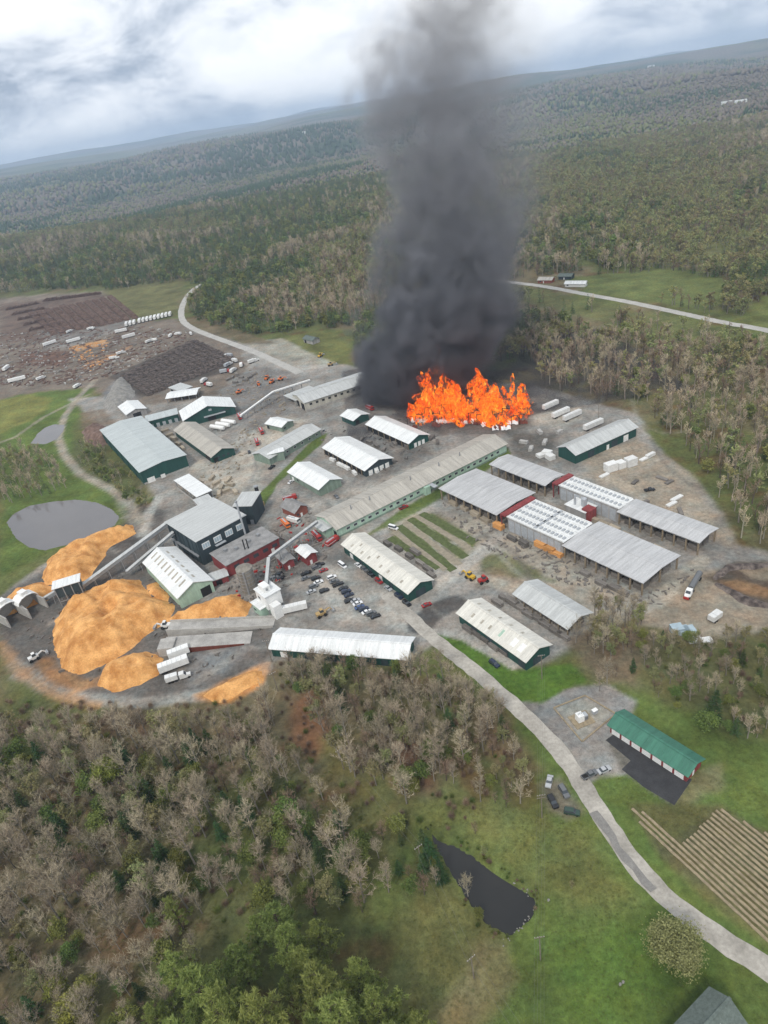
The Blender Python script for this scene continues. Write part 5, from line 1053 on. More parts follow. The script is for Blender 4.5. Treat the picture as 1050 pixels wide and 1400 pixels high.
# ------------------------------------------------------------------ substation box, crop rows, poles
q = G(795, 984); r = link('substation', None, None, (q.x, q.y, 0), hd((780, 985), (805, 975))); tag(r, 'white transformer cabinet on a concrete pad in the gravel square', 'transformer')
MB().box(-3.6, 3.6, -3, 3, 0, .25).build('pad', MT['straw'], r); MB().box(-1.8, .4, -1.2, 1.2, .25, 3.0).build('cabinet', MT['white_paint'], r); MB().box(.6, 2.0, -1, 1, .25, 2.3).build('cabinet', MT['pale_steel'], r)
for x in (-1.3, -.7, -.1): MB().tube((x, 0, 3), (x, 0, 3.8), .14, .1).build('bushing', MT['pale_steel'], r)
for i in range(5): MB().box(.75 + i * .25, .83 + i * .25, -1.25, -1, .5, 2.0).build('fin', MT['steel'], r)
r = link('kerb_square', None, None, (0, 0, 0)); tag(r, 'low pale kerb framing the transformer square', 'kerb'); cs = [G(*p) for p in ((757, 968), (800, 951), (842, 976), (796, 1014))]
for i in range(4): MB().beam(cs[i], cs[(i + 1) % 4], .5, .25).build('kerb', MT['straw'], r)
q = G(813, 975); r = link('utility_box', None, None, (q.x, q.y, 0), .4); tag(r, 'small grey utility box behind the transformer cabinet', 'box'); MB().box(-.9, .9, -.6, .6, 0, 1.6).build('body', MT['pale_steel'], r); MB().box(-1, 1, -.7, .7, 1.6, 1.7).build('lid', MT['white_paint'], r)
rowdir = (185, 168)
def croprow(a, b, i):
    A, B = a, b; d = B - A; L = d.length; nrm = Vector((-d.y, d.x, 0)).normalized(); n = max(3, int(L / 1.2)); v = []; f = []
    for k in range(n + 1):
        p_ = A.lerp(B, k / n)
        for s, z in ((-.46, -.05), (-.30, .28 + rng.uniform(-.06, .06)), (.1, .36 + rng.uniform(-.07, .07)), (.28, .26 + rng.uniform(-.06, .06)), (.42, -.05)): v.append(tuple(p_ + nrm * (s + rng.uniform(-.07, .07)) + Vector((0, 0, z))))
        if k:
            for s in range(4): c_ = 5 * (k - 1) + s; f.append((c_, c_ + 1, c_ + 6, c_ + 5))
    me = bpy.data.meshes.new('crop_row'); me.from_pydata(v, [], f); me.materials.append(MT['straw']); me.update()
    o = tag(link('crop_row', me), 'straw-mulched crop row running down the field beside the red barn', 'crop row', 'straw crop rows')
    return o
CF = W2([(861, 1101), (884, 1112), (933, 1152), (982, 1104), (1095, 1165), (1095, 1335), (985, 1238), (905, 1180)])
_a, _b = G(868, 1110), G(1050, 1277); _d = (_b - _a).normalized(); _n = Vector((-_d.y, _d.x, 0))
for i in range(-1, 26):
    base = _a + _n * (i * 1.55 + .2); run = []; best = []
    for s_ in np.arange(-30, 110, .6):
        q = base + _d * s_
        if pip(np.array([q.x, q.y]), CF): run.append(q)
        else: run = []
        if len(run) > len(best): best = list(run)
    if len(best) > 8: croprow(best[0], best[-1], i)
def pole(px, py, h, label, arms=1, az=0.0):
    q = G(px, py); r = link('utility_pole', None, None, (q.x, q.y, 0), az); tag(r, label, 'utility pole', 'wooden utility poles')
    MB().tube((0, 0, -.3), (0, 0, h), .19, .13, 8).build('pole', MT['pole_wood'], r)
    for k in range(arms): MB().box(-1.3, 1.3, -.08, .08, h - .5 - k * 1.1, h - .35 - k * 1.1).build('crossarm', MT['pole_wood'], r)
    for x in (-1.15, -.4, .4, 1.15): MB().tube((x, 0, h - .35), (x, 0, h - .05), .06, .05, 6).build('insulator', MT['white_paint'], r)
    if label.endswith('transformer drum'): MB().tube((.4, -.3, h - 2.6), (.4, -.3, h - 1.4), .35, .35, 10).build('transformer', MT['pale_steel'], r)
    return r, Vector((q.x, q.y, h - .05))
pp = []
for px, py, h, lb, arms in ((741, 928, 12, 'wooden utility pole on the lush bank by the skylit shed', 1), (741, 1118, 11, 'wooden utility pole on the verge behind the parked cars', 2), (739, 1312, 11, 'wooden utility pole on the lawn below the dark pond', 1), (738, 1570, 11, 'wooden utility pole on the lawn outside the frame'.replace('outside the frame', 'below the pond lawn'), 1)): pp.append(pole(px, py, h, lb, arms)[1])
p2_ = [pole(648, 1337, 10, 'short wooden pole on the rough grass beside the dry ditch', 1, .5)[1], pole(577, 1185, 10, 'wooden pole half hidden at the edge of the bare woods', 1, .5)[1], pole(470, 1052, 10, 'wooden pole in the cut through the bare woods', 1, .5)[1], pole(380, 945, 10, 'wooden pole behind the orange spill at the woods edge', 1, .5)[1]]
p2_.insert(0, Vector(G(735, 1470)) + Vector((0, 0, 10)))
pole(818, 580, 13, 'tall bare pole beside the white trailers at the woods edge')
pole(372, 905, 12, 'wooden utility pole at the corner of the long white shed')
def wires(P, offs, label):
    for o_ in offs:
        mb = MB()
        for i in range(len(P) - 1):
            d = (P[i + 1] - P[i]); s = Vector((-d.y, d.x, 0)).normalized() * o_; prev = None
            s = Vector((o_, 0, 0))
            for k in range(13):
                t_ = k / 12; c_ = P[i].lerp(P[i + 1], t_) + s - Vector((0, 0, 4 * t_ * (1 - t_) * d.length * .018))
                if prev is not None: mb.tube(prev, c_, .018, .018, 3)
                prev = c_
        tag(mb.build('power_line', MT['wire']), label, 'wire', 'overhead wires')
wires(pp, (-1.15, -.4, .4, 1.15), 'thin overhead wire strung between the poles along the lawn'); wires(p2_, (-1.1, 1.1), 'thin overhead wire running into the cut through the bare woods')
# stones round the dark pond
sm_ = []
for k in range(3):
    pts = [(math.cos(a) * math.cos(e) * rng.uniform(.8, 1.2), math.sin(a) * math.cos(e) * rng.uniform(.8, 1.2), math.sin(e) * .6) for e in (-.9, 0, .9) for a in np.linspace(0, 2 * math.pi, 6, endpoint=False)]
    mb = MB(); mb.v = pts + [(0, 0, .62), (0, 0, -.6)]
    for r_ in range(2):
        for j in range(6): mb.f.append((r_ * 6 + j, r_ * 6 + (j + 1) % 6, r_ * 6 + 6 + (j + 1) % 6, r_ * 6 + 6 + j))
    for j in range(6): mb.f.append((12 + j, 12 + (j + 1) % 6, 18))
    sm_.append(mb.mesh('boulder', MT['stone_grey']))
for k in range(24):
    if k < 16: t_ = rng.random(); px, py = (732 + (690 - 732) * t_ + rng.gauss(0, 2), 1246 + (1290 - 1246) * t_ + rng.gauss(0, 2))
    else: t_ = rng.random(); px, py = (690 + 40 * t_ + rng.gauss(0, 2), 1200 + 26 * t_ + rng.gauss(0, 2))
    o = link('boulder', sm_[k % 3], None, (*G(px, py)[:2], .12), rng.uniform(0, 6)); sc_ = rng.uniform(.15, .36); o.scale = (sc_, sc_ * rng.uniform(.7, 1.2), sc_)
    tag(o, 'pale boulder on the stony bank of the dark pond', 'boulder', 'boulders round the dark pond')
for px, py in ((750, 1231), (852, 1343), (848, 1346)): o = link('boulder', sm_[1], None, (*G(px, py)[:2], .2), 1); o.scale = (.55, .4, .4); tag(o, 'white stone lying alone on the mown lawn', 'boulder', 'lone stones on the lawn')

# ------------------------------------------------------------------ trees
def leafmat(name, col, col2, rnd=.3, rough=.8, hue=0.04, trans=0.15):
    m = bpy.data.materials.new(name); m.use_nodes = True; t = m.node_tree; p = t.nodes['Principled BSDF']
    oi = N(t, 'ShaderNodeObjectInfo'); tcn = N(t, 'ShaderNodeTexCoord'); g = N(t, 'ShaderNodeNewGeometry')
    f = math_(t, 'ADD', math_(t, 'MULTIPLY', noise(t, tcn.outputs['Object'], .45, 3), .6), math_(t, 'MULTIPLY', g.outputs['Random Per Island'], .4))
    c = mixc(t, ramp(t, f, [(0.28, 0.0), (0.72, 1.0)]), col, col2)
    hs = N(t, 'ShaderNodeHueSaturation'); t.links.new(c, hs.inputs['Color'])
    t.links.new(math_(t, 'ADD', math_(t, 'MULTIPLY', oi.outputs['Random'], 2 * rnd), 1 - rnd), hs.inputs['Value'])
    r2 = math_(t, 'FRACT', math_(t, 'MULTIPLY', oi.outputs['Random'], 57.3))
    t.links.new(math_(t, 'ADD', math_(t, 'MULTIPLY', r2, 2 * hue), .5 - hue), hs.inputs['Hue'])
    t.links.new(hs.outputs[0], p.inputs['Base Color']); p.inputs['Roughness'].default_value = rough; p.inputs['Specular IOR Level'].default_value = .15
    if trans:
        tr = N(t, 'ShaderNodeBsdfTranslucent'); t.links.new(hs.outputs[0], tr.inputs[0]); mx = N(t, 'ShaderNodeMixShader'); mx.inputs[0].default_value = trans
        t.links.new(p.outputs[0], mx.inputs[1]); t.links.new(tr.outputs[0], mx.inputs[2]); t.links.new(mx.outputs[0], t.nodes['Material Output'].inputs[0])
    MATS[name] = m; return m
leafmat('twig_grey', (0.258, 0.213, 0.145), (0.475, 0.405, 0.290), .25, trans=0, hue=.012)
leafmat('twig_far', (0.300, 0.245, 0.165), (0.52, 0.440, 0.310), .28, trans=0, hue=.015)
leafmat('spruce_far', (0.060, 0.102, 0.040), (0.140, 0.195, 0.078), .35)
leafmat('olive_far', (0.115, 0.145, 0.042), (0.225, 0.250, 0.080), .3)
leafmat('bud_far', (0.200, 0.205, 0.078), (0.340, 0.340, 0.140), .25)
leafmat('twig_red', (0.165, 0.110, 0.075), (0.32, 0.235, 0.165), .25, trans=0, hue=.012)
leafmat('grass_blade', (0.085, 0.115, 0.030), (0.210, 0.210, 0.080), .3)
leafmat('bark', (0.14, 0.122, 0.105), (0.31, 0.285, 0.245), .25, trans=0, hue=.01)
leafmat('bark_dark', (0.07, 0.055, 0.045), (0.13, 0.105, 0.085), .2, trans=0)
leafmat('pine_needle', (0.175, 0.230, 0.060), (0.360, 0.410, 0.130), .15, trans=.42, hue=.02)
leafmat('bark_far', (0.20, 0.172, 0.140), (0.34, 0.30, 0.25), .25, trans=0)
leafmat('spruce_needle', (0.036, 0.070, 0.026), (0.090, 0.140, 0.050), .3)
leafmat('bud_leaf', (0.160, 0.165, 0.062), (0.290, 0.285, 0.125), .2)
leafmat('olive_leaf', (0.085, 0.115, 0.028), (0.190, 0.220, 0.060), .28)
leafmat('golden_leaf', (0.135, 0.140, 0.028), (0.250, 0.240, 0.055), .15)
def blades(S, D, Wd, rg):
    """one thin triangle per start/direction"""
    S = np.asarray(S, float); D = np.asarray(D, float); n = len(S); r = rg.normal(size=(n, 3)); sd = np.cross(D, r); sd /= np.linalg.norm(sd, axis=1, keepdims=True) + 1e-9
    Wd = np.broadcast_to(np.asarray(Wd, float).reshape(-1, 1), (n, 1))
    v = np.stack([S - sd * Wd / 2, S + sd * Wd / 2, S + D], 1).reshape(-1, 3); return v, np.arange(3 * n).reshape(-1, 3)
def leaves(Cn, size, rg, up=0.5):
    """one small rhomb (two triangles) per centre"""
    n = len(Cn); d = rg.normal(size=(n, 3)); d[:, 2] = d[:, 2] * .6; d /= np.linalg.norm(d, axis=1, keepdims=True); r = rg.normal(size=(n, 3)); r[:, 2] += up; s = np.cross(d, r); s /= np.linalg.norm(s, axis=1, keepdims=True) + 1e-9
    z = np.asarray(size).reshape(-1, 1) * np.ones((n, 1)); v = np.stack([Cn - d * z, Cn - s * z * .6, Cn + d * z, Cn + s * z * .6], 1).reshape(-1, 3); k = np.arange(n)[:, None] * 4
    return v, np.concatenate([k + [[0, 1, 2]], k + [[0, 2, 3]]])
def tube_np(P, R, n=5):
    P = [Vector(p) for p in P]; v = []; f = []
    for i, p_ in enumerate(P):
        d = (P[min(i + 1, len(P) - 1)] - P[max(i - 1, 0)]).normalized(); a = d.orthogonal().normalized(); b = d.cross(a)
        for k in range(n): q = p_ + (a * math.cos(k * 2 * math.pi / n) + b * math.sin(k * 2 * math.pi / n)) * R[i]; v.append(tuple(q))
        if i:
            for k in range(n): a0 = (i - 1) * n + k; a1 = (i - 1) * n + (k + 1) % n; f += [(a0, a1, a1 + n), (a0, a1 + n, a0 + n)]
    return np.array(v), np.array(f)
class TM:
    def __init__(s): s.v = []; s.f = []; s.n = 0
    def add(s, vf):
        v, f = vf
        if len(v): s.v.append(np.asarray(v)); s.f.append(np.asarray(f) + s.n); s.n += len(v)
    def mesh(s, name, m): return mesh_np(name, np.concatenate(s.v), np.concatenate(s.f), MATS[m])
def bare_tree(seed, H=13.0, n1=13, n2=6, n3=7, spread=.33, steep=1.1, twig='twig_grey', leaf=None, nleaf=0, lsz=.22, w=1.0, bark='bark', tw=1.0):
    rg = np.random.default_rng(seed); r = random.Random(seed); T = TM(); K = TM()
    ln = Vector((r.uniform(-.06, .06), r.uniform(-.06, .06), 0)) * H; tp = [Vector((0, 0, -.3)), ln * .3 + Vector((0, 0, H * .3)), ln * .7 + Vector((r.uniform(-.3, .3), r.uniform(-.3, .3), H * .65)), ln + Vector((0, 0, H * .95))]
    T.add(tube_np(tp, [.021 * H * w, .016 * H * w, .010 * H * w, .003 * H * w], 6)); tips = []
    S, D, Wd = [], [], []
    for i in range(n1):
        t_ = r.uniform(.28, .95); k = min(int(t_ * 3), 2); p0 = tp[k].lerp(tp[k + 1], t_ * 3 - k); a = i * 2.4 + r.uniform(-.5, .5)
        L = H * spread * (1.2 - t_ * .75) * r.uniform(.8, 1.2); d = Vector((math.cos(a), math.sin(a), steep * r.uniform(.6, 1.3) + t_ * .6)).normalized()
        p1 = p0 + d * L * .55; p2 = p1 + (d + Vector((0, 0, .35))).normalized() * L * .6
        T.add(tube_np([p0, p1, p2], [.0065 * H * w, .004 * H * w, .0015 * H * w], 3))
        for j in range(n2):
            u = r.uniform(.15, 1); q = p0.lerp(p1, u * 2) if u < .5 else p1.lerp(p2, u * 2 - 1)
            e = (d * .8 + Vector((r.gauss(0, .6), r.gauss(0, .6), r.gauss(.45, .4)))).normalized() * H * r.uniform(.10, .19)
            S.append(q); D.append(e); Wd.append(.0072 * H * w * tw)
            for k3 in range(n3):
                q2 = q + e * r.uniform(.2, 1); e2 = (e.normalized() * .7 + Vector((r.gauss(0, .55), r.gauss(0, .55), r.gauss(.3, .45)))).normalized() * H * r.uniform(.045, .11)
                S.append(q2); D.append(e2); Wd.append(.0040 * H * w * tw * r.uniform(.7, 1.4)); tips.append(q2 + e2 * r.random())
    K.add(blades([tuple(x) for x in S], [tuple(x) for x in D], Wd, rg))
    tm = T.mesh('trunk', bark)
    if leaf:
        c_ = np.array([tuple(x) for x in tips]); c_ = c_[rg.integers(0, len(c_), nleaf)] + rg.normal(size=(nleaf, 3)) * .22
        K2 = TM(); K2.add(leaves(c_, lsz * rg.uniform(.6, 1.3, nleaf), rg)); return tm, K.mesh('crown', twig), K2.mesh('crown', leaf)
    return tm, K.mesh('crown', twig)
def pine(seed, H=17.0, R=4.6, per=30, m='pine_needle', lev=11, clen=.85, cw=.24, base=.22):
    rg = np.random.default_rng(seed); r = random.Random(seed); T = TM(); K = TM(); T.add(tube_np([(0, 0, -.3), (r.uniform(-.2, .2), r.uniform(-.2, .2), H * .5), (0, 0, H * .97)], [.018 * H, .011 * H, .002 * H], 6)); S, D = [], []
    for l in range(lev):
        t_ = base + (1 - base) * (l + r.uniform(-.3, .3)) / lev; rad_ = R * (1.0 - (max(t_ - base, 0) / (1 - base)) ** 1.4) * r.uniform(.7, 1.15) + .5; nb = r.randint(4, 6)
        for j in range(nb):
            a = j * 6.283 / nb + r.uniform(-.4, .4) + l; Lb = rad_ * r.uniform(.65, 1.15); p0 = Vector((0, 0, H * t_)); p1 = p0 + Vector((math.cos(a) * Lb, math.sin(a) * Lb, Lb * r.uniform(.05, .35)))
            T.add(tube_np([p0, p1], [.0038 * H, .001 * H], 3))
            for k in range(max(2, int(Lb * 1.25))):
                u = r.uniform(.35, 1.05); c_ = p0.lerp(p1, u) + Vector((r.gauss(0, .35), r.gauss(0, .35), r.gauss(.1, .22))); n = per
                d = rg.normal(size=(n, 3)); d[:, 2] = np.abs(d[:, 2]) * .8 + .15; d /= np.linalg.norm(d, axis=1, keepdims=True)
                S.append(np.tile(np.array(c_), (n, 1)) + rg.normal(size=(n, 3)) * .16); D.append(d * clen * rg.uniform(.55, 1.15, (n, 1)))
    n = 40; d = rg.normal(size=(n, 3)); d[:, 2] = np.abs(d[:, 2]) + .6; d /= np.linalg.norm(d, axis=1, keepdims=True); S.append(np.tile([[0, 0, H * .95]], (n, 1)) + rg.normal(size=(n, 3)) * .2); D.append(d * clen)
    K.add(blades(np.concatenate(S), np.concatenate(D), cw, rg)); return T.mesh('trunk', 'bark_dark'), K.mesh('crown', m)
def spruce(seed, H=12.0, R=2.5, lev=13, nb=9, m='spruce_needle', nbl=7):
    rg = np.random.default_rng(seed); r = random.Random(seed); T = TM(); K = TM(); T.add(tube_np([(0, 0, -.3), (0, 0, H * .98)], [.016 * H, .002 * H], 5)); S, D = [], []
    for l in range(lev):
        t_ = .08 + .9 * l / lev; rd = R * max(1 - t_, 0) ** .85 + .15
        for j in range(nb):
            a = r.uniform(0, 6.283); L = rd * r.uniform(.7, 1.2); d = np.array([math.cos(a), math.sin(a), r.uniform(-.35, .15)])
            for k in range(nbl):
                u = r.uniform(.1, .7); S.append(np.array([0, 0, H * t_]) + d * L * u); D.append((d + rg.normal(size=3) * .35) * L * (1.05 - u) + np.array([0, 0, rg.uniform(-.15, .25)]))
    S.append(np.array([0, 0, H * .93])); D.append(np.array([0, 0, H * .09])); K.add(blades(S, D, .055 * R + .16, rg)); return T.mesh('trunk', 'bark_dark'), K.mesh('crown', m)
def leafy(seed, H=11.0, R=4.2, n=2600, m='golden_leaf', lsz=.34, zc=.62, clumps=46):
    rg = np.random.default_rng(seed); T = TM(); K = TM(); T.add(tube_np([(0, 0, -.3), (.1, .1, H * .4), (0, 0, H * .85)], [.022 * H, .014 * H, .004 * H], 6))
    u = rg.normal(size=(clumps, 3)); u /= np.linalg.norm(u, axis=1, keepdims=True); cc = u * rg.uniform(.45, 1.0, (clumps, 1)) * np.array([R, R, H * .36]) * rg.uniform(.75, 1.1, (clumps, 1)) + np.array([0, 0, H * zc])
    for c_ in cc[:16]: T.add(tube_np([(0, 0, H * .35), tuple(c_ * .9 + np.array([0, 0, H * .03]))], [.008 * H, .002 * H], 3))
    i = rg.integers(0, clumps, n); K.add(leaves(cc[i] + rg.normal(size=(n, 3)) * R * .19 * np.array([1, 1, .7]), lsz * rg.uniform(.6, 1.3, n), rg, 1.2)); return T.mesh('trunk', 'bark'), K.mesh('crown', m)
def shrub(seed, H=3.0, n=420, m='twig_red', R=1.7):
    rg = np.random.default_rng(seed); K = TM(); a = rg.uniform(0, 6.28, n); s = rg.uniform(0, .8, n); S = np.stack([np.cos(a) * s, np.sin(a) * s, rg.uniform(0, H * .65, n)], 1); D = np.stack([np.cos(a) * rg.uniform(.1, R, n), np.sin(a) * rg.uniform(.1, R, n), rg.uniform(.2, .75, n) * H], 1) * rg.uniform(.4, 1, (n, 1))
    K.add(blades(S, D, .05, rg)); return (K.mesh('crown', m),)
KIND = {
    'bare': [bare_tree(s, 13 + s % 3, 17, 7, 8, .33 + .06 * (s % 2), .95 + .3 * (s % 2), tw=1.25) for s in range(1, 6)],
    'barered': [bare_tree(s, 11, 15, 7, 8, .36, 1.0, 'twig_red', bark='bark_dark', tw=1.2) for s in (11, 12, 13)],
    'bud': [bare_tree(s, 11.5, 13, 6, 6, .36, .9, 'twig_grey', 'bud_leaf', 1700, .25) for s in (21, 22, 23)],
    'pine': [pine(s, 17 + (s % 3) * 1.5, 4.4 + .4 * (s % 2)) for s in (31, 32, 33, 34)],
    'spruce': [spruce(s, 12 + s % 2, 2.6) for s in (41, 42, 43)],
    'olive': [leafy(s, 9.5, 3.3, 1900, 'olive_leaf', .30, .55) for s in (51, 52)],
    'golden': [leafy(61, 14, 5.0, 4200, 'golden_leaf', .38, .6, 60)],
    'budbush': [leafy(65, 11.5, 5.6, 15000, 'bud_leaf', .23, .52, 150)],
    'shrub': [shrub(s) for s in (71, 72, 73)], 'tuft': [shrub(s, 1.0, 90, 'grass_blade', .6) for s in (76, 77)], 'greenshrub': [shrub(s, 2.4, 420, 'olive_leaf', 1.8) for s in (74, 75)],
    # sparser builds for trees a few hundred metres away: fewer, thicker twigs
    'bare_far': [bare_tree(s, 13, 10, 5, 4, .36, 1.1, tw=3.0, w=1.2, bark='bark_far', twig='twig_far') for s in (81, 82, 83)],
    'barered_far': [bare_tree(s, 11.5, 9, 5, 4, .36, 1.0, 'twig_red', bark='bark_dark', tw=2.8, w=1.2) for s in (84, 85)],
    'bud_far': [bare_tree(s, 11.5, 8, 4, 4, .34, 1.0, 'twig_far', 'bud_far', 320, .52, tw=2.4) for s in (86, 87)],
    'spruce_far': [spruce(s, 13, 2.8, 9, 6, 'spruce_far', 4) for s in (88, 89)],
    'olive_far': [leafy(s, 11, 4.0, 420, 'olive_far', .75, .56, 30) for s in (90, 91)],
}
TREE_NAME = dict(bare='bare_tree', barered='bare_tree', bud='budding_tree', pine='pine_tree', spruce='spruce_tree', olive='green_tree', golden='golden_tree', budbush='budding_tree', shrub='shrub', greenshrub='shrub', tuft='grass_tuft', bare_far='bare_tree', barered_far='bare_tree', bud_far='budding_tree', spruce_far='spruce_tree', olive_far='green_tree')
FIRST = {}
def plant(kind, xy, scale, label, group, var=None):
    ms = KIND[kind]; k = rng.randrange(len(ms)) if var is None else var; parts = ms[k]
    root = link(TREE_NAME[kind], None, None, (xy[0], xy[1], 0), rng.uniform(0, 6.28)); s = scale; root.scale = (s * rng.uniform(.9, 1.1), s * rng.uniform(.9, 1.1), s)
    tag(root, label, {'shrub': 'shrub', 'greenshrub': 'shrub', 'tuft': 'grass'}.get(kind, 'tree'), group)
    os_ = []
    for p_ in parts:
        nm = p_.name.split('.')[0]; os_.append(link(nm, p_, root))
    FIRST.setdefault((kind, k), os_); return root
FOOT_B = [np.array(f_) for f_ in FOOT]
def clear(xy, road=6.0, foot=3.0):
    ok = np.ones(len(xy), bool)
    for f_ in FOOT: ok &= ~pip(xy, f_) & (segdist(xy, f_, True) > foot)
    for l in ROADS_W: ok &= segdist(xy, l) > road
    for P in PONDS: ok &= ~pip(xy, P) & (segdist(xy, P, True) > 1.2)
    return ok
def scatter(poly, dens, seed, mind=2.5):
    """points on the ground whose photo position lies in poly, dens per square metre, thinned to a minimum gap"""
    r = np.random.default_rng(seed); P = np.array([tuple(G(x, y)[:2]) for x, y in poly]); lo, hi = P.min(0), P.max(0); n = int((hi - lo).prod() * dens * 1.6)
    xy = r.uniform(lo, hi, (n, 2)); xy = xy[pip(xy, [tuple(p) for p in P])]; xy = xy[clear(xy)]; keep = []; cell = {}
    for p_ in xy:
        c_ = (int(p_[0] // mind), int(p_[1] // mind)); bad = False
        for i in (-1, 0, 1):
            for j in (-1, 0, 1):
                for q in cell.get((c_[0] + i, c_[1] + j), ()):
                    if (q[0] - p_[0]) ** 2 + (q[1] - p_[1]) ** 2 < mind * mind: bad = True
        if not bad: cell.setdefault(c_, []).append(p_); keep.append(p_)
    return np.array(keep).reshape(-1, 2)
BAG = []       # (distance, kind, xy, scale, label, group)
def wood(poly, dens, mix, seed, label, group, mind=2.5, smin=.7, smax=1.15):
    pts = scatter(poly, dens, seed, mind); r = random.Random(seed); ks = list(mix); ws = [mix[k] for k in ks]
    for p_ in pts:
        k = r.choices(ks, ws)[0]; BAG.append((float(np.hypot(*p_)), k, tuple(p_), r.uniform(smin, smax), label.get(k.split('_')[0], 'bare tree in the woods'), group))
LB = lambda where: dict(bare='bare grey leafless tree ' + where, barered='bare reddish-brown leafless tree ' + where, bud='tree with pale yellow-green buds ' + where, pine='bright green pine tree ' + where, spruce='dark green spruce tree ' + where, olive='olive green leafy tree ' + where, golden='golden green leafy tree ' + where, shrub='low reddish-brown leafless shrub ' + where, greenshrub='low green shrub ' + where)
# bare woods in front: the open gully and the cut for the wires stay thin
wood([(0, 998), (90, 1003), (200, 1000), (300, 994), (380, 972), (378, 1000), (420, 1060), (500, 1150), (520, 1210), (500, 1250), (440, 1250), (330, 1240), (250, 1260), (100, 1270), (0, 1290), (-140, 1290), (-140, 990)],   .043, {'bare': 8, 'barered': 1.8, 'bud': 1.6, 'spruce': 1.3, 'olive': 2.0}, 1, LB('in the thick woods below the chip yard'), 'trees in the woods below the chip yard', 2.4, .5, 1.15)
wood([(392, 905), (560, 912), (640, 938), (690, 985), (700, 1020), (640, 1040), (600, 1085), (560, 1100), (500, 1085), (460, 1040), (430, 985), (400, 940)], .052, {'bare': 9, 'barered': 2.4, 'spruce': 1.3, 'olive': 1.2, 'bud': 1.2}, 2, LB('in the woods below the long white shed'), 'trees in the woods below the long white shed', 2.3, .55, 1.0)
wood([(640, 1000), (700, 1015), (735, 1060), (720, 1100), (680, 1120), (650, 1090), (610, 1080)], .05, {'bare': 5, 'barered': 5, 'bud': 2, 'spruce': .7, 'olive': .7}, 3, LB('on the grassy slope beside the parked cars'), 'trees on the slope beside the parked cars', 3.0, .4, .75)
wood([(0, 1280), (100, 1270), (250, 1260), (300, 1320), (200, 1420), (280, 1500), (-100, 1560), (-180, 1400), (-100, 1290)], .042, {'bare': 7, 'barered': 1.5, 'bud': 1.2, 'spruce': .9, 'olive': 1.4}, 4, LB('in the woods around the golden tree'), 'trees in the woods around the golden tree', 2.5, .55, .95)
wood([(500, 1150), (560, 1130), (590, 1165), (620, 1215), (560, 1260), (530, 1220)], .03, {'spruce': 2, 'bare': 3, 'olive': 2, 'barered': 2}, 5, LB('on the bank of the dark pond'), 'trees on the bank of the dark pond', 3.0, .4, .8)
# pines along the bottom
for px, py, s in ((265, 1365, .85), (300, 1400, 1.0), (340, 1345, .8), (395, 1300, .78), (330, 1440, 1.05), (410, 1330, .92), (430, 1355, .9), (455, 1400, 1.0), (385, 1450, 1.1), (500, 1370, .85), (525, 1410, .9), (480, 1450, 1.05), (355, 1500, 1.1), (550, 1465, .9), (275, 1480, 1.0), (430, 1505, 1.1), (515, 1500, 1.0), (575, 1430, .7), (250, 1270, .6), (362, 1290, .55), (445, 1310, .7), (230, 1420, .7), (300, 1540, 1.1), (470, 1560, 1.1)):
    q = G(px, py); BAG.append((q.length, 'pine', (q.x, q.y), s * 1.42 * rng.uniform(.9, 1.08), 'bright green pine tree in the grove beside the rough grass', 'pines in the grove'))
for px, py, s, k, lb in ((110, 1400, .82, 'golden', 'golden green broadleaf tree standing among bare trees'), (85, 1365, .6, 'golden', 'smaller golden green tree beside the larger golden one'), (180, 1400, .9, 'olive', 'olive tree beside the golden broadleaf tree'), (50, 1430, .8, 'olive', 'olive tree at the foot of the smaller golden tree'), (155, 1075, 1.0, 'golden', 'olive-gold broadleaf tree below the chip yard bank'), (190, 1080, .9, 'olive', 'round olive tree next to the olive-gold broadleaf tree'), (385, 1140, 1.1, 'olive', 'dense green tree in the middle of the bare woods'), (345, 1180, 1.0, 'olive', 'dense dark tree clump in the middle of the bare woods'), (420, 1135, .9, 'olive', 'bright green tree next to the dense green one'), (265, 1220, .9, 'olive', 'solitary green tree above the pine grove'), (918, 1305, .0, 'bud', 'x'), (590, 1180, 1.0, 'spruce', 'dark spruce leaning over the tail of the dark pond'), (604, 1205, .9, 'spruce', 'dark spruce on the bank of the dark pond'), (580, 1160, .8, 'spruce', 'slim spruce at the narrow tip of the dark pond'), (655, 1255, .45, 'olive', 'small green bush at the edge of the dark pond'), (640, 1225, .6, 'bare', 'white dead tree leaning over the dark pond'), (975, 985, 1.25, 'spruce', 'tall green conifer on the grassy slope behind the red barn'), (965, 1000, 1.0, 'olive', 'leafy green tree beside the tall conifer'), (990, 900, .5, 'olive', 'small round dark tree on the rough slope'), (830, 935, .75, 'bare', 'pale twisted bare tree beside the gravel square'), (820, 945, .6, 'bare', 'second pale bare tree beside the gravel square'), (842, 925, .5, 'barered', 'brown bare tree on the rough bank above the gravel square'), (782, 1215, .25, 'bud', 'tiny budding sapling on the mown lawn'), (650, 1140, .45, 'barered', 'small leafless tree at the head of the dark pond'), (662, 1170, .3, 'bud', 'small budding tree above the dark pond')):
    if s == 0: continue
    q = G(px, py); BAG.append((q.length, k, (q.x, q.y), s, lb, None))
for dx_, dy_, s in ((0, 4, 1.12),):
    q = G(922 + dx_, 1306 + dy_); BAG.append((q.length - 40, 'budbush', (q.x, q.y), s, 'broad olive-grey budding tree spreading beside the road bend', None))
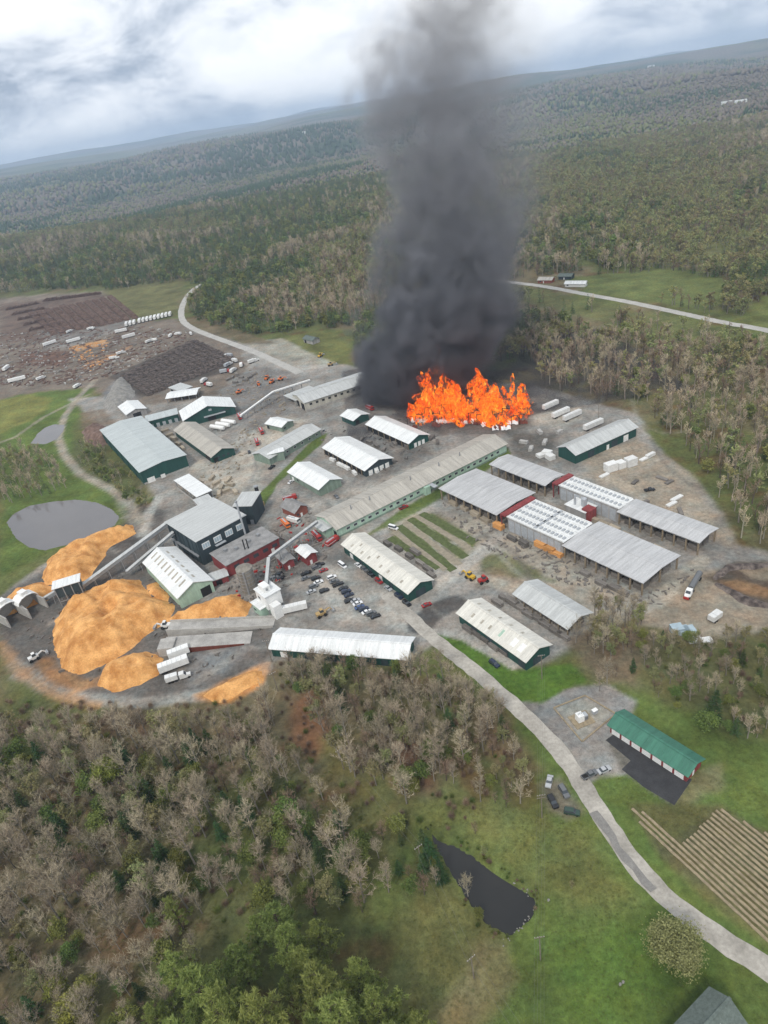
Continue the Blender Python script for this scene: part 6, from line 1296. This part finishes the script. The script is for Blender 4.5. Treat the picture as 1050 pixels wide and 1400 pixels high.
# rough slope and woods right of the kilns, near the berms
wood([(860, 870), (960, 878), (1060, 872), (1130, 900), (1130, 1010), (1010, 1010), (950, 975), (890, 960), (862, 915)], .05, {'bare': 4, 'barered': 3, 'bud': 3, 'olive': 2, 'spruce': .8}, 6, LB('on the rough slope behind the red barn'), 'trees on the rough slope', 2.4, .35, .7)
wood([(775, 870), (800, 842), (850, 830), (880, 850), (850, 900), (820, 905)], .08, {'bare': 5, 'bud': 3, 'barered': 2}, 7, LB('at the end of the grey pole shed'), 'trees at the end of the pole shed', 1.8, .5, .85)
wood([(0, 625), (40, 615), (80, 640), (92, 668), (60, 682), (0, 690), (-60, 690), (-60, 630)], .028, {'bare_far': 8, 'bud_far': 3, 'spruce_far': .5}, 8, LB('in the small grove beside the large pond'), 'trees in the grove beside the large pond', 3.2, .55, .9)
wood([(100, 605), (140, 612), (185, 660), (205, 690), (185, 695), (150, 665), (112, 640)], .026, {'bud_far': 4, 'olive_far': 3, 'bare_far': 3}, 9, LB('on the bank below the big green warehouse'), 'trees on the bank below the big green warehouse', 3, .35, .6)
wood([(900, 580), (960, 640), (985, 690), (1010, 742), (1060, 755), (1140, 770), (1200, 660), (1060, 560), (960, 520), (860, 500), (760, 470), (725, 490), (735, 525), (800, 545), (880, 560)], .022, {'bare_far': 9, 'barered_far': 4, 'bud_far': 2.2, 'spruce_far': 1.4, 'olive_far': .9}, 10, LB('in the woods behind the dark green equipment shed'), 'trees in the woods behind the equipment shed', 3.4, .75, 1.2)
# low brush
wood([(380, 900), (560, 906), (660, 945), (720, 1040), (690, 1120), (560, 1130), (500, 1150), (380, 1010)], .03, {'shrub': 5, 'greenshrub': 3}, 12, LB('in the undergrowth of the front woods'), 'undergrowth shrubs in the front woods', 2.0, .5, 1.1)
wood([(0, 960), (100, 962), (300, 962), (370, 945), (380, 990), (0, 1010)], .035, {'shrub': 6, 'greenshrub': 1}, 13, LB('along the bank below the chip yard'), 'shrubs along the chip yard bank', 2.0, .6, 1.2)
wood([(590, 1115), (640, 1135), (735, 1215), (738, 1235), (725, 1215), (640, 1165)], .02, {'greenshrub': 3, 'shrub': 2}, 14, LB('along the pond bank'), 'shrubs along the pond bank', 1.5, .35, .7)
wood([(0, 1010), (370, 1000), (500, 1160), (440, 1250), (0, 1290)], .026, {'shrub': 4, 'greenshrub': 4}, 15, LB('under the thick bare woods'), 'shrubs under the thick bare woods', 2.0, .5, 1.1)
wood([(870, 880), (1060, 872), (1060, 1000), (960, 975), (890, 950)], .02, {'greenshrub': 4, 'shrub': 3}, 16, LB('on the rough slope'), 'shrubs on the rough slope', 2.0, .4, 1.0)
for i_ in range(60):
    k_ = rng.randrange(len(PONDS[2])); a_, b_ = Vector((*PONDS[2][k_ - 1], 0)), Vector((*PONDS[2][k_], 0)); d_ = (b_ - a_).normalized(); q_ = a_.lerp(b_, rng.random()) + Vector((-d_.y, d_.x, 0)) * rng.uniform(.3, 2.6)
    if k_ == 9 or k_ == 10: continue
    BAG.append((q_.length, rng.choice(('shrub', 'greenshrub', 'greenshrub')), (q_.x, q_.y), rng.uniform(.22, .55), 'low reedy shrub on the bank of the dark pond', 'reedy shrubs round the dark pond'))
BAG.sort(key=lambda e: e[0])
LIM = {'bare_tree': 300, 'shrub': 260, 'spruce_tree': 120, 'budding_tree': 150, 'green_tree': 140, 'pine_tree': 60, 'golden_tree': 10}
rest = {}; cnt = {}; unique = set()
for d, k, xy, s, lb, gp in BAG:
    nm = TREE_NAME[k]
    if cnt.get(nm, 0) < LIM[nm] or gp is None: cnt[nm] = cnt.get(nm, 0) + 1; plant(k, xy, s, lb, gp or 'single trees')
    else: rest.setdefault(k, []).append((xy[0], xy[1], 0.0, s))
for v_, (a_, b_) in enumerate(((760, 1180), (690, 1320))): q = G(a_, b_); plant('tuft', (q.x, q.y), .7, ('pale grass tuft on the lawn beside the road verge', 'grass tuft beside the dry ditch on the lawn')[v_], 'grass tufts on the lawn', v_)
for pl_, dn_, sd_, s0_, s1_ in (([(560, 1100), (745, 1080), (880, 1210), (960, 1280), (1120, 1380), (1120, 1520), (540, 1520), (560, 1280), (520, 1200)], .55, 301, .22, .6), ([(800, 1080), (860, 1060), (920, 1105), (985, 1060), (1120, 1100), (1120, 1160), (985, 1100), (935, 1150), (860, 1100)], .5, 302, .2, .5), ([(0, 1010), (370, 1000), (560, 1130), (540, 1300), (440, 1250), (0, 1400)], .35, 303, .4, .9), ([(600, 875), (700, 918), (800, 915), (790, 940), (690, 950)], .5, 304, .2, .4)):
    for p_ in scatter(pl_, dn_, sd_, .7):
        if vnoise(np.array(p_[0] / 5), np.array(p_[1] / 5), 9) > .35 and not pip(np.array(p_), CF): rest.setdefault('tuft', []).append((p_[0], p_[1], 0.0, rng.uniform(s0_, s1_)))
for k in ('bare_far', 'barered_far', 'bud_far', 'spruce_far', 'olive_far'):
    for v_ in range(len(KIND[k])):
        if (k, v_) not in FIRST:
            xy = {'bare_far': (230 + 9 * v_, 430), 'barered_far': (262 + 8 * v_, 440), 'bud_far': (250 + 7 * v_, 455), 'spruce_far': (236 + 6 * v_, 470), 'olive_far': (280 + 8 * v_, 470)}[k]
            plant(k, xy, 1.0, LB('in the woods behind the dark green equipment shed')[k.split('_')[0]], 'trees in the woods behind the equipment shed', v_)
# the wide forest beyond
FAR = [(-900, 520), (-200, 436), (0, 402), (60, 398), (138, 393), (150, 397), (205, 390), (252, 384), (268, 392), (258, 410), (252, 430), (268, 440), (300, 448), (340, 458), (385, 456), (430, 446), (478, 452), (486, 480), (520, 500), (560, 512), (640, 505), (725, 488), (760, 470), (860, 500), (960, 520), (1060, 560), (1200, 655), (1500, 690), (1700, -200), (1700, -400), (-900, 20)]
HOLES = [[(782, 378), (925, 370), (980, 384), (992, 408), (958, 422), (880, 410), (800, 398)], [(1005, 440), (1050, 405), (1120, 382), (1120, 458), (1050, 450)], [(722, 378), (790, 378), (800, 398), (725, 388)]]
THIN = [[(640, 382), (800, 408), (1000, 452), (960, 480), (800, 450), (640, 420)], [(140, 397), (252, 384), (240, 432), (185, 438)]]
STAND = [(430, 290, 130, 45, .55), (380, 400, 110, 45, .35), (60, 375, 130, 40, .5), (250, 340, 140, 40, .30), (790, 352, 90, 26, .75), (170, 365, 60, 25, .4), (320, 340, 70, 30, .3), (830, 215, 120, 12, .5), (890, 640, 40, 30, .2), (700, 320, 100, 30, .4)]
FRESH = [(860, 240, 190, 70, .9), (960, 330, 170, 60, .6), (600, 300, 120, 50, .3), (850, 460, 140, 40, .45), (150, 300, 200, 60, .25)]
r_ = np.random.default_rng(99)
def farband(r0, r1, dens):
    a0, a1 = -.74, .74; n = int(.5 * (a1 - a0) * (r1 ** 2 - r0 ** 2) * dens); rad2 = np.sqrt(r_.uniform(r0 ** 2, r1 ** 2, n)); a = r_.uniform(a0, a1, n) + .06
    xy = np.stack([np.sin(a) * rad2, np.cos(a) * rad2], -1); z = terrain(xy[:, 0], xy[:, 1]); px = project(np.concatenate([xy, z[:, None]], 1)); ok = pip(px, FAR)
    for h in HOLES: ok &= ~pip(px, h)
    for h in THIN: ok &= ~pip(px, h) | (r_.random(n) < .16)
    ok &= (segdist(xy, ROADS_W[2]) > 11) & (segdist(xy, ROADS_W[1]) > np.where(xy[:, 1] < np.interp(xy[:, 0], *np.array(sorted(ROADS_W[1])).T), 34, 12))
    ok &= vnoise(xy[:, 0] / 40, xy[:, 1] / 40, 5) > .14
    return xy[ok], z[ok], px[ok]
def fracs(xy, px):
    e = .05 + .85 * sstep(.535, .575, fbm(xy[:, 0] / 210, xy[:, 1] / 210, 4, 61)) - .4 * sstep(700, 800, px[:, 0]) * sstep(345, 300, px[:, 1])
    for cx_, cy_, rx, ry, a in STAND: e = e + a * np.exp(-((px[:, 0] - cx_) / rx) ** 2 - ((px[:, 1] - cy_) / ry) ** 2)
    f_ = .06 + .6 * sstep(.53, .58, fbm(xy[:, 0] / 170 + 7, xy[:, 1] / 170, 4, 71))
    for cx_, cy_, rx, ry, a in FRESH: f_ = f_ + a * np.exp(-((px[:, 0] - cx_) / rx) ** 2 - ((px[:, 1] - cy_) / ry) ** 2)
    return np.clip(e, 0, .95), np.clip(f_, 0, .8)
for r0, r1, dens, s0 in ((300, 800, 1 / 42, 1.0), (800, 1500, 1 / 70, 1.15), (1500, 2500, 1 / 130, 1.5)):
    xy, z, px = farband(r0, r1, dens); e, f_ = fracs(xy, px); u = r_.random(len(xy)); u2 = r_.random(len(xy)); sc_ = s0 * r_.uniform(.75, 1.3, len(xy)) * np.where(u < e, 1.05, 1)
    kind = np.where(u < e, np.where(u2 < .78, 'spruce_far', 'olive_far'), np.where(u2 < f_, 'bud_far', np.where(u2 < .72, 'bare_far', 'barered_far')))
    for i in range(len(xy)): rest.setdefault(str(kind[i]), []).append((xy[i, 0], xy[i, 1], z[i] - .2, sc_[i]))
def instancer(name, label, pts, sources):
    pts = np.array(pts, np.float32); n = len(pts); me = bpy.data.meshes.new(name); me.vertices.add(n); me.vertices.foreach_set('co', pts[:, :3].copy().ravel())
    at_ = me.attributes.new('size', 'FLOAT', 'POINT'); at_.data.foreach_set('value', pts[:, 3].copy()); at_ = me.attributes.new('turn', 'FLOAT_VECTOR', 'POINT'); at_.data.foreach_set('vector', np.stack([np.zeros(n), np.zeros(n), nrng.uniform(0, 6.28, n)], 1).astype(np.float32).ravel())
    o = link(name, me); tag(o, label, kind='stuff')
    ng = bpy.data.node_groups.new(name, 'GeometryNodeTree'); ng.interface.new_socket('Geometry', in_out='INPUT', socket_type='NodeSocketGeometry'); ng.interface.new_socket('Geometry', in_out='OUTPUT', socket_type='NodeSocketGeometry')
    gi = ng.nodes.new('NodeGroupInput'); go = ng.nodes.new('NodeGroupOutput'); jn = ng.nodes.new('GeometryNodeJoinGeometry')
    for s in sources: oi = ng.nodes.new('GeometryNodeObjectInfo'); oi.transform_space = 'ORIGINAL'; oi.inputs['Object'].default_value = s; oi.inputs['As Instance'].default_value = True; ng.links.new(oi.outputs['Geometry'], jn.inputs[0])
    ip = ng.nodes.new('GeometryNodeInstanceOnPoints'); ng.links.new(gi.outputs[0], ip.inputs['Points'])
    ng.links.new(jn.outputs[0], ip.inputs['Instance'])
    a1 = ng.nodes.new('GeometryNodeInputNamedAttribute'); a1.data_type = 'FLOAT'; a1.inputs[0].default_value = 'size'; a2 = ng.nodes.new('GeometryNodeInputNamedAttribute'); a2.data_type = 'FLOAT_VECTOR'; a2.inputs[0].default_value = 'turn'
    ng.links.new(a1.outputs[0], ip.inputs['Scale']); ng.links.new(a2.outputs[0], ip.inputs['Rotation']); ng.links.new(ip.outputs[0], go.inputs[0])
    mo = o.modifiers.new('scatter', 'NODES'); mo.node_group = ng
FL = dict(bare='leafless grey forest spread over the hills', barered='reddish leafless forest spread over the hills', bud='yellow-green budding forest spread over the hills', spruce='dark evergreen forest spread over the hills', olive='olive green forest spread over the hills', pine='pine forest', tuft='grass tufts over the lawns and forest floor', shrub='brown undergrowth under the trees', greenshrub='green undergrowth under the trees', golden='golden forest')
for k, pts in rest.items():
    nv = len(KIND[k]); pts = [pts[i] for i in r_.permutation(len(pts))]
    for v_ in range(nv):
        if (k, v_) in FIRST and pts[v_::nv]: instancer('grass' if k == 'tuft' else 'forest', FL[k.split('_')[0]], pts[v_::nv], FIRST[(k, v_)])
print('TREES', cnt, {k: len(v) for k, v in rest.items()})
# farthest trees: simple crowns, one mesh
mt = bpy.data.materials.new('far_crowns'); mt.use_nodes = True; t = mt.node_tree; p = t.nodes['Principled BSDF']; g = N(t, 'ShaderNodeNewGeometry'); vc = N(t, 'ShaderNodeVertexColor', layer_name='tint')
k_ = math_(t, 'ADD', math_(t, 'MULTIPLY', g.outputs['Random Per Island'], .4), .75); cc_ = N(t, 'ShaderNodeCombineColor')
for i in range(3): t.links.new(k_, cc_.inputs[i])
t.links.new(mixc(t, 1.0, vc.outputs[0], cc_.outputs[0], 'MULTIPLY'), p.inputs['Base Color']); p.inputs['Roughness'].default_value = 1; p.inputs['Specular IOR Level'].default_value = 0
xa, za, pa = farband(2450, 4200, 1 / 330); xb, zb_, pb = farband(4200, 7500, 1 / 1400)
xy = np.concatenate([xa, xb]); z = np.concatenate([za, zb_]); px = np.concatenate([pa, pb]); sz = np.concatenate([np.full(len(xa), 1.0), np.full(len(xb), 1.9)]) * r_.uniform(.7, 1.3, len(xy))
e, f_ = fracs(xy / 2.2, px); u = r_.random(len(xy)); col = np.where((u < e)[:, None], [[.048, .076, .036]], np.where((r_.random(len(xy)) < f_ * .7)[:, None], [[.150, .160, .065]], [[.165, .138, .108]]))
n = len(xy); ev = u < e; R_ = np.where(ev, 4.2, 5.6) * sz; H_ = np.where(ev, 15, 12) * sz; an = np.arange(5) * 2 * math.pi / 5
ring = np.stack([xy[:, 0, None] + np.cos(an + u[:, None] * 9) * R_[:, None] * r_.uniform(.7, 1.3, (n, 5)), xy[:, 1, None] + np.sin(an + u[:, None] * 9) * R_[:, None] * r_.uniform(.7, 1.3, (n, 5)), z[:, None] + H_[:, None] * np.where(ev, .2, .5)[:, None] * r_.uniform(.8, 1.2, (n, 5))], -1)
top = np.stack([xy[:, 0], xy[:, 1], z + H_], -1)[:, None]; bot = np.stack([xy[:, 0], xy[:, 1], z - 2], -1)[:, None]; V = np.concatenate([ring, top, bot], 1).reshape(-1, 3); base_ = (np.arange(n) * 7)[:, None, None]
Tt = np.array([(i, (i + 1) % 5, 5) for i in range(5)] + [((i + 1) % 5, i, 6) for i in range(5)])[None]
me = mesh_np('forest', V, (base_ + Tt).reshape(-1, 3), mt); ca = me.color_attributes.new('tint', 'FLOAT_COLOR', 'POINT'); ca.data.foreach_set('color', np.repeat(np.concatenate([col, np.ones((n, 1))], 1), 7, 0).astype(np.float32).ravel())
tag(link('forest', me), 'hazy mixed forest on the farthest hills', kind='stuff')
print('FARTREES', n)

# ------------------------------------------------------------------ burning building
FBASE = [(556, 572), (575, 580), (640, 584), (690, 586), (722, 575), (722, 556), (690, 548), (620, 540), (570, 548)]
FW = W2(FBASE); fq = np.array(FW)
fm = bpy.data.materials.new('flame'); fm.use_nodes = True; t = fm.node_tree; t.nodes.clear(); g = N(t, 'ShaderNodeNewGeometry')
ps = vmath(t, 'MULTIPLY', g.outputs['Position'], (1, 1, .62))
fa = noise(t, ps, .25, 6, .70, 1.0); fb = noise(t, vmath(t, 'ADD', ps, (31, 7, 3)), .26, 5, .66, 1.4); fc = noise(t, ps, .055, 3)
cf = math_(t, 'ADD', math_(t, 'MULTIPLY', fa, .85), math_(t, 'MULTIPLY', fc, .15))
fcol = ramp(t, cf, [(.36, (.15, .013, .004)), (.43, (.72, .060, .004)), (.49, (1.0, .135, .007)), (.55, (1.0, .225, .012)), (.61, (1.0, .40, .045)), (.70, (1.0, .66, .18))])
em = N(t, 'ShaderNodeEmission'); em.inputs[1].default_value = .80; t.links.new(fcol, em.inputs[0]); tr = N(t, 'ShaderNodeBsdfTransparent')
mx = N(t, 'ShaderNodeMixShader'); t.links.new(ramp(t, fb, [(.48, 0.0), (.60, 1.0)]), mx.inputs[0]); t.links.new(tr.outputs[0], mx.inputs[1]); t.links.new(em.outputs[0], mx.inputs[2])
ou = N(t, 'ShaderNodeOutputMaterial'); t.links.new(mx.outputs[0], ou.inputs[0])
def fheight(px): return float(np.interp(px, [550, 565, 580, 600, 618, 632, 645, 655, 668, 690, 705, 718, 728], [6, 16, 33, 37, 30, 15, 21, 28, 22, 19, 25, 20, 7]))
rf_ = random.Random(5); V, Fc = [], []; k = 0
while k < 165:
    x, y = rf_.uniform(fq[:, 0].min(), fq[:, 0].max()), rf_.uniform(fq[:, 1].min(), fq[:, 1].max())
    if not pip(np.array([x, y]), FW): continue
    k += 1; hx = fheight(float(project([x, y, 8.0])[0])); dn = (fq[:, 1].max() - y) / (fq[:, 1].max() - fq[:, 1].min()); h = hx * (rf_.uniform(.3, 1.0) if k % 2 else rf_.uniform(.12, .45)) * (1.08 - .3 * dn); R0 = rf_.uniform(1.8, 5.0); nr, nz = 9, 15; o = len(V); ph = rf_.uniform(0, 50); lean = Vector((rf_.gauss(.03, .10), rf_.gauss(0, .08), 0))
    for i in range(nz + 1):
        u = i / nz; rr0 = R0 * (math.sin(math.pi * min(1, .22 + .78 * u)) ** .8) * (1 - .35 * u) + .02; z = -.3 + h * u; sw = mnoise.noise_vector(Vector((x * .05 + ph, y * .05, z * .09))) * (1.5 + 5.5 * u)
        for j in range(nr):
            a = j * 2 * math.pi / nr; d = Vector((math.cos(a), math.sin(a), 0)); q = Vector((x, y, z)) + lean * z + sw + d * rr0
            q += mnoise.noise_vector(q * .14) * 3.2 + mnoise.noise_vector(q * .45) * 1.3; V.append((q.x, q.y, max(q.z, -.3)))
        if i:
            for j in range(nr): a0 = o + (i - 1) * nr + j; a1 = o + (i - 1) * nr + (j + 1) % nr; Fc += [(a0, a1, a1 + nr), (a0, a1 + nr, a0 + nr)]
tag(link('flames', mesh_np('flames', V, Fc, fm, True)), 'towering orange flames over the burning lumber building', kind='stuff')
# charred frames and buckled roof sheets in the fire
for k in range(16):
    px, py = 560 + 160 * (k + .5) / 16 + rng.uniform(-4, 4), rng.uniform(577, 588) - (6 if k > 13 else 0); q = G(px, py); L, wd = rng.uniform(4, 10), rng.uniform(2, 4.5); mb = MB(); n = 5
    for i in range(n):
        x0, x1 = L * (i / n - .5), L * ((i + 1) / n - .5); z0, z1 = [rng.uniform(.2, 2.2) for _ in range(2)]
        b_ = [(x0, -wd / 2, z0 * .4), (x1, -wd / 2, z1 * .4), (x1, wd / 2, z1 + .8), (x0, wd / 2, z0 + .8)]; mb.hexa(b_, [(a, c_, e + .07) for a, c_, e in b_])
    o = mb.build('buckled_roof_sheet', MT['roof_white'] if k % 3 else MT['rust'], None, (q.x, q.y, 0), rng.uniform(-.6, .6)); tag(o, ('pale' if k % 3 else 'rusty') + ' buckled roof sheet lying at the foot of the flames', 'roof sheet', 'buckled sheets at the fire')
for k in range(14):
    px = 562 + 155 * k / 13; q = G(px, rng.uniform(566, 582)); r = link('charred_frame', None, None, (q.x, q.y, 0), rng.uniform(-.3, .3)); tag(r, 'charred timber frame standing inside the flames', 'frame', 'charred frames in the fire'); h = rng.uniform(5, 9)
    for x in (-2.5, 2.5): MB().beam((x, 0, -.3), (x + rng.uniform(-.6, .6), 0, h), .35, .35).build('post', MT['soot'], r)
    MB().beam((-2.8, 0, h - .6), (2.8, 0, h - rng.uniform(.2, 2)), .3, .35).build('beam', MT['soot'], r)

# ------------------------------------------------------------------ smoke
SY = 492.0; ZT = 345.0
prof = [(572, 500, 22), (556, 508, 36), (535, 545, 76), (515, 586, 112), (490, 604, 124), (450, 620, 142), (400, 630, 136), (350, 638, 132), (300, 638, 132), (250, 634, 138), (200, 624, 146), (150, 620, 150), (100, 622, 152), (50, 632, 150), (0, 645, 150), (-60, 660, 154)]
pz, pxc, pr = [], [], []
for py, cxp, rp_ in prof:
    a = GY(cxp, py, SY); b_ = GY(cxp + rp_, py, SY); c_ = GY(cxp - rp_, py, SY); pz.append(a.z); pxc.append((b_.x + c_.x) / 2); pr.append((b_.x - c_.x) / 2)
pz, pxc, pr = map(np.array, (pz, pxc, pr))
ng = bpy.data.node_groups.new('smoke', 'GeometryNodeTree'); ng.interface.new_socket('Geometry', in_out='INPUT', socket_type='NodeSocketGeometry'); ng.interface.new_socket('Geometry', in_out='OUTPUT', socket_type='NodeSocketGeometry')
t = ng; ng.nodes.new('NodeGroupInput'); go = ng.nodes.new('NodeGroupOutput')
P_ = N(t, 'GeometryNodeInputPosition').outputs[0]; s3 = N(t, 'ShaderNodeSeparateXYZ'); t.links.new(P_, s3.inputs[0]); X_, Y_, Z_ = s3.outputs
zn = math_(t, 'DIVIDE', Z_, ZT, clamp=True)
def fcurve(pts):
    n = N(t, 'ShaderNodeFloatCurve'); c_ = n.mapping.curves[0]
    while len(c_.points) < len(pts): c_.points.new(.5, .5)
    for p_, (a, b) in zip(c_.points, pts): p_.location = (a, b); p_.handle_type = 'AUTO'
    n.mapping.use_clip = False; n.mapping.update(); t.links.new(zn, n.inputs['Value']); return n.outputs[0]
sel = [i for i in range(len(pz)) if 0 <= pz[i] <= ZT]
ccx = math_(t, 'MULTIPLY', fcurve([(float(pz[i] / ZT), float(pxc[i] / 200)) for i in sel]), 200.0)
crr = math_(t, 'MULTIPLY', fcurve([(float(pz[i] / ZT), float(pr[i] / 200)) for i in sel]), 200.0)
rise = vmath(t, 'MULTIPLY', P_, (1, 1, .8))
nA_ = noise(t, rise, .017, 3, .5, .5); nB_ = noise(t, vmath(t, 'ADD', P_, (200, 50, 10)), .048, 5, .62, .7)
dx_ = math_(t, 'SUBTRACT', X_, ccx); dy_ = math_(t, 'DIVIDE', math_(t, 'SUBTRACT', Y_, SY), .60)
dd = math_(t, 'SQRT', math_(t, 'ADD', math_(t, 'MULTIPLY', dx_, dx_), math_(t, 'MULTIPLY', dy_, dy_)))
rel = math_(t, 'SUBTRACT', 1.0, math_(t, 'DIVIDE', dd, crr))
out_ = ramp(t, math_(t, 'ADD', rel, .5), [(.30, 0.0), (.48, 1.0)])
puff = math_(t, 'ADD', math_(t, 'MULTIPLY', math_(t, 'SUBTRACT', nA_, .5), 1.7), math_(t, 'MULTIPLY', math_(t, 'SUBTRACT', nB_, .5), 1.25))
v_ = math_(t, 'ADD', rel, puff)
soft = ramp(t, zn, [(0.0, .09), (.12, .14), (.35, .30), (.7, .65), (1.0, .90)])
side = math_(t, 'MULTIPLY', math_(t, 'DIVIDE', dx_, crr, clamp=True), .58)          # the lee side is thinner
edge = math_(t, 'DIVIDE', v_, math_(t, 'ADD', soft, side), clamp=True)
dens = math_(t, 'MULTIPLY', edge, ramp(t, zn, [(0.0, .20), (.12, .12), (.35, .050), (.7, .028), (1.0, .021)]))
dens = math_(t, 'MULTIPLY', dens, ramp(t, nB_, [(.36, .12), (.64, 1.7)]))
dens = math_(t, 'MULTIPLY', dens, math_(t, 'SUBTRACT', 1.0, math_(t, 'MULTIPLY', side, 1.6)))
dens = math_(t, 'MULTIPLY', math_(t, 'MULTIPLY', dens, out_), math_(t, 'GREATER_THAN', v_, 0.0))
vc = N(t, 'GeometryNodeVolumeCube'); t.links.new(dens, vc.inputs['Density']); x0, x1, y0, y1 = -15.0, 215.0, SY - 75, SY + 75
vc.inputs['Min'].default_value = (x0, y0, .6); vc.inputs['Max'].default_value = (x1, y1, ZT)
for nm_, v0 in (('Resolution X', 115), ('Resolution Y', 75), ('Resolution Z', 172)): vc.inputs[nm_].default_value = v0
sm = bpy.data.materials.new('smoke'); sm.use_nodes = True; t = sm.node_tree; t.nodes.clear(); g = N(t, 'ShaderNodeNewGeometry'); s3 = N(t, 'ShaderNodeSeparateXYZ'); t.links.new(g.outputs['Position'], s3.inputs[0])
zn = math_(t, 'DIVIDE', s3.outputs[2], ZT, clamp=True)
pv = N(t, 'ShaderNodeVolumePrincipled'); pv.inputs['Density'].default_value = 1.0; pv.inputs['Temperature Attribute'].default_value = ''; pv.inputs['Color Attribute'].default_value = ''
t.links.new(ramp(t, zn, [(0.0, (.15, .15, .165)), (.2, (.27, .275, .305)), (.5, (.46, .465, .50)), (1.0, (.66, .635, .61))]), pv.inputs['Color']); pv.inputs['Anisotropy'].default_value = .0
ou = N(t, 'ShaderNodeOutputMaterial'); t.links.new(pv.outputs[0], ou.inputs['Volume'])
sn = ng.nodes.new('GeometryNodeSetMaterial'); sn.inputs['Material'].default_value = sm; ng.links.new(vc.outputs[0], sn.inputs[0]); ng.links.new(sn.outputs[0], go.inputs[0])
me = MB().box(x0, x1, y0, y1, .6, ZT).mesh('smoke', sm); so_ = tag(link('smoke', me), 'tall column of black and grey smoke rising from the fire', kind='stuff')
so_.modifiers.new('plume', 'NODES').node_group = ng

# ------------------------------------------------------------------ haze
hz = MB().box(-19000, 19000, -900, 23000, -160, 520); hm = bpy.data.materials.new('haze'); hm.use_nodes = True; t = hm.node_tree; t.nodes.clear()
pv = N(t, 'ShaderNodeVolumePrincipled'); pv.inputs['Density Attribute'].default_value = ''; pv.inputs['Temperature Attribute'].default_value = ''; pv.inputs['Color Attribute'].default_value = ''
pv.inputs['Density'].default_value = 8.5e-5; pv.inputs['Color'].default_value = (.58, .73, .95, 1); pv.inputs['Anisotropy'].default_value = 0.0
ou = N(t, 'ShaderNodeOutputMaterial'); t.links.new(pv.outputs[0], ou.inputs['Volume'])
tag(hz.build('haze', hm), 'pale blue haze softening the far hills', kind='stuff')
